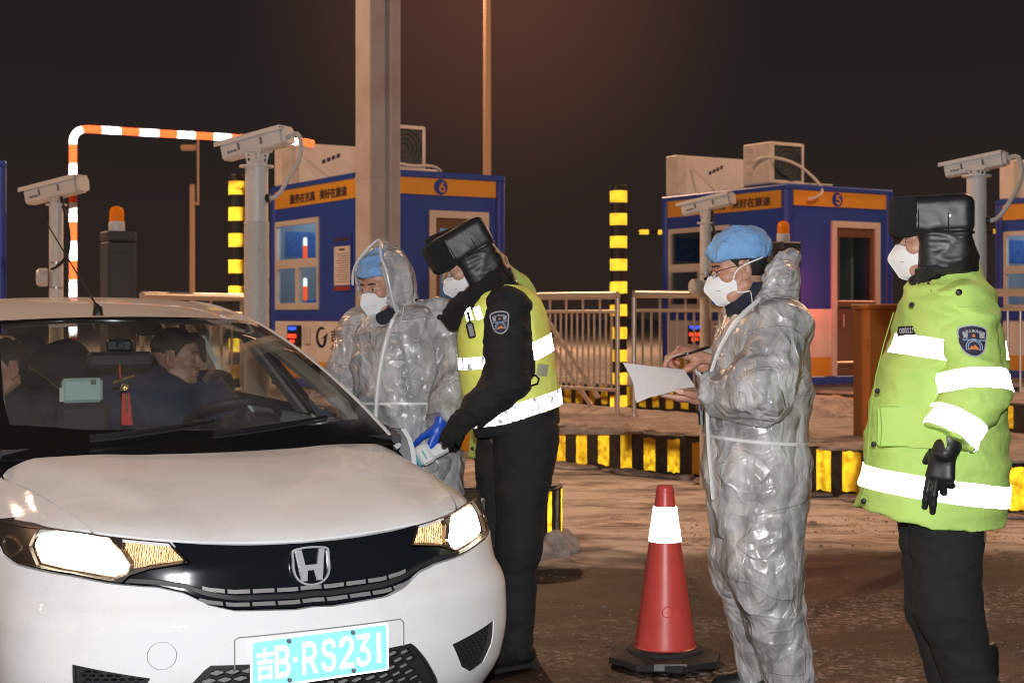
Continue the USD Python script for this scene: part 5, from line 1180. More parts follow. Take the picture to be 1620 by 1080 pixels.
# ================================================================ people: kit
m_skin = M('skin', {'p': ('principled_bsdf', {'base_color': (.50, .27, .19), 'roughness': .48, 'subsurface_weight': .25, 'subsurface_scale': .006}), 'tc': ('texture_coordinate', {}),
   'n': ('noise_texture', {'scale': 22., 'detail': 5.}), 'r': ('map_range', {'from_min': .35, 'from_max': .7, 'to_min': 0, 'to_max': .6, 'clamp': True}), 'mx': ('mix_color', {'a': (.52, .29, .205), 'b': (.44, .19, .13)}),
   'bn': ('noise_texture', {'scale': 260., 'detail': 3.}), 'b': ('bump', {'strength': .25, 'distance': .002})},
   [('tc.object', 'n.vector'), ('n.fac', 'r.value'), ('r.result', 'mx.fac'), ('mx.result', 'p.base_color'), ('tc.object', 'bn.vector'), ('bn.fac', 'b.height'), ('b.normal', 'p.normal')], surface='p.BSDF')
m_hair = principled('black_hair', (.012, .010, .010), .5, bump=(210, .9, .006))
m_eye = principled('eye_white', (.55, .52, .50), .2)
m_iris = principled('eye_dark', (.015, .010, .008), .1)
m_mask = principled('white_mask_cloth', (.80, .80, .80), .8, bump=(300, .15, .001))
m_maskprint = principled('mask_print', (.22, .22, .24), .8)
m_leather = principled('black_leather', (.013, .013, .014), .46, bump=(9, .16, .012), coat_weight=.08)
m_fur = principled('black_fur', (.008, .008, .009), .95, bump=(150, 1., .02), sheen_weight=.03)
m_blackcloth = principled('black_cloth', (.0105, .0105, .012), .85, bump=(26, .6, .012))
m_blacktr = principled('black_trousers', (.0125, .0128, .014), .9, bump=(16, .6, .016))
m_knit = principled('black_knit', (.011, .012, .012), .95, bump=(120, .8, .008))
m_lime = principled('lime_jacket_cloth', (.49, .75, .165), .72, noise=(5, .5, (.57, .77, .22)), bump=(20, .55, .010))
m_vest = principled('lime_vest_cloth', (.88, .97, .18), .75, noise=(5, .4, (.92, .95, .26)), bump=(24, .5, .008))
m_silver = retro('reflective_tape', (1.0, 1.0, 1.0), .50, .34, base=(.7, .72, .72))
m_silverdot = retro('worn_reflective_tape', (1.0, 1.0, 1.0), .30, .36, base=(.55, .56, .58), noise=(38, .02))
m_navy = principled('navy_jacket', (.022, .032, .075), .8, bump=(22, .6, .012))
m_navy2 = principled('dark_navy_fleece', (.014, .016, .032), .9, bump=(40, .6, .008))
m_capblue = principled('blue_surgical_cap', (.17, .36, .68), .75, noise=(9, .5, (.24, .44, .74)), bump=(42, .7, .010))
m_blueglove = principled('blue_nitrile', (.012, .085, .55), .38, bump=(40, .4, .004))
def film_mat():
    """thin polyethylene suit: grey, glossy, partly see-through, its colour paler in long random streaks"""
    N = {'tc': ('texture_coordinate', {}), 'n': ('noise_texture', {'scale': 7., 'detail': 5., 'roughness': .6, 'distortion': .5}), 'r': ('map_range', {'from_min': .32, 'from_max': .68, 'to_min': .06, 'to_max': .34, 'clamp': True}),
       'hf': ('noise_texture', {'scale': 55., 'detail': 3.}), 'lf': ('voronoi_texture', {'scale': 4.2, 'metric': 'manhattan', 'feature': 'f1'}),
       'b': ('bump', {'strength': .85, 'distance': .0145}), 'cm': ('mix_color', {'a': (.44, .44, .45), 'b': (.80, .80, .81)}),
       'p': ('principled_bsdf', {'roughness': .33, 'specular_ior_level': .9}), 't': ('translucent_bsdf', {'color': (.62, .62, .61)}), 'c': ('transparent_bsdf', {'color': (.95, .95, .95)}),
       'm1': ('mix_closure', {'fac': .16}), 'm2': ('mix_closure', {'fac': .3}), 's1': ('math', {'math_type': 'multiply_add', 'value2': .2}), 's2': ('math', {'math_type': 'multiply_add', 'value2': .12}), 's3': ('math', {'math_type': 'multiply_add', 'value2': .05}), 's4': ('math', {'math_type': 'multiply_add', 'value2': -2.4}), 'mpv': ('mapping', {'mapping_type': 'point', 'scale': (1.25, 1.25, .7), 'rotation': (.35, .6, .3)}), 'nw': ('noise_texture', {'scale': 3., 'detail': 2.}), 'wv': ('vector_math', {'math_type': 'multiply_add', 'vector2': (.5, .5, .5)}), 'v2_': ('voronoi_texture', {'scale': 10.5, 'metric': 'manhattan', 'feature': 'f1'}), 's5': ('math', {'math_type': 'multiply_add', 'value2': -.75}), 'lo': ('math', {'math_type': 'multiply', 'value2': .2}), 'mps': ('mapping', {'mapping_type': 'point', 'scale': (2.2, 2.2, .7), 'rotation': (.3, .45, .2)}), 'ns': ('noise_texture', {'scale': 6.5, 'detail': 4., 'roughness': .6, 'distortion': .8}), 'rs': ('map_range', {'from_min': .42, 'from_max': .66, 'to_min': 0., 'to_max': 1., 'clamp': True})}
    L = [('tc.object', 'n.vector'), ('tc.object', 'hf.vector'), ('tc.object', 'nw.vector'), ('nw.color', 'wv.vector1'), ('tc.object', 'wv.vector3'), ('wv.vector', 'mpv.vector'), ('mpv.vector', 'lf.vector'), ('mpv.vector', 'v2_.vector')]
    for k, (sc, stretch, rot, wd) in enumerate(((3.4, (1.6, 1.6, .5), (.35, .5, .2), .050), (5.0, (.6, 1.4, 1.5), (.2, -.5, .6), .045), (9.0, (1.3, 1.3, .7), (-.5, .3, 1.1), .08))):
        N['mp%d' % k] = ('mapping', {'mapping_type': 'point', 'scale': stretch, 'rotation': rot, 'location': (3.1 * k, 1.7 * k, .9 * k)}); N['v%d' % k] = ('noise_texture', {'scale': sc, 'detail': .6, 'distortion': .55})
        N['q%d' % k] = ('map_range', {'from_min': 0., 'from_max': 1., 'to_min': -1., 'to_max': 1.}); N['a%d' % k] = ('math', {'math_type': 'absolute'}); N['w%d' % k] = ('map_range', {'from_min': 0., 'from_max': wd, 'to_min': 1., 'to_max': 0., 'clamp': True})
        L += [('tc.object', 'mp%d.vector' % k), ('mp%d.vector' % k, 'v%d.vector' % k), ('v%d.fac' % k, 'q%d.value' % k), ('q%d.result' % k, 'a%d.value1' % k), ('a%d.value' % k, 'w%d.value' % k)]
    L += [('w0.result', 's1.value1'), ('w1.result', 'lo.value1'), ('lo.value', 's1.value3'), ('w2.result', 's2.value1'), ('s1.value', 's2.value3'), ('hf.fac', 's3.value1'), ('s2.value', 's3.value3'), ('lf.distance', 's4.value1'), ('s3.value', 's4.value3'), ('v2_.distance', 's5.value1'), ('s4.value', 's5.value3'), ('s5.value', 'b.height'),
       ('tc.object', 'mps.vector'), ('mps.vector', 'ns.vector'), ('ns.fac', 'rs.value'), ('rs.result', 'cm.fac'), ('cm.result', 'p.base_color'), ('b.normal', 'p.normal'), ('n.fac', 'r.value'),
       ('p.BSDF', 'm1.closure1'), ('t.BSDF', 'm1.closure2'), ('r.result', 'm2.fac'), ('m1.closure', 'm2.closure1'), ('c.BSDF', 'm2.closure2')]
    return M('translucent_plastic_film', N, L, surface='m2.closure')
m_film = film_mat()
m_filmseam = principled('plastic_seam', (.66, .66, .66), .35)

# ---- head (local: x forward, y left, z up; about 0.235 m tall), built once
def make_head():
    s = SDF((-.13, -.11, -.22), (.15, .11, .14), .0035); k = .012
    s.ell((-.014, 0, .034), (.099, .077, .084), k=0); s.ell((.028, 0, -.028), (.064, .062, .082), k=.02)
    s.cap((.050, -.026, -.088), (.050, .026, -.088), .026, k=.025); s.ell((.070, 0, -.098), (.020, .024, .018), k=.015)
    for y in (-1, 1):
        s.cap((.076, .012 * y, .026), (.066, .044 * y, .024), .012, .011, k=.012)          # brow
        s.ell((.058, .044 * y, -.018), (.026, .022, .022), k=.02)                           # cheekbone
        s.cap((.00, .060 * y, -.06), (.05, .036 * y, -.092), .018, k=.025)                  # jaw
        s.ell((.092, .031 * y, .006), (.017, .021, .013), k=.010, how='c')                  # eye socket
        s.ell((.072, .031 * y, .005), (.0155, .018, .0150), k=.003)                         # lids
        s.box((.090, .031 * y, .0045), (.012, .0125, .0023), None, .002, .002, 'c')         # slit
        R = np.array([[math.cos(.35 * y), -math.sin(.35 * y), 0], [math.sin(.35 * y), math.cos(.35 * y), 0], [0, 0, 1]])
        s.ell((-.010, .080 * y, -.006), (.021, .008, .034), R, .006); s.ell((-.006, .088 * y, -.002), (.011, .005, .020), R, .004, 'c'); s.ell((.004, .076 * y, -.032), (.010, .007, .012), R, .006)
        s.ell((.104, .013 * y, -.032), (.011, .009, .008), k=.006)                          # nostril wing
    s.cap((.084, 0, .014), (.109, 0, -.026), .009, .0125, k=.010); s.ell((.112, 0, -.029), (.011, .012, .010), k=.008)
    s.cap((.086, -.018, -.060), (.086, .018, -.060), .008, k=.008); s.cap((.084, -.014, -.070), (.084, .014, -.070), .009, k=.008)
    s.box((.096, 0, -.0648), (.012, .021, .0012), None, .001, .003, 'c')
    s.cap((-.022, 0, -.06), (-.045, 0, -.21), .055, .060, k=.03)
    return s.mesh()
HEAD = make_head()
def sphere(c, r, sub=2):
    m = trimesh.creation.icosphere(subdivisions=sub, radius=1.0); return np.array(m.vertices) * r + np.asarray(c, float), np.array(m.faces)
def tf(mesh, fr): return fr(mesh[0]), mesh[1]
def head_frame(c, fwd, up=(0, 0, 1), sc=1.0, w=1.0):
    f = unit(fwd); l = unit(np.cross(up, f)); u = np.cross(f, l); Mx = np.array([f, l * w, u]) * sc; c = np.asarray(c, float)
    return lambda v: np.asarray(v, float) @ Mx + c
def add_eyes(t, fr, brow=True):
    for y in (-1, 1):
        e = part(t, 'eye', tf(sphere((.0735, .031 * y, .005), .0128), fr), m_eye, smooth=True)
        part(e, 'iris', tf(sphere((.0800, .031 * y, .0045), .0072), fr), m_iris, smooth=True)
        if brow: part(t, 'eyebrow', tf(tube([(.0925, .014 * y, .027), (.089, .030 * y, .0305), (.077, .046 * y, .025)], [.003, .004, .0025], 6), fr), m_hair)
def poly_line(p, n):
    p = np.array(p, float); s = np.r_[0, np.cumsum(np.linalg.norm(np.diff(p, axis=0), axis=1))]; u = np.linspace(0, s[-1], n)
    return np.stack([np.interp(u, s, p[:, k]) for k in range(3)], 1)
def add_mask(t, fr, straps='ear'):
    P0 = lambda a: np.array(a, float)
    cen = poly_line([(.1135, 0, -.002), (.141, 0, -.040), (.143, 0, -.056), (.104, 0, -.116), (.078, 0, -.124)], 17)
    ms = []
    for y in (-1, 1):
        edge = spline([(.098, .017, -.004), (.074, .046, -.014), (.040, .066, -.030), (.034, .068, -.052), (.044, .062, -.088), (.070, .030, -.118)], 17) * [1, y, 1]
        rows = []
        for a in np.linspace(0, 1, 9):
            p = cen * (1 - a) + edge * a; p = p + np.array([.003, .011 * y, 0]) * math.sin(a * math.pi) * np.sin(np.linspace(0.1, 1, 17) * math.pi)[:, None]
            rows.append(p)
        g = np.array(rows); n, m = g.shape[:2]; i, j = np.meshgrid(np.arange(n - 1), np.arange(m - 1), indexing='ij'); k = i * m + j
        f = np.stack([k, k + 1, k + m + 1, k + m], -1).reshape(-1, 4); f = f if y < 0 else f[:, ::-1]
        ms.append((g.reshape(-1, 3), f))
    mk = part(t, 'face_mask', [tf(q, fr) for q in ms], m_mask, smooth=24)
    part(mk, 'nose_strip', tf(tube([(.080, -.040, -.010), (.104, -.018, -.002), (.119, 0, -.004), (.104, .018, -.002), (.080, .040, -.010)], .0018, 5), fr), m_maskprint)
    part(mk, 'mask_seam', tf(tube(cen + [.001, 0, 0], .0013, 5), fr), m_mask)
    part(mk, 'mask_print', [tf(tube([(.105 - .012 * j, (.030 + .008 * j) * y, -.050 - .011 * i - .003 * j), (.093 - .012 * j, (.040 + .008 * j) * y, -.052 - .011 * i - .003 * j)], .0011, 4), fr) for i in range(2) for j in range(1) for y in (-1, 1)], m_maskprint)
    for y in (-1, 1):
        for pts in (((.042, .067, -.028), (.02, .079, -.002), (-.012, .090, .028)), ((.040, .065, -.078), (.012, .076, -.055), (-.022, .082, -.038))) if straps == 'ear' else (((.042, .067, -.028), (.01, .083, .008), (-.05, .084, .022), (-.10, .045, .030), (-.112, 0, .031)), ((.040, .065, -.078), (0, .068, -.085), (-.06, .060, -.075), (-.095, 0, -.07))):
            part(mk, 'mask_strap', tf(tube(spline(np.array(pts) * [1, y, 1], 20), .0030, 6), fr), m_mask)
def hair_cap(fr, zmin=-.045, front=.030, infl=.0075):
    s = SDF((-.14, -.11, -.12), (.12, .11, .15), .006)
    s.ell((-.016, 0, .034), (.099 + infl, .077 + infl, .086 + infl), k=0)
    g = np.stack(np.meshgrid(*[s.lo[k] + s.h * np.arange(s.n[k]) for k in range(3)], indexing='ij'), -1)
    x, y, z = g[..., 0], g[..., 1], g[..., 2]
    line = np.where(x > .052, .052 + .35 * (x - .052), np.where(x > .012, -.012 + (x - .012) * 1.6, np.where(x > 0, -.012 + 0 * x, zmin + np.clip((x + .02) / .05, 0, 1) * .03)))
    s.d = np.maximum(s.d, (line - z).astype(np.float32))
    s.d = s.d + (.006 * (meshkit.noise(g * 60, 3) - .5) + .006 * np.clip(1 - (z - line) / .03, 0, 1)).astype(np.float32)
    ear = np.maximum(np.abs(x + .008) - .020, np.abs(z + .004) - .034); s.d = np.maximum(s.d, -np.where(np.abs(y) > .05, ear, 1).astype(np.float32))
    return tf(s.mesh(2), fr)
# ---- hands (local: wrist at 0, x to the fingertips, z the back of the hand, y to the thumb side for a right hand seen from its back)
def hand(curl, thumb=(.5, .5), spread=.06, infl=0., h=.003, side=1):
    """curl: for index, middle, ring, little: three joint angles"""
    s = SDF((-.06, -.07, -.11), (.21, .09, .05), h); L = [(.040, .026, .022), (.044, .029, .023), (.041, .027, .022), (.032, .020, .019)]
    by = (.028, .009, -.011, -.029); bx = (.090, .094, .089, .080)
    for y0, y1, r in ((.022, .026, .0145), (.004, .008, .0155), (-.014, -.012, .0150), (-.026, -.028, .0130)): s.cap((.008, y0 * .7, 0), (.082, y1, .001), r + infl, r * .92 + infl, .012)
    s.cap((-.055, 0, 0), (.015, 0, 0), .026 + infl, .027 + infl, .02, flat=((0, 0, 1), .78))
    for i in range(4):
        p = np.array([bx[i], by[i], .002]); a = 0.; yaw = spread * (1.5 - i); r = (.0092, .0096, .0092, .0082)[i] + infl
        for j in range(3):
            a += curl[i][j]; q = p + L[i][j] * np.array([math.cos(a) * math.cos(yaw), math.sin(yaw) * math.cos(a), -math.sin(a)])
            s.cap(p, q, r, r * .93, .0035); p, r = q, r * .93
    p = np.array([.018, .026, -.006]); d = unit([.62, .75 * math.cos(thumb[0]), -.75 * math.sin(thumb[0])]); q = p + .046 * d
    s.cap(p, q, .0155 + infl, .0115 + infl, .010); d2 = unit(d * math.cos(thumb[1]) + np.array([.55, -.55, -.35]) * math.sin(thumb[1])); q2 = q + .034 * d2; s.cap(q, q2, .0112 + infl, .0100 + infl, .004)
    q3 = q2 + .026 * unit(d2 + np.array([.3, -.25, -.15]) * thumb[1]); s.cap(q2, q3, .0100 + infl, .0082 + infl, .004)
    v, f = s.mesh()
    if side < 0: v = v * [1, -1, 1]; f = f[:, ::-1]
    return v, f
def hand_frame(wrist, fingers, back):
    x = unit(fingers); z = unit(np.asarray(back) - x * (np.asarray(back) @ x)); y = np.cross(z, x); Mx = np.array([x, y, z]); w = np.asarray(wrist, float)
    return lambda v: np.asarray(v) @ Mx + w
RELAX = [(.25, .35, .2), (.3, .4, .25), (.38, .5, .3), (.45, .5, .3)]
# ---- clothing
def column_op(s, lv, y0, sc, k=.0, p=2.3):
    """body part given by its outline: rows of (py, px left, px right, half depth, shift in depth)"""
    lv = np.array(lv, float); z = HC - (lv[:, 0] - YH) / sc; x0, x1 = (lv[:, 1] - 810) / sc, (lv[:, 2] - 810) / sc
    o = np.argsort(z); z = z[o]; A = [PchipInterpolator(z, q[o]) for q in ((x0 + x1) / 2, (x1 - x0) / 2, lv[:, 3], lv[:, 4])]
    lo = np.array([x0.min(), y0 + (lv[:, 4] - lv[:, 3]).min(), z[0]]); hi = np.array([x1.max(), y0 + (lv[:, 4] + lv[:, 3]).max(), z[-1]])
    def f(q):
        zz = np.clip(q[..., 2], z[0], z[-1]); cx, a, b, dy = (g(zz) for g in A)
        dx, dyy = np.abs(q[..., 0] - cx) / a, np.abs(q[..., 1] - y0 - dy) / b
        r = (dx ** p + dyy ** p + 1e-9) ** (1 / p)
        d = (r - 1) * np.minimum(a, b) * .95
        return np.maximum(d, np.abs(q[..., 2] - (z[0] + z[-1]) / 2) - (z[-1] - z[0]) / 2)
    return s.op(lo, hi, f, k)
def folds(amp, sc, seed, aniso=(1, 1, 1), sharp=2., warp=1.6, amp2=None):
    def g(p, d):
        r = ridge(p, sc, seed, aniso, warp) ** sharp; r2 = ridge(p, sc * 2.3, seed + 9, aniso, warp) ** sharp
        return d - amp * (r - .35) - (amp * .45 if amp2 is None else amp2) * (r2 - .35)
    return g
def taper(s, zlo, fn):
    g = np.meshgrid(*[s.lo[k] + s.h * np.arange(s.n[k]) for k in range(3)], indexing='ij'); s.d = np.maximum(s.d, fn(*g).astype(np.float32))
def bandof(mesh, planes, off=.004, keep=None):
    """a strip of the garment's surface between planes (point, normal towards the kept side), lifted a little"""
    m = trimesh.Trimesh(mesh[0], mesh[1], process=False)
    for o, n in planes:
        if len(m.faces) == 0: break
        m = trimesh.intersections.slice_mesh_plane(m, plane_normal=unit(n), plane_origin=o)
    v, f = np.array(m.vertices), np.array(m.faces)
    if len(f) and keep is not None: f = f[keep(v[f].mean(1))]
    if len(f) == 0: return v[:0], f
    mm = trimesh.Trimesh(v, f, process=False); mm.merge_vertices(); v, f = np.array(mm.vertices), np.array(mm.faces)
    n = np.zeros_like(v); fn = np.cross(v[f[:, 1]] - v[f[:, 0]], v[f[:, 2]] - v[f[:, 0]])
    for k in range(3): np.add.at(n, f[:, k], fn)
    n /= np.maximum(np.linalg.norm(n, axis=1, keepdims=True), 1e-12)
    return v + off * n, f
def decal(mesh, poly, fr_o, x, y, res, off=.004):
    """flat outline (metres, x right, y up) laid on the garment along the viewing axis of its own plane"""
    import trimesh.ray.ray_triangle as _rt
    p, t, _ = patch_poly(poly, res); x, y = unit(x), unit(y); n = np.cross(x, y)
    o = np.asarray(fr_o) + p[:, :1] * x + p[:, 1:2] * y + n * .7
    m = trimesh.Trimesh(mesh[0], mesh[1], process=False); rt = trimesh.ray.ray_triangle.RayMeshIntersector(m)
    lo, ri, _ = rt.intersects_location(o, np.tile(-n, (len(o), 1)), multiple_hits=True)
    h = np.full(len(o), np.nan)
    dist = (o[ri] - lo.reshape(-1, 3)) @ n if len(ri) else []
    for r, d in zip(ri, dist): h[r] = d if np.isnan(h[r]) else min(h[r], d)
    h[np.isnan(h)] = np.nanmedian(h) if np.isfinite(h).any() else .7
    # smooth the drape so that the badge stays readable
    A = np.c_[np.ones(len(p)), p, p ** 2, p[:, :1] * p[:, 1:]]; c, *_ = np.linalg.lstsq(A, h, rcond=None); hs = A @ c; hs = hs - max(0, np.percentile(hs - h, 97))
    return o - n * (hs - off)[:, None], t
def leg_field(hip, knee, ankle, rh, rk, ra, h=.011, seed=1, amp=.008, pad=.12, sc=9):
    pts = np.array([hip, knee, ankle]); s = SDF(pts.min(0) - rh - .05, pts.max(0) + rh + .05, h)
    s.cap(hip, knee, rh, rk, 0); s.cap(knee, ankle, rk, ra, .06)
    s.where(folds(amp, sc, seed, (1, 1, .7))); return s
def boot(t, ankle, fwd, mat, name='boot'):
    f = unit(V3(fwd[0], fwd[1], 0)); a = V3(ankle[0], ankle[1], 0); s = SDF(a - .32, a + V3(.32, .32, .34), .009)
    s.cap(a + V3(0, 0, .30), a + V3(0, 0, .08), .056, .050, 0); s.cap(a - f * .05 + V3(0, 0, .045), a + f * .15 + V3(0, 0, .040), .043, .040, .04, flat=((0, 0, 1), .9)); s.cap(a + f * .06 + V3(0, 0, .08), a + f * .16 + V3(0, 0, .045), .040, .034, .03)
    taper(s, 0, lambda x, y, z: .012 - z)
    s.where(folds(.004, 14, 5))
    b = part(t, name, s.mesh(), mat, smooth=True)
    so = sg.LineString([(-.055, 0), (.165, 0)]).buffer(.046, 12); l = np.cross([0, 0, 1], f)
    part(b, 'sole', extrude(so, .016, frame(a, f, l)), m_rubber); return b
def skeleton(j, rs=None):
    """simple continuous body under the clothes; j: dict of joints"""
    P_ = list(j.values()); lo = np.min(P_, 0) - .25; hi = np.max(P_, 0) + .25; s = SDF(lo, hi, .022)
    s.chain([j['neck'], j['chest'], j['waist'], j['pelvis']], [.07, .125, .115, .12], .05)
    for q in 'lr':
        s.chain([j['chest'] * .35 + j['sh' + q] * .65, j['sh' + q], j['el' + q], j['wr' + q]], [.07, .058, .042, .030], .03)
        if 'kn' + q in j: s.chain([j['pelvis'] * .4 + j['hip' + q] * .6, j['hip' + q], j['kn' + q], j['an' + q]], [.09, .085, .055, .040], .04)
    return s.mesh()
def ushanka(t, fr, flat=False):
    s = SDF((-.17, -.14, -.20), (.16, .14, .20), .006)
    s.box((-.014, 0, .088), (.118, .100, .066), None, .032, 0)
    s.where(folds(.0042, 8, 3, sharp=1.6)); cr = part(t, 'fur_hat', tf(s.mesh(), fr), m_leather, smooth=True)
    # seams round the crown
    sq = np.array([(.112, .0), (.105, .082), (.0, .104), (-.115, .095), (-.136, .0), (-.115, -.095), (.0, -.104), (.105, -.082)])
    part(cr, 'hat_seam', tf(tube(np.c_[spline(sq, 48, True), np.full(48, .030)], .0035, 6, closed=True), fr), m_leather)
    for x in (.045, -.05):
        for y in (-1, 1): part(cr, 'hat_seam', tf(tube([(x, .102 * y, .030), (x, .1025 * y, .085), (x * .97, .094 * y, .132)], .0022, 5), fr), m_leather)
    f = SDF((.0, -.15, -.02), (.17, .15, .20), .005); f.box((.090, 0, .086), (.044, .107, .064), None, .026, 0); f.where(folds(.006, 90, 4, sharp=1)); part(cr, 'fur_brow_flap', tf(f.mesh(), fr), m_fur, smooth=True)
    e = SDF((-.17, -.14, -.21), (.13, .14, .12), .006)
    e.box((-.040, 0, -.020), (.088, .099, .085), None, .045, 0); e.cap((-.03, 0, -.08), (.02, 0, -.105), .075, .060, .03, flat=((0, 1, 0), 1.1)); e.cap((-.10, 0, -.05), (-.085, 0, -.14), .05, .06, .03)
    e.cap((.085, 0, -.01), (.085, 0, -.01), .055, k=.02, how='c'); e.cap((.095, -.12, -.03), (.095, .12, -.03), .045, k=.02, how='c')
    e.where(folds(.006, 17, 8, (1.6, 1, .6))); part(cr, 'ear_flap', tf(e.mesh(), fr), m_leather, smooth=True)
    return cr
def bouffant(t, fr, seed=2, big=1.0, low=.03):
    s = SDF((-.17, -.14, -.03), (.15, .14, .22), .005)
    s.ell((-.012, 0, .070), (.110 * big, .092 * big, .078 * big), k=0); s.ell((-.055, 0, .088), (.070 * big, .085, .066), k=.03)
    taper(s, 0, lambda x, y, z: (low + .12 * np.maximum(0, x) + .06 * np.minimum(0, x + .02)) - z)
    s.where(folds(.013, 13, seed, (1, 1, 1.4), 2.4, 1.6, .006)); c = part(t, 'surgical_cap', tf(s.mesh(), fr), m_capblue, smooth=True)
    th = np.linspace(0, 2 * np.pi, 41)[:-1]; ring = np.c_[-.012 + .100 * big * np.cos(th), .083 * big * np.sin(th), low + .004 + .12 * np.maximum(0, -.015 + .11 * np.cos(th)) + .06 * np.minimum(0, .005 + .11 * np.cos(th))]
    part(c, 'cap_elastic', tf(tube(ring, .0055, 6, closed=True), fr), m_capblue)
    return c
def badge(t, garment, o, x, y, w, h, parent=None):
    """shield shaped shoulder patch with border, lettering, star and emblem"""
    o, x, y = np.asarray(o), unit(x), unit(y); y = unit(y - x * (x @ y))
    sh = smoothpoly(np.array([(-.5, .40), (-.25, .50), (0, .52), (.25, .50), (.5, .40), (.49, .0), (.40, -.30), (.0, -.52), (-.40, -.30), (-.49, .0)]) * [w, h], 60)
    b = part(t, 'shoulder_badge', decal(garment, sh, o, x, y, .010, .004), m_badge, smooth=True)
    D = lambda pl, off: decal(garment, pl, o, x, y, .010, off)
    part(b, 'badge_border', D(sh.difference(sh.buffer(-.0045)), .0055), m_badgeb, smooth=True)
    n = unit(np.cross(x, y)); base, tri = decal(garment, sh, o, x, y, .02, .0068); c0 = base.mean(0)
    # letters set on the mean plane of the patch
    A = np.c_[(base - c0) @ x, (base - c0) @ y, np.ones(len(base))]; g, *_ = np.linalg.lstsq(A, (base - c0) @ n, rcond=None)
    pl = lambda v: c0 + v[:, :1] * (x + n * g[0]) + v[:, 1:2] * (y + n * g[1]) + n * (v[:, 2:3] + .0055)
    ox, oy = -(c0 - o) @ x, -(c0 - o) @ y
    ms = []
    for k, ch in enumerate('中华人民共和国'):
        a = (k - 3) / 3; e = w * .118; gq = sa.translate(sa.rotate(sa.translate(sa.scale(glyph(ch), e, e, origin=(0, 0)), -e / 2, -e / 2), -a * 16, origin=(0, 0)), ox + a * w * .355, oy + h * (.335 - .075 * a * a))
        ms.append(extrude(gq, .0006, pl))
    for ch, sx in (('警', -1), ('察', 1)):
        e = w * .2; ms.append(extrude(sa.translate(sa.scale(glyph(ch), e, e, origin=(0, 0)), ox + sx * w * .29 - e / 2, oy + h * .10), .0006, pl))
    part(b, 'badge_lettering', ms, m_badgeb)
    st = sg.Polygon([((.09 if i % 2 == 0 else .036) * w * math.sin(i * math.pi / 5) + ox, (.09 if i % 2 == 0 else .036) * w * math.cos(i * math.pi / 5) + oy + h * .17) for i in range(10)])
    part(b, 'badge_star', extrude(st, .0008, pl), m_badgeo)
    arcs = [sg.Point(ox, oy - h * .20).buffer(w * r, 16).difference(sg.Point(ox, oy - h * .20).buffer(w * (r - .035), 16)).intersection(sg.box(ox - w, oy - h * .30, ox + w, oy + h)) for r in (.30, .23)]
    for a in arcs: part(b, 'badge_emblem', extrude(a, .0006, pl), m_badgel)
    part(b, 'badge_ribbon', [extrude(sg.box(ox - w * .40, oy + h * .01, ox + w * .40, oy + h * .045), .0006, pl)], m_badgel)
    part(b, 'badge_tower', extrude(sg.Polygon([(ox - w * .18, oy - h * .28), (ox - w * .1, oy - h * .15), (ox - w * .03, oy - h * .19), (ox + w * .03, oy - h * .11), (ox + w * .12, oy - h * .19), (ox + w * .18, oy - h * .28)]), .0008, pl), m_badgeo)
m_badge = principled('badge_dark_blue', (.020, .022, .050), .7)
m_badgeb = principled('badge_silver_thread', (.42, .42, .44), .6)
m_badgeo = principled('badge_orange', (.62, .20, .05), .6)
m_badgel = principled('badge_light_blue', (.28, .36, .52), .6)
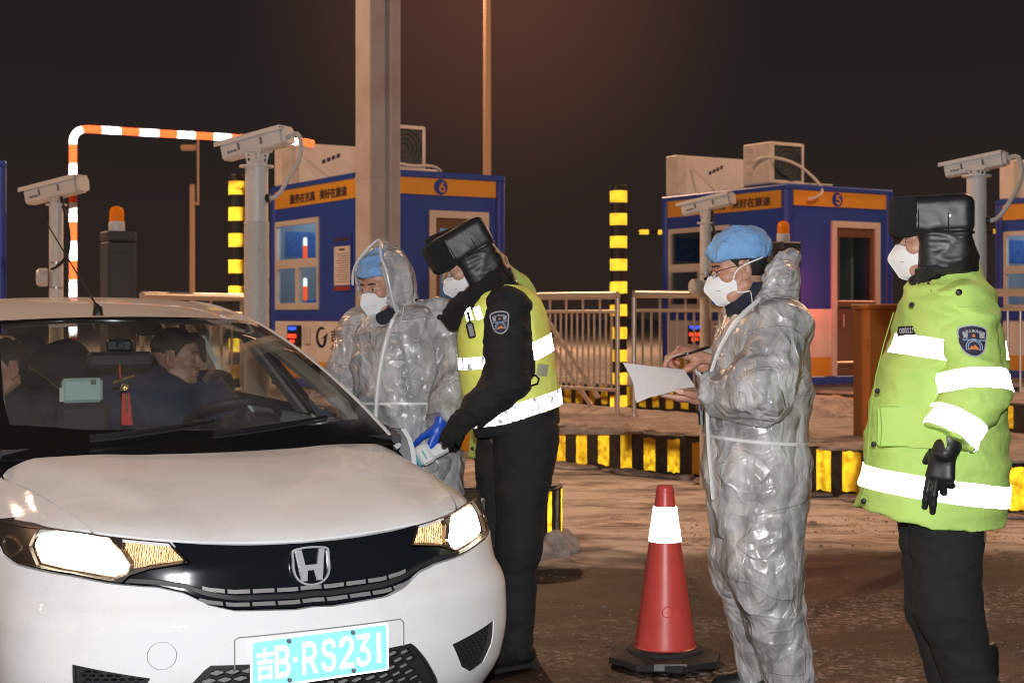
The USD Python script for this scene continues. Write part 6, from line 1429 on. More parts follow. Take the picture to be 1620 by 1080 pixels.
# ================================================================ the standing officer in the long lime coat (right)
def officer_right():
    d, sc = 5.0, 480.0; J = lambda px, py, dd=0.: P(px, py, d + dd)
    t = thing('person', 'standing officer in long lime reflective coat with black leather fur hat, at the right', 'person', V3(J(1500, 500)[0], d, 0), 'people')
    hf = head_frame(J(1474, 384, -.02), (-.97, .22, -.02), sc=.98)
    j = dict(neck=J(1492, 450), chest=J(1490, 540), waist=J(1485, 660), pelvis=J(1485, 760), shl=J(1530, 492, -.15), ell=J(1541, 620, -.21), wrl=J(1497, 700, -.25), shr=J(1482, 500, .15), elr=J(1476, 620, .19), wrr=J(1462, 720, .15),
             hipl=J(1497, 775, -.08), knl=J(1500, 960, -.06), anl=J(1552, 1128, -.04), hipr=J(1472, 775, .09), knr=J(1486, 960, .10), anr=J(1522, 1128, .12))
    hw = hand_frame(j['wrl'] + V3(-.006, 0, -.015), (-.16, -.05, -1), (-.45, -.9, 0))
    hg = hand([(.10, .14, .08), (.14, .18, .1), (.55, .75, .35), (.75, .8, .4)], (.75, .3), .04, .0022, side=-1); hg = (hg[0] * 1.10, hg[1])
    hfr = hand_frame(j['wrr'], (-.1, 0, -1), (-.3, .9, 0))
    part(t, 'body', [tf(HEAD, hf), skeleton(j), tf(hand(RELAX, side=-1), hfr)], m_skin, smooth=True)
    add_eyes(t, hf); add_mask(t, hf, 'back'); ushanka(t, hf)
    part(t, 'hat_cord', [tube(spline([J(1468, 448, -.10), J(1473, 458, -.13), J(1474, 480, -.16), J(1471, 495, -.165)], 16), [.005] * 12 + [.008] * 4, 6)], m_black)
    tor = SDF(J(1330, 860, -.40), J(1630, 385, .42), .0095)
    column_op(tor, [(402, 1478, 1545, .075, .0), (425, 1452, 1552, .10, 0), (448, 1440, 1560, .135, 0), (470, 1432, 1568, .19, .0), (495, 1427, 1570, .225, .0), (540, 1412, 1580, .225, 0), (590, 1394, 1585, .215, 0), (640, 1382, 1586, .21, 0), (700, 1374, 1588, .215, 0), (750, 1368, 1588, .22, 0), (800, 1360, 1582, .225, 0), (850, 1354, 1570, .225, 0)], d, sc, p=2.2)
    hx0, hz0, hx1, hz1 = J(1357, 802)[0], J(1357, 802)[2], J(1562, 836)[0], J(1562, 836)[2]
    taper(tor, 0, lambda x, y, z: hz0 + (hz1 - hz0) * np.clip((x - hx0) / (hx1 - hx0), 0, 1) - z)
    tor.where(folds(.014, 5.2, 21, (1.7, 1.7, .7), 2.4, 1.9, .007))
    # hollow collar
    tor.ell(hf(np.array([[-.02, 0, -.13]]))[0], (.085, .075, .11), k=.01, how='c')
    T = tor.mesh(1)
    def sleeve(a, b, c, r, seed):
        s = SDF(np.minimum(np.minimum(a, b), c) - .16, np.maximum(np.maximum(a, b), c) + .16, .0085)
        s.cap(a, b, r[0], r[1], 0); s.cap(b, c, r[1], r[2], .05); s.cutplane(c + (c - b) * .02, c - b)
        s.where(folds(.015, 7.5, seed, (1.4, 1.4, .55), 2.2)); return s.mesh(1)
    S1 = sleeve(j['shl'] + V3(-.01, .03, -.01), j['ell'], j['wrl'] + (j['ell'] - j['wrl']) * .10, (.112, .096, .076), 31); S2 = sleeve(j['shr'], j['elr'], j['wrr'], (.095, .09, .075), 32)
    part(t, 'coat', [T, S1, S2], m_lime, smooth=True)
    Z = lambda py: J(0, py)[2]
    slant = lambda x0, y0, x1, y1: (J(x0, y0), unit(V3((y1 - y0), 0, (x1 - x0))))
    def strip(x0, y0, x1, y1, w):
        o, n = slant(x0, y0, x1, y1); o2 = o - n * w; return [(o, -n), (o2, n)]
    part(t, 'reflective_band', bandof(T, strip(1400, 738, 1580, 763, .072), .004), m_silver, smooth=True)
    part(t, 'reflective_band', bandof(T, strip(1410, 526, 1480, 538, .066), .004, lambda c: (c[:, 1] < d) & (c[:, 0] < J(1482, 0)[0])), m_silver, smooth=True)
    part(t, 'reflective_band', bandof(T, strip(1560, 537, 1600, 541, .060), .004, lambda c: (c[:, 0] > J(1570, 0)[0])), m_silver, smooth=True)
    u = unit(j['ell'] - j['shl']); part(t, 'reflective_band', bandof(S1, [(j['shl'] + u * .205, u), (j['shl'] + u * .268, -u)], .004), m_silver, smooth=True)
    u = unit(j['wrl'] - j['ell']); part(t, 'reflective_band', bandof(S1, [(j['wrl'] - u * .092, u), (j['wrl'] - u * .018, -u)], .004), m_silver, smooth=True)
    # collar tab, pocket, placket, buttons, name tag, badge
    dk = lambda pl, px, py, x=(1, 0, 0), y=(0, 0, 1), off=.005, res=.012, gm=T: decal(gm, pl, J(px, py, -.20), x, y, res, off)
    part(t, 'chest_pocket', dk(sg.box(-.095, -.070, .095, .062).buffer(-.012).buffer(.012), 1437, 672, off=.006), m_lime, smooth=True)
    st = sg.box(-.093, -.068, .093, .060); part(t, 'pocket_stitching', dk(st.difference(st.buffer(-.003)), 1437, 672, off=.009, res=.008), m_stitch, smooth=True)
    pk = sg.LineString([(J(a, 0)[0] - J(1400, 0)[0], J(0, b)[2] - J(0, 640)[2]) for a, b in ((1432, 500), (1418, 545), (1404, 600), (1396, 660), (1392, 720), (1386, 780), (1380, 800))]).buffer(.0016)
    part(t, 'placket_seam', dk(pk, 1400, 640, off=.004, res=.008), m_stitch, smooth=True)
    for bx, by in ((1442, 482), (1388, 618), (1382, 702), (1366, 792)):
        c, _ = dk(sg.Point(0, 0).buffer(.012), bx, by, off=.002); part(t, 'button', lathe([(0, .008), (.007, .006), (.009, 0)], c.mean(0), 14, axis=(-.3, -1, 0)), m_black)
    part(t, 'shoulder_strap', decal(S1, sg.box(-.022, -.038, .022, .034).buffer(-.008).buffer(.008), J(1520, 473, -.2), (1, 0, 0), (0, .3, 1), .012, .012), m_lime, smooth=True)
    part(t, 'button', lathe([(0, .012), (.008, .009), (.010, 0)], J(1517, 462, -.262), 14, axis=(0, -1, .1)), m_black)
    tg = sg.box(-.026, -.014, .026, .014).buffer(-.003).buffer(.003); tb = part(t, 'number_tag', dk(tg, 1441, 523, (1, 0, .06), (0, 0, 1), .010, .010), m_black, smooth=True)
    cc = dk(tg, 1441, 523, (1, 0, .06), (0, 0, 1), .0125, .010)[0]; c0 = cc.mean(0); ex = unit(V3(1, 0, .06)); A = np.c_[(cc - c0) @ ex, cc[:, 2] - c0[2], np.ones(len(cc))]; gg, *_ = np.linalg.lstsq(A, cc[:, 1] - c0[1], rcond=None)
    part(tb, 'tag_number', latin('008115', .0165, lambda v: c0 + (v[:, :1] - .0205) * (ex + V3(0, gg[0], 0)) + (v[:, 1:2] - .008) * V3(0, gg[1], 1) - V3(0, 1, 0) * (v[:, 2:3] + .001),   .001, True, .54), m_badgeb)
    badge(t, S1, J(1538, 539, -.26), (1, .0, -.05), (0.05, 0, 1), .088, .096)
    part(t, 'glove', tf(hg, hw), m_leather, smooth=True)
    gl = SDF(j['wrl'] - .12, j['wrl'] + .12, .005); uu = unit(j['ell'] - j['wrl']); gl.cap(j['wrl'] + V3(-.006, 0, -.028), j['wrl'] + uu * .06, .041, .050, 0); gl.where(folds(.0035, 18, 4, (1, 1, .4))); part(t, 'glove_cuff', gl.mesh(), m_leather, smooth=True)
    L1 = leg_field(j['hipl'], j['knl'], j['anl'], .125, .098, .078, seed=41); L2 = leg_field(j['hipr'], j['knr'], j['anr'], .125, .098, .080, seed=42)
    part(t, 'trousers', [L1.mesh(1), L2.mesh(1)], m_blacktr, smooth=True)
    boot(t, j['anl'], (-.9, -.3, 0), m_leather); boot(t, j['anr'], (-.95, -.1, 0), m_leather)
m_stitch = principled('lime_stitching', (.30, .55, .09), .8)
officer_right()

# ================================================================ the man writing, in the translucent suit
def man_writing():
    d, sc = 5.45, 440.4; J = lambda px, py, dd=0.: P(px, py, d + dd)
    t = thing('person', 'man in translucent plastic suit and blue cap writing on a sheet of paper', 'person', V3(J(1205, 500)[0], d, 0), 'people')
    hf = head_frame(J(1168, 426, -.02), (-.96, -.10, -.20), sc=.96)
    j = dict(neck=J(1198, 480), chest=J(1205, 550), waist=J(1200, 660), pelvis=J(1200, 720), shl=J(1238, 520, -.16), ell=J(1205, 618, -.26), wrl=J(1116, 624, -.16), shr=J(1180, 515, .17), elr=J(1150, 600, .20), wrr=J(1112, 578, .02),
             hipl=J(1215, 730, -.07), knl=J(1208, 890, -.10), anl=J(1245, 1068, -.06), hipr=J(1180, 730, .09), knr=J(1180, 885, .06), anr=J(1212, 1068, .09))
    # right hand with the pen, left hand under the paper
    fr1 = hand_frame(j['wrr'] + V3(-.005, -.02, .030), (-.95, -.15, .22), (-.1, -.35, .93)); fr2 = hand_frame(j['wrl'] + V3(-.012, 0, -.012), (-.97, .10, .02), (0, -.15, -1))
    h1 = hand([(.55, .75, .35), (.75, .85, .4), (1.0, 1.0, .5), (1.1, 1.0, .5)], (.9, .45), .03, side=1); h2 = hand([(.15, .2, .1), (.2, .2, .15), (.25, .25, .15), (.3, .3, .2)], (.05, .25), .05, side=-1)
    part(t, 'body', [tf(HEAD, hf), skeleton(j), tf(h1, fr1), tf(h2, fr2)], m_skin, smooth=True)
    add_eyes(t, hf); add_mask(t, hf, 'back'); part(t, 'hair', hair_cap(hf, -.060), m_hair, smooth=True); bouffant(t, hf, 5, 1.04, .040)
    # spectacles
    gls = [tf(tube([(.108, .014 * y, .006), (.108, .030 * y, .020), (.098, .054 * y, .012), (.096, .054 * y, -.006), (.106, .032 * y, -.014), (.108, .014 * y, .006)], .0012, 5), hf) for y in (-1, 1)] + [tf(tube([(.098, .055 * y, .010), (.04, .078 * y, .014), (-.005, .082 * y, .016)],   .0014, 5), hf) for y in (-1, 1)] + [tf(tube([(.109, -.014, .008), (.112, 0, .012), (.109, .014, .008)], .0012, 5), hf)]
    part(t, 'spectacles', gls, m_black)
    # dark fleece under the suit, seen at the neck
    s = SDF(J(1100, 780, -.32), J(1300, 445, .32), .012)
    column_op(s, [(462, 1178, 1222, .07, 0), (480, 1160, 1238, .10, 0), (505, 1150, 1256, .17, 0), (560, 1140, 1262, .18, 0), (640, 1132, 1262, .17, 0), (700, 1132, 1265, .17, 0), (740, 1135, 1265, .17, 0)], d, sc)
    s.cap(J(1172, 478, -.02), J(1215, 446, -.02), .060, .066, .03); s.ell(hf(np.array([[-.03, 0, -.13]]))[0], (.060, .056, .09), k=.01, how='c')
    for q in 'lr': s.chain([j['sh' + q], j['el' + q], j['wr' + q] * .8 + j['el' + q] * .2], [.085, .062, .045], .03)
    s.where(folds(.006, 9, 3)); fl = part(t, 'fleece', s.mesh(1), m_navy2, smooth=True)
    part(fl, 'neck_cord', tube(spline([J(1188, 462, -.13), J(1190, 478, -.15), J(1191, 492, -.165)], 10), .0016, 5), m_mask)
    part(fl, 'collar_emblem', [tube([J(1168 + 4 * math.cos(a), 511 + 4 * math.sin(a), -.19) for a in np.linspace(0, 6.28, 9)], .0018, 5), tube([J(1162, 516, -.19), J(1174, 516, -.19)], .002, 5)], m_badgeb)
    # suit
    s = SDF(J(1070, 880, -.45), J(1330, 440, .40), .0088)
    column_op(s, [(468, 1190, 1250, .10, .02), (485, 1168, 1266, .15, .0), (505, 1148, 1274, .20, 0), (540, 1133, 1280, .225, 0), (590, 1118, 1284, .225, 0), (640, 1113, 1281, .215, 0), (690, 1114, 1278, .21, 0), (740, 1114, 1281, .215, 0), (790, 1118, 1277, .205, 0), (820, 1124, 1270, .19, 0), (850, 1135, 1260, .16, 0)], d, sc, p=2.2)
    # open neck: cut away the front above the zip's end
    s.cap(J(1140, 455, -.10), J(1205, 455, -.03), .062, .075, .015, how='c'); s.cap(J(1128, 520, -.14), J(1160, 480, -.12), .030, .05, .015, how='c')
    s.where(folds(.015, 4.2, 61, (1.5, 1.5, .8), 3.2, 2.0, .007)); T = s.mesh(1)
    def sleeve(a, b, c, r, seed):
        s = SDF(np.minimum(np.minimum(a, b), c) - .16, np.maximum(np.maximum(a, b), c) + .16, .0078)
        s.cap(a, b, r[0], r[1], 0); s.cap(b, c, r[1], r[2], .05); s.cutplane(c + (c - b) * .04, c - b)
        s.where(folds(.014, 6, seed, (1.2, 1.2, .9), 3.0, 2.0, .007)); return s.mesh(1)
    S1 = sleeve(j['shl'] + V3(0, .02, 0), j['ell'], j['wrl'] + V3(.02, 0, 0), (.112, .104, .075), 63); S2 = sleeve(j['shr'], j['elr'], j['wrr'] + V3(.03, 0, 0), (.105, .09, .068), 64)
    L1 = leg_field(j['hipl'], j['knl'], j['anl'], .150, .122, .090, .0095, 65, .014, sc=4.6); L2 = leg_field(j['hipr'], j['knr'], j['anr'], .145, .118, .092, .0095, 66, .014, sc=4.6)
    part(t, 'plastic_suit', [T, S1, S2, L1.mesh(1), L2.mesh(1)], m_film, smooth=True)
    # the dropped hood standing up behind the neck
    hs = SDF(J(1190, 540, -.28), J(1290, 380, .28), .006)
    hs.chain([J(1222, 500, -.02), J(1235, 440, -.02), J(1246, 412, -.02)], [.075, .062, .040], .03, flat=((0, 1, 0), 2.0)); hs.chain([J(1180, 520, -.13), J(1205, 480, -.14), J(1232, 425, -.10)], [.02, .026, .03], .02); hs.cap(J(1205, 452, -.02), J(1226, 408, -.02), .055, .045, .015, how='c')
    hs.where(folds(.010, 12, 71, sharp=2.4, amp2=.006)); part(t, 'suit_hood', hs.mesh(1), m_film, smooth=True)
    hem = spline([J(1132, 568, -.19), J(1150, 530, -.22), J(1180, 492, -.20), J(1212, 462, -.14), J(1226, 440, -.12), J(1240, 412, -.10)], 30)
    part(t, 'suit_opening_edge', tube(hem, .008, 6), m_filmseam)
    part(t, 'waist_seam', bandof(T, [(J(1200, 690), V3(-.08, 0, -1)), (J(1200, 695), V3(.08, 0, 1))], .003), m_filmseam, smooth=True)
    part(t, 'zip_flap', tube(spline([J(1131, 570, -.17), J(1121, 610, -.17), J(1119, 660, -.17), J(1122, 720, -.17), J(1128, 790, -.16)], 24), .007, 6), m_filmseam)
    part(t, 'inner_trousers', [leg_field(j['hipl'], j['knl'], j['anl'], .10, .075, .055, .02).mesh(), leg_field(j['hipr'], j['knr'], j['anr'], .10, .075, .055, .02).mesh()], m_navy2, smooth=True)
    boot(t, j['anl'], (-.95, -.2, 0), m_leather, 'shoe'); boot(t, j['anr'], (-.98, .1, 0), m_leather, 'shoe')
    part(t, 'key_case', [tube([J(1109, 650, -.16), J(1110, 672, -.165)], .011, 8), tube([J(1106, 640, -.15), J(1107, 656, -.155)], .008, 8)], m_black)
    # paper and pen
    p = thing('paper_sheet', 'curled white sheets of paper held by the man writing', 'paper', J(1040, 605, -.10))
    c = [J(987, 575, -.12), J(1098, 580, -.26), J(1100, 606, -.22), J(1008, 633, -.02)]
    def sheet(o, bend):
        uu = np.linspace(0, 1, 15); g = []
        for a in uu:
            l, r = J(987, 577, -.06) * (1 - a) + J(1007, 637, -.22) * a, J(1084, 588, -.10) * (1 - a) + J(1100, 612, -.24) * a
            l = l + V3(-.012, 0, 0) * math.sin(a * 3.14) * -1
            for b in uu: g.append(l * (1 - b) + r * b + V3(0, 0, bend * math.sin(b * 3.14) * (.3 + .7 * a)) + o)
        g = np.array(g); i, k = np.meshgrid(np.arange(14), np.arange(14), indexing='ij'); q = i * 15 + k
        return g, np.stack([q, q + 1, q + 16, q + 15], -1).reshape(-1, 4)
    part(p, 'sheet', sheet(V3(0, 0, 0), .010), m_sheet, smooth=True); part(p, 'sheet', sheet(V3(-.004, .004, .008), -.004), m_sheet, smooth=True)
    q = thing('pen', 'black pen in the hand of the man writing', 'pen', J(1090, 560, -.06)); a, b = J(1064, 567, -.12), J(1121, 549, .02)
    part(q, 'barrel', tube([a, a * .9 + b * .1, a * .15 + b * .85, b], [.002, .0045, .005, .0035], 10), m_black); part(q, 'clip', tube([a * .3 + b * .7 + V3(0, 0, .006), b + V3(0, 0, .006)], .0012, 5), m_chrome); part(q, 'grip_ring', tube([a * .66 + b * .34, a * .6 + b * .4], .0056, 10), m_chrome)
m_sheet = principled('white_paper', (.80, .80, .80), .8)
man_writing()
# ================================================================ the man in the hooded suit beside the car
def man_hooded():
    d, sc = 6.45, 372.1; J = lambda px, py, dd=0.: P(px, py, d + dd)
    t = thing('person', 'man in hooded translucent plastic suit holding a thermometer beside the car door', 'person', V3(J(640, 500)[0], d, 0), 'people')
    hf = head_frame(J(604, 452, -.03), (-.63, -.73, -.26), sc=.98)
    j = dict(neck=J(632, 500, .03), chest=J(636, 560), waist=J(645, 660), pelvis=J(655, 720, .03), shl=J(697, 512, -.06), ell=J(720, 610, -.12), wrl=J(696, 672, -.26), shr=J(572, 520, .06), elr=J(548, 600, .04), wrr=J(575, 680, .05),
             hipl=J(680, 735, -.02), knl=J(685, 880, -.05), anl=J(690, 1010, .0), hipr=J(635, 735, .06), knr=J(638, 880, .02), anr=J(645, 1010, .06))
    fr1 = hand_frame(j['wrl'] + V3(0, -.01, -.01), (-.22, -.12, -.97), (.45, -.88, .0)); hl = hand([(.55, .7, .4), (.9, .9, .4), (1.0, 1.0, .5), (1.0, 1.0, .5)], (.9, .3), .03, .0008, side=-1)
    fr2 = hand_frame(j['wrr'], (-.5, .2, -.85), (-.6, -.6, .3))
    part(t, 'body', [tf(HEAD, hf), skeleton(j), tf(hand(RELAX, side=1), fr2)], m_skin, smooth=True)
    add_eyes(t, hf); add_mask(t, hf, 'ear'); part(t, 'hair', hair_cap(hf, -.02, .030), m_hair, smooth=True); bouffant(t, hf, 8, 1.0, .050)
    part(t, 'rubber_glove', tf(hl, fr1), m_blueglove, smooth=True)
    s = SDF(J(540, 780, -.3), J(740, 470, .3), .013)
    column_op(s, [(488, 605, 660, .08, 0), (505, 585, 690, .12, 0), (540, 570, 702, .15, 0), (620, 566, 702, .15, 0), (700, 580, 708, .15, 0), (740, 590, 710, .15, 0)], d, sc); s.cap(J(612, 512, -.06), J(640, 480, 0), .062, .062, .03)
    for q in 'lr': s.chain([j['sh' + q], j['el' + q], j['wr' + q] * .8 + j['el' + q] * .2], [.080, .060, .045], .03)
    s.where(folds(.005, 9, 3)); part(t, 'dark_clothes', [s.mesh(1), leg_field(j['hipl'], j['knl'], j['anl'], .10, .08, .06, .02).mesh(), leg_field(j['hipr'], j['knr'], j['anr'], .10, .08, .06, .02).mesh()], m_navy2, smooth=True)
    s = SDF(J(515, 800, -.42), J(760, 450, .40), .0088)
    column_op(s, [(478, 625, 690, .08, .03), (490, 594, 708, .13, .0), (505, 574, 716, .17, 0), (530, 562, 722, .195, 0), (580, 556, 720, .205, 0), (640, 560, 718, .205, 0), (690, 570, 720, .20, 0), (740, 580, 722, .195, 0), (780, 590, 718, .17, 0)], d, sc, p=2.2)
    s.cap(J(592, 512, -.20), J(612, 480, -.10), .040, .055, .012, how='c')
    s.where(folds(.015, 4.4, 81, (1.5, 1.5, .8), 3.2, 2.0, .007)); T = s.mesh(1)
    def sleeve(a, b, c, r, seed):
        s = SDF(np.minimum(np.minimum(a, b), c) - .16, np.maximum(np.maximum(a, b), c) + .16, .0078)
        s.cap(a, b, r[0], r[1], 0); s.cap(b, c, r[1], r[2], .05); s.cutplane(c + (c - b) * .04, c - b); s.where(folds(.014, 6.2, seed, (1.2, 1.2, .9), 3.0, 2.0, .007)); return s.mesh(1)
    S1 = sleeve(j['shl'] + V3(-.01, .02, .0), j['ell'], j['wrl'] + V3(.005, 0, .02), (.105, .092, .060), 83); S2 = sleeve(j['shr'], j['elr'], j['wrr'], (.100, .085, .065), 84)
    L1 = leg_field(j['hipl'], j['knl'], j['anl'], .145, .115, .09, .011, 85, .014); L2 = leg_field(j['hipr'], j['knr'], j['anr'], .145, .115, .09, .011, 86, .014)
    part(t, 'plastic_suit', [T, S1, S2, L1.mesh(1), L2.mesh(1)], m_film, smooth=True)
    # raised hood: an open shell round the head
    h = SDF((-.20, -.16, -.20), (.17, .16, .26), .006)
    h.ell((-.022, 0, .030), (.134, .122, .152), k=0); h.cap((-.03, 0, .10), (-.045, 0, .178), .075, .016, .04); h.cap((-.04, 0, -.05), (-.03, 0, -.17), .115, .13, .05)
    inner = SDF((-.20, -.16, -.20), (.17, .16, .26), .006); inner.ell((-.016, 0, .026), (.120, .106, .136), k=0); inner.cap((-.03, 0, .10), (-.043, 0, .160), .062, .008, .04); inner.cap((-.04, 0, -.05), (-.03, 0, -.17), .102, .117, .05)
    h.d = np.maximum(h.d, -inner.d); h.where(folds(.006, 10, 91, sharp=2.4, amp2=.003))
    taper(h, 0, lambda x, y, z: np.minimum(x - (.062 - .05 * np.clip(-(z + .06) / .1, 0, 1) - .16 * np.clip((z - .10) / .12, 0, 1)), .3))
    part(t, 'suit_hood', tf(h.mesh(1), hf), m_film, smooth=True)
    rim = [(.062, -.112, .02), (.052, -.096, .09), (.025, -.055, .145), (-.035, 0, .196), (.025, .055, .145), (.052, .096, .09), (.062, .112, .02), (.055, .108, -.06), (.035, .095, -.115)]
    part(t, 'hood_edge', tf(tube(spline(rim, 50), .0055, 6), hf), m_filmseam)
    part(t, 'zip_flap', [tube(spline([J(622, 505, -.24), J(607, 555, -.24), J(598, 610, -.24), J(594, 680, -.235), J(596, 740, -.22)], 30), .010, 7), tube(spline([J(630, 492, -.20), J(621, 507, -.235), J(612, 540, -.245)], 12), .006, 6)], m_filmseam)
    part(t, 'neck_drawstring', tube(spline([J(640, 480, -.17), J(636, 500, -.21), J(630, 520, -.235)], 14), .0022, 5), m_filmseam)
    part(t, 'waist_seam', bandof(T, [(J(640, 632), V3(0, 0, -1)), (J(640, 636), V3(0, 0, 1))], .004), m_filmseam, smooth=True)
    boot(t, j['anl'], (-.7, -.6, 0), m_leather, 'shoe'); boot(t, j['anr'], (-.7, -.6, 0), m_leather, 'shoe')
    w = P(672, 718, 6.15); q = thing('infrared_thermometer', 'white infrared thermometer in the blue gloved hand', 'thermometer', w)
    ax = unit(V3(-.34, -.05, .62)); sd = unit(np.cross(ax, V3(0, 1, 0))); R = np.array([ax, V3(0, 1, 0) - ax * ax[1], sd]).T
    part(q, 'body', box(w, (.085, .042, .062), R, .012), m_mask); part(q, 'handle', box(w + V3(.05, .01, .012), (.05, .034, .10), R, .012), m_mask); part(q, 'teal_band', box(w - ax * .0 - sd * -.036, (.07, .044, .012), R, .004), m_teal)
    part(q, 'print', box(w + V3(0, -.0225, 0), (.04, .002, .006), R), m_teal)
m_teal = principled('teal_plastic', (.10, .42, .44), .4)
man_hooded()

# ================================================================ officer in the vest, leaning to the car
def officer_vest():
    d, sc = 6.13, 391.5; J = lambda px, py, dd=0.: P(px, py, d + dd)
    t = thing('person', 'officer in black uniform and yellow reflective vest leaning towards the car', 'person', V3(J(815, 500)[0], d, 0), 'people')
    q = math.radians(30); hf = head_frame(J(741, 418, -.03), (-math.cos(q), -.12, -math.sin(q)), sc=.98)
    j = dict(neck=J(785, 466), chest=J(800, 540), waist=J(815, 640), pelvis=J(822, 680), shl=J(802, 492, -.16), ell=J(802, 602, -.22), wrl=J(745, 655, -.24), shr=J(768, 495, .16), elr=J(755, 600, .22), wrr=J(730, 660, .12),
             hipl=J(832, 690, -.08), knl=J(821, 860, -.12), anl=J(817, 1022, -.06), hipr=J(800, 690, .09), knr=J(786, 860, .10), anr=J(790, 1005, .16))
    fr1 = hand_frame(j['wrl'] + V3(.012, 0, .012), (-.70, -.12, -.70), (-.2, -.9, .35)); hl = hand([(.30, .35, .2), (.35, .4, .25), (.4, .45, .3), (.45, .45, .3)], (.8, .4), .03, .005, .0035, side=-1)
    fr2 = hand_frame(j['wrr'], (-.8, 0, -.6), (-.2, .9, .3))
    part(t, 'body', [tf(HEAD, hf), skeleton(j)], m_skin, smooth=True); part(t, 'knit_glove', tf(hand(RELAX, infl=.004, side=-1), fr2), m_knit, smooth=True)
    add_eyes(t, hf); add_mask(t, hf, 'back'); hat = ushanka(t, hf)
    part(hat, 'hat_badge', [tf(tube(spline([(.127, -.014, .078), (.130, 0, .052), (.127, .014, .078), (.128, 0, .102)], 20, True), .0035, 6, closed=True), hf), tf(sphere((.127, 0, .078), .009, 1), hf)], m_chrome)
    # fur collar / scarf
    s = SDF(J(690, 540, -.3), J(830, 420, .3), .008); s.chain([J(724, 490, -.06), J(745, 478, -.11), J(778, 448, -.10)], [.040, .046, .034], .02); s.chain([J(728, 492, .06), J(752, 478, .11), J(780, 450, .10)], [.045, .048, .034], .03); s.cap(J(782, 446, -.08), J(782, 446, .08), .045, k=.03); s.ell(J(720, 500, -.02), (.045, .06, .05), k=.02); s.where(folds(.014, 22, 5, sharp=1.3, amp2=.008)); part(t, 'fur_collar', s.mesh(1), m_fur, smooth=True)
    lv = [(452, 770, 822, .10, .0), (468, 748, 846, .17, 0), (490, 735, 858, .205, 0), (530, 728, 866, .205, 0), (570, 729, 874, .195, 0), (610, 734, 880, .19, 0), (650, 744, 885, .20, 0), (690, 752, 888, .20, 0)]
    s = SDF(J(690, 720, -.35), J(930, 430, .35), .0095); column_op(s, lv, d, sc, p=2.2)
    hx = [J(750, 690), J(890, 668)]; taper(s, 0, lambda x, y, z: hx[0][2] + (hx[1][2] - hx[0][2]) * np.clip((x - hx[0][0]) / (hx[1][0] - hx[0][0]), 0, 1) - z)
    s.where(folds(.007, 7, 41)); T0 = s.mesh(1)
    def sleeve(a, b, c, r, seed):
        s = SDF(np.minimum(np.minimum(a, b), c) - .16, np.maximum(np.maximum(a, b), c) + .16, .0085)
        s.cap(a, b, r[0], r[1], 0); s.cap(b, c, r[1], r[2], .05); s.cutplane(c + (c - b) * .02, c - b); s.where(folds(.012, 9, seed, (1.2, 1.2, .6), 2.0)); return s.mesh(1)
    S1 = sleeve(j['shl'] + V3(0, .02, 0), j['ell'], j['wrl'], (.098, .080, .058), 43); S2 = sleeve(j['shr'], j['elr'], j['wrr'], (.092, .078, .06), 44)
    part(t, 'black_jacket', [T0, S1, S2], m_blackcloth, smooth=True)
    s = SDF(J(690, 720, -.36), J(930, 430, .36), .0085); column_op(s, [(a, l - 4, r + 4, b + .012, c) for a, l, r, b, c in lv], d, sc, p=2.2)
    v0, v1 = J(752, 674), J(890, 640); taper(s, 0, lambda x, y, z: v0[2] + (v1[2] - v0[2]) * np.clip((x - v0[0]) / (v1[0] - v0[0]), 0, 1) - z)
    for dd in (-.19, .19): s.cap(J(806, 508, dd * 1.08), J(810, 580, dd), .088, .095, .012, how='c')
    s.cap(J(738, 490, 0), J(790, 440, 0), .085, .10, .015, how='c')
    s.where(folds(.006, 7, 46, amp2=.003)); VM = s.mesh(1); part(t, 'reflective_vest', VM, m_vest, smooth=True)
    def strip(x0, y0, x1, y1, w): 
        o, n = J(x0, y0), unit(V3(y1 - y0, 0, x1 - x0)); return [(o, -n), (o - n * w, n)]
    part(t, 'reflective_band', bandof(VM, strip(752, 652, 890, 612, .062), .004), m_silverdot, smooth=True, label='worn patterned reflective band along the hem')
    part(t, 'reflective_band', bandof(VM, strip(722, 565, 772, 561, .050), .004, lambda c: (c[:, 0] < J(778, 0)[0]) & (c[:, 1] < d)), m_silverdot, smooth=True)
    part(t, 'reflective_band', bandof(VM, strip(826, 548, 872, 526, .068), .004, lambda c: (c[:, 0] > J(822, 0)[0])), m_silver, smooth=True)
    for x, y, w in ((741, 497, .014), (756, 495, .014)): 
        part(t, 'shoulder_tape', decal(VM, sg.box(-w, -.026, w, .026), J(x, y, -.20), (1, 0, .3), (-.3, 0, 1), .008, .006), m_silver, smooth=True)
    part(t, 'grey_patch', decal(VM, sg.box(-.022, -.024, .022, .024), J(858, 585, -.15), (1, 0, -.15), (.15, 0, 1), .010, .006), m_patch, smooth=True)
    lp = sg.LineString([(-.10, -.035), (-.06, -.012), (.02, .022), (.062, .034), (.076, .022), (.070, .004), (.03, -.012), (-.06, -.035), (-.10, -.05)]).buffer(.0032)
    part(t, 'elastic_loop', decal(VM, lp, J(822, 607, -.18), (1, 0, 0), (0, 0, 1), .007, .006), m_black, smooth=True)
    part(t, 'vest_edging', tube(spline([J(776, 446, -.12), J(783, 456, -.17), J(790, 466, -.19)], 10), .005, 6), m_black)
    rb = J(745, 522, -.23); r_ = part(t, 'body_camera', box(rb, (.030, .022, .062), np.array([[.97, 0, .22], [0, 1, 0], [-.22, 0, .97]]).T, .006), m_black); part(r_, 'camera_face', box(rb + V3(.002, -.012, -.004), (.018, .003, .036), np.array([[.97, 0, .22], [0, 1, 0], [-.22, 0, .97]]).T), m_grey); part(r_, 'clip_strap', tube([rb + V3(-.003, -.005, .03), rb + V3(-.012, .01, .07)], .005, 6), m_black)
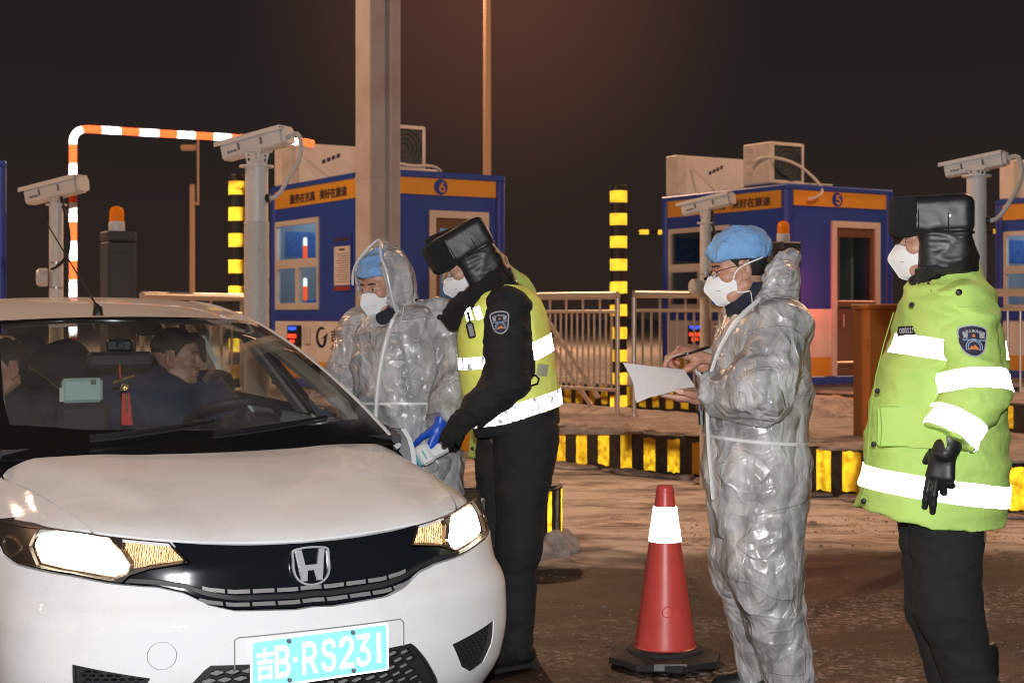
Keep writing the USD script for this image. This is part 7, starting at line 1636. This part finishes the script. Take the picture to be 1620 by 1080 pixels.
    badge(t, S1, J(791, 510, -.25), (1, 0, .12), (-.12, 0, 1), .070, .086)
    part(t, 'knit_glove', tf(hl, fr1), m_knit, smooth=True)
    g = SDF(j['wrl'] - .13, j['wrl'] + .13, .005); u = unit(j['ell'] - j['wrl']); g.cap(j['wrl'] - u * .035, j['wrl'] + u * .06, .043, .052, 0); g.where(folds(.004, 30, 4)); part(t, 'glove_cuff', g.mesh(), m_knit, smooth=True)
    L1 = leg_field(j['hipl'], j['knl'], j['anl'], .132, .080, .062, seed=51); L2 = leg_field(j['hipr'], j['knr'], j['anr'], .120, .086, .068, seed=52)
    part(t, 'trousers', [L1.mesh(1), L2.mesh(1)], m_blacktr, smooth=True)
    boot(t, j['anl'], (-.75, -.6, 0), m_leather); boot(t, j['anr'], (-.9, -.3, 0), m_leather)
m_patch = principled('faded_patch', (.45, .45, .30), .7)
officer_vest()

# ================================================================ the officer standing behind him
def officer_behind():
    d, sc = 6.78, 354.0; J = lambda px, py, dd=0.: P(px, py, d + dd)
    t = thing('person', 'officer in lime coat mostly hidden behind the officer in the yellow vest', 'person', V3(J(795, 500)[0], d, 0), 'people')
    q = math.radians(22); hf = head_frame(J(738, 410), (-math.cos(q), .15, -math.sin(q)), sc=.97)
    j = dict(neck=J(775, 455), chest=J(795, 530), waist=J(800, 620), pelvis=J(802, 680), shl=J(805, 480, -.15), ell=J(812, 590, -.18), wrl=J(790, 660, -.16), shr=J(775, 482, .16), elr=J(775, 590, .2), wrr=J(770, 670, .16),
             hipl=J(808, 690, -.08), knl=J(806, 840, -.08), anl=J(806, 980, -.05), hipr=J(792, 690, .09), knr=J(790, 840, .08), anr=J(795, 980, .10))
    part(t, 'body', [tf(HEAD, hf), skeleton(j)] + [tf(hand(RELAX, side=-s), hand_frame(j['wr' + q_], (-.2, 0, -1), (-.3, -.9 * s, 0))) for q_, s in (('l', 1), ('r', -1))], m_skin, smooth=True)
    add_eyes(t, hf); add_mask(t, hf, 'back'); ushanka(t, hf)
    s = SDF(J(690, 780, -.4), J(900, 400, .4), .011)
    column_op(s, [(404, 776, 794, .05, .0), (418, 768, 806, .09, 0), (440, 762, 834, .14, 0), (462, 758, 848, .19, 0), (500, 750, 855, .21, 0), (560, 748, 858, .21, 0), (640, 746, 856, .21, 0), (700, 744, 850, .21, 0), (722, 742, 846, .21, 0)], d, sc, p=2.2)
    s.where(folds(.008, 6, 22)); T = s.mesh(1)
    def sleeve(a, b, c, r, seed):
        s = SDF(np.minimum(np.minimum(a, b), c) - .16, np.maximum(np.maximum(a, b), c) + .16, .010); s.cap(a, b, r[0], r[1], 0); s.cap(b, c, r[1], r[2], .05); s.where(folds(.010, 8, seed)); return s.mesh(1)
    part(t, 'coat', [T, sleeve(j['shl'], j['ell'], j['wrl'], (.10, .085, .07), 24), sleeve(j['shr'], j['elr'], j['wrr'], (.10, .085, .07), 25)], m_lime, smooth=True)
    part(t, 'reflective_band', bandof(T, [(J(800, 505), V3(0, 0, -1)), (J(800, 528), V3(0, 0, 1))], .004), m_silver, smooth=True)
    c, _ = decal(T, sg.Point(0, 0).buffer(.012), J(749, 706), (1, 0, 0), (0, 0, 1), .012, .003); part(t, 'button', lathe([(0, .008), (.008, .006), (.010, 0)], c.mean(0), 12, axis=(-.4, -1, 0)), m_black)
    part(t, 'trousers', [leg_field(j['hipl'], j['knl'], j['anl'], .12, .09, .07, .014, seed=1).mesh(1), leg_field(j['hipr'], j['knr'], j['anr'], .12, .09, .07, .014, seed=2).mesh(1)], m_blacktr, smooth=True)
    boot(t, j['anl'], (-.9, -.3, 0), m_leather); boot(t, j['anr'], (-.9, -.3, 0), m_leather)
officer_behind()

# ================================================================ people in the car
def seated(label, head, fwd, up, chest, seat, mat, hair, sw=.19, lat=None, mask=False, hands=None):
    lat = CL if lat is None else unit(lat)
    t = thing('person', label, 'person', seat, 'people'); hf = head_frame(head, fwd, up, .98)
    kn = seat - CBK * .42 + V3(0, 0, .04)
    j = dict(neck=head * .55 + chest * .45, chest=chest, waist=chest * .4 + seat * .6 + V3(0, 0, .04), pelvis=seat + V3(0, 0, .08))
    for q, s in (('l', 1), ('r', -1)):
        j['sh' + q] = chest + lat * s * sw + V3(0, 0, .10); w = hands[0 if s > 0 else 1] if hands else seat - CBK * .35 + CL * s * .14 + V3(0, 0, .16)
        j['el' + q] = (j['sh' + q] + w) / 2 + CL * s * .07 + V3(0, 0, -.10); j['wr' + q] = w
        j['hip' + q] = seat + CL * s * .09 + V3(0, 0, .08); j['kn' + q] = kn + CL * s * .12 + V3(0, 0, .10); j['an' + q] = kn + CL * s * .12 - CBK * .12 + V3(0, 0, -.22)
    part(t, 'body', [tf(HEAD, hf), skeleton(j)] + [tf(hand(RELAX, side=s), hand_frame(j['wr' + q], -CBK + V3(0, 0, -.2), V3(0, 0, 1) - CBK * .3)) for q, s in (('l', -1), ('r', 1))], m_skin, smooth=True)
    add_eyes(t, hf); part(t, 'hair', hair_cap(hf, *hair), m_hair, smooth=True)
    lo = np.min(list(j.values()), 0) - .25; hi = np.max(list(j.values()), 0) + .25; s = SDF(lo, hi, .013)
    s.chain([chest + V3(0, 0, .06), j['waist'], j['pelvis']], [.165, .17, .16], .05); s.cap(j['shl'], j['shr'], .085, k=.05); s.cap(j['neck'] * .7 + chest * .3, j['neck'] * .35 + chest * .65, .088, .125, .04)
    for q in 'lr': s.chain([j['sh' + q], j['el' + q], j['wr' + q]], [.095, .075, .05], .03)
    s.ell(hf(np.array([[-.0, 0, -.10]]))[0], (.068, .06, .075), k=.01, how='c'); s.where(folds(.008, 7, 5)); part(t, 'jacket', s.mesh(1), mat, smooth=True)
    part(t, 'trousers', [leg_field(j['hip' + q], j['kn' + q], j['an' + q], .10, .085, .06, .018, seed=3).mesh() for q in 'lr'], m_blacktr, smooth=True)
    return t, hf
sd_ = C(np.array([.36, 2.22, .60])); sp_ = C(np.array([-.36, 2.22, .60])); sr_ = C(np.array([-.42, 3.02, .62]))
seated('driver in a navy jacket turning his head to the side window', P(281, 565, 6.42), (.96, -.12, -.05), (0, 0, 1), P(250, 660, 6.42), sd_, m_navy, (.012, .03), .20, hands=(C(np.array([.46, 1.86, .93])), C(np.array([.16, 1.86, .90]))))
pt_, ph_ = seated('passenger in a dark hooded jacket bending forward behind the windscreen', P(98, 590, 6.3), (.55, -.35, -.75), (.55, .1, .8), P(62, 655, 6.35), sp_, m_blackcloth, (-.09, .03), .19)
hd = SDF((-.18, -.16, -.24), (.15, .16, .2), .008); hd.ell((-.018, 0, .02), (.118, .102, .122), k=0); hd.cap((-.05, 0, -.05), (-.05, 0, -.17), .09, .10, .04); hd.cap((.05, 0, -.02), (.06, 0, -.06), .085, k=.03); hd.where(folds(.006, 12, 3))
part(pt_, 'hood', tf(hd.mesh(1), ph_), m_blackcloth, smooth=True)
part(pt_, 'yellow_cord', tube(spline([P(44, 580, 6.12), P(64, 592, 6.12), P(82, 606, 6.1), P(94, 616, 6.1)], 20), .0035, 6), m_gold)
p2_, h2_ = seated('second passenger of whom only the face shows at the left edge of the windscreen', P(0, 582, 5.86), (-.55, -.80, -.1), (0, 0, 1), P(-4, 690, 5.99), sr_, m_blackcloth, (-.05, .03), .18)

co = SDF((-.20, -.18, -.34), (.16, .18, 0), .008); co.cap((-.035, 0, -.135), (-.05, 0, -.25), .080, .115, 0); co.where(folds(.006, 14, 6))
part(p2_, 'collar', tf(co.mesh(1), h2_), m_blackcloth, smooth=True)

# ================================================================ traffic cone
def cone():
    b = G(1052, 1043); t = thing('traffic_cone', 'red traffic cone with white reflective collar on a black base', 'traffic cone', b)
    H = (1043 - 767) / FPX * b[1]; r0, r1 = 49 / FPX * b[1], 12.5 / FPX * b[1]; R = lambda z: r0 + (r1 - r0) * (z - .045) / (H - .045)
    octo = sg.Polygon([(.235 * math.cos(a) * (1.0 if k % 2 else 1.0), .235 * math.sin(a)) for k, a in enumerate(np.radians(np.arange(8) * 45 + 22.5 - 12))])
    part(t, 'base', patch(octo, lambda p: np.c_[p[:, 0] + b[0], p[:, 1] + b[1], .042 - .020 * np.clip((np.hypot(p[:, 0], p[:, 1]) - .15) / .08, 0, 1)], .03, .024, (0, 0, -1.)), m_rubber, smooth=40)
    part(t, 'base_ring', lathe([(r0 + .030, .036), (r0 + .028, .050), (r0 + .012, .058), (r0, .058)], b, 48), m_rubber)
    part(t, 'weight_plate', box(b + V3(-.0, -.214, .018), (.13, .006, .026)), m_grey)
    zb0, zb1 = H - 88 / FPX * b[1], H - 33 / FPX * b[1]
    zz = np.linspace(.045, H - .012, 40)
    part(t, 'cone_body', lathe([(r0 + .014, .04), (r0 + .010, .052)] + [(R(z), z) for z in zz[1:]] + [(r1 + .002, H - .010), (r1 * .9, H), (0, H)], b, 56), m_cone, smooth=30)
    n = 22; z = np.linspace(zb0, zb1, n * 2 + 1); part(t, 'white_collar', lathe([(R(zb0) - .002, zb0)] + [(R(q) + .003 + .0012 * (k % 2), q) for k, q in enumerate(z)] + [(R(zb1) - .002, zb1)], b, 56), m_collar, smooth=20)
    part(t, 'rim_ring', lathe([(r1 + .002, H - .030), (r1 + .006, H - .026), (r1 + .005, H - .020), (r1 + .001, H - .018)], b, 40), m_cone)
    part(t, 'moulded_mark', tube(spline([b + V3(-.02, -R(.2) - .001, .22), b + V3(.012, -R(.2) - .001, .235), b + V3(.022, -R(.2) + .001, .205), b + V3(-.01, -R(.2) - .002, .195)], 20, True), .0018, 5, closed=True), m_cone)
m_cone = principled('red_cone_plastic', (.72, .088, .07), .36, noise=(12, .5, (.58, .065, .055)), bump=(50, .15, .003))
m_collar = retro('cone_white_collar', (1., 1., 1.), .5, .36, base=(.8, .8, .8))
cone()
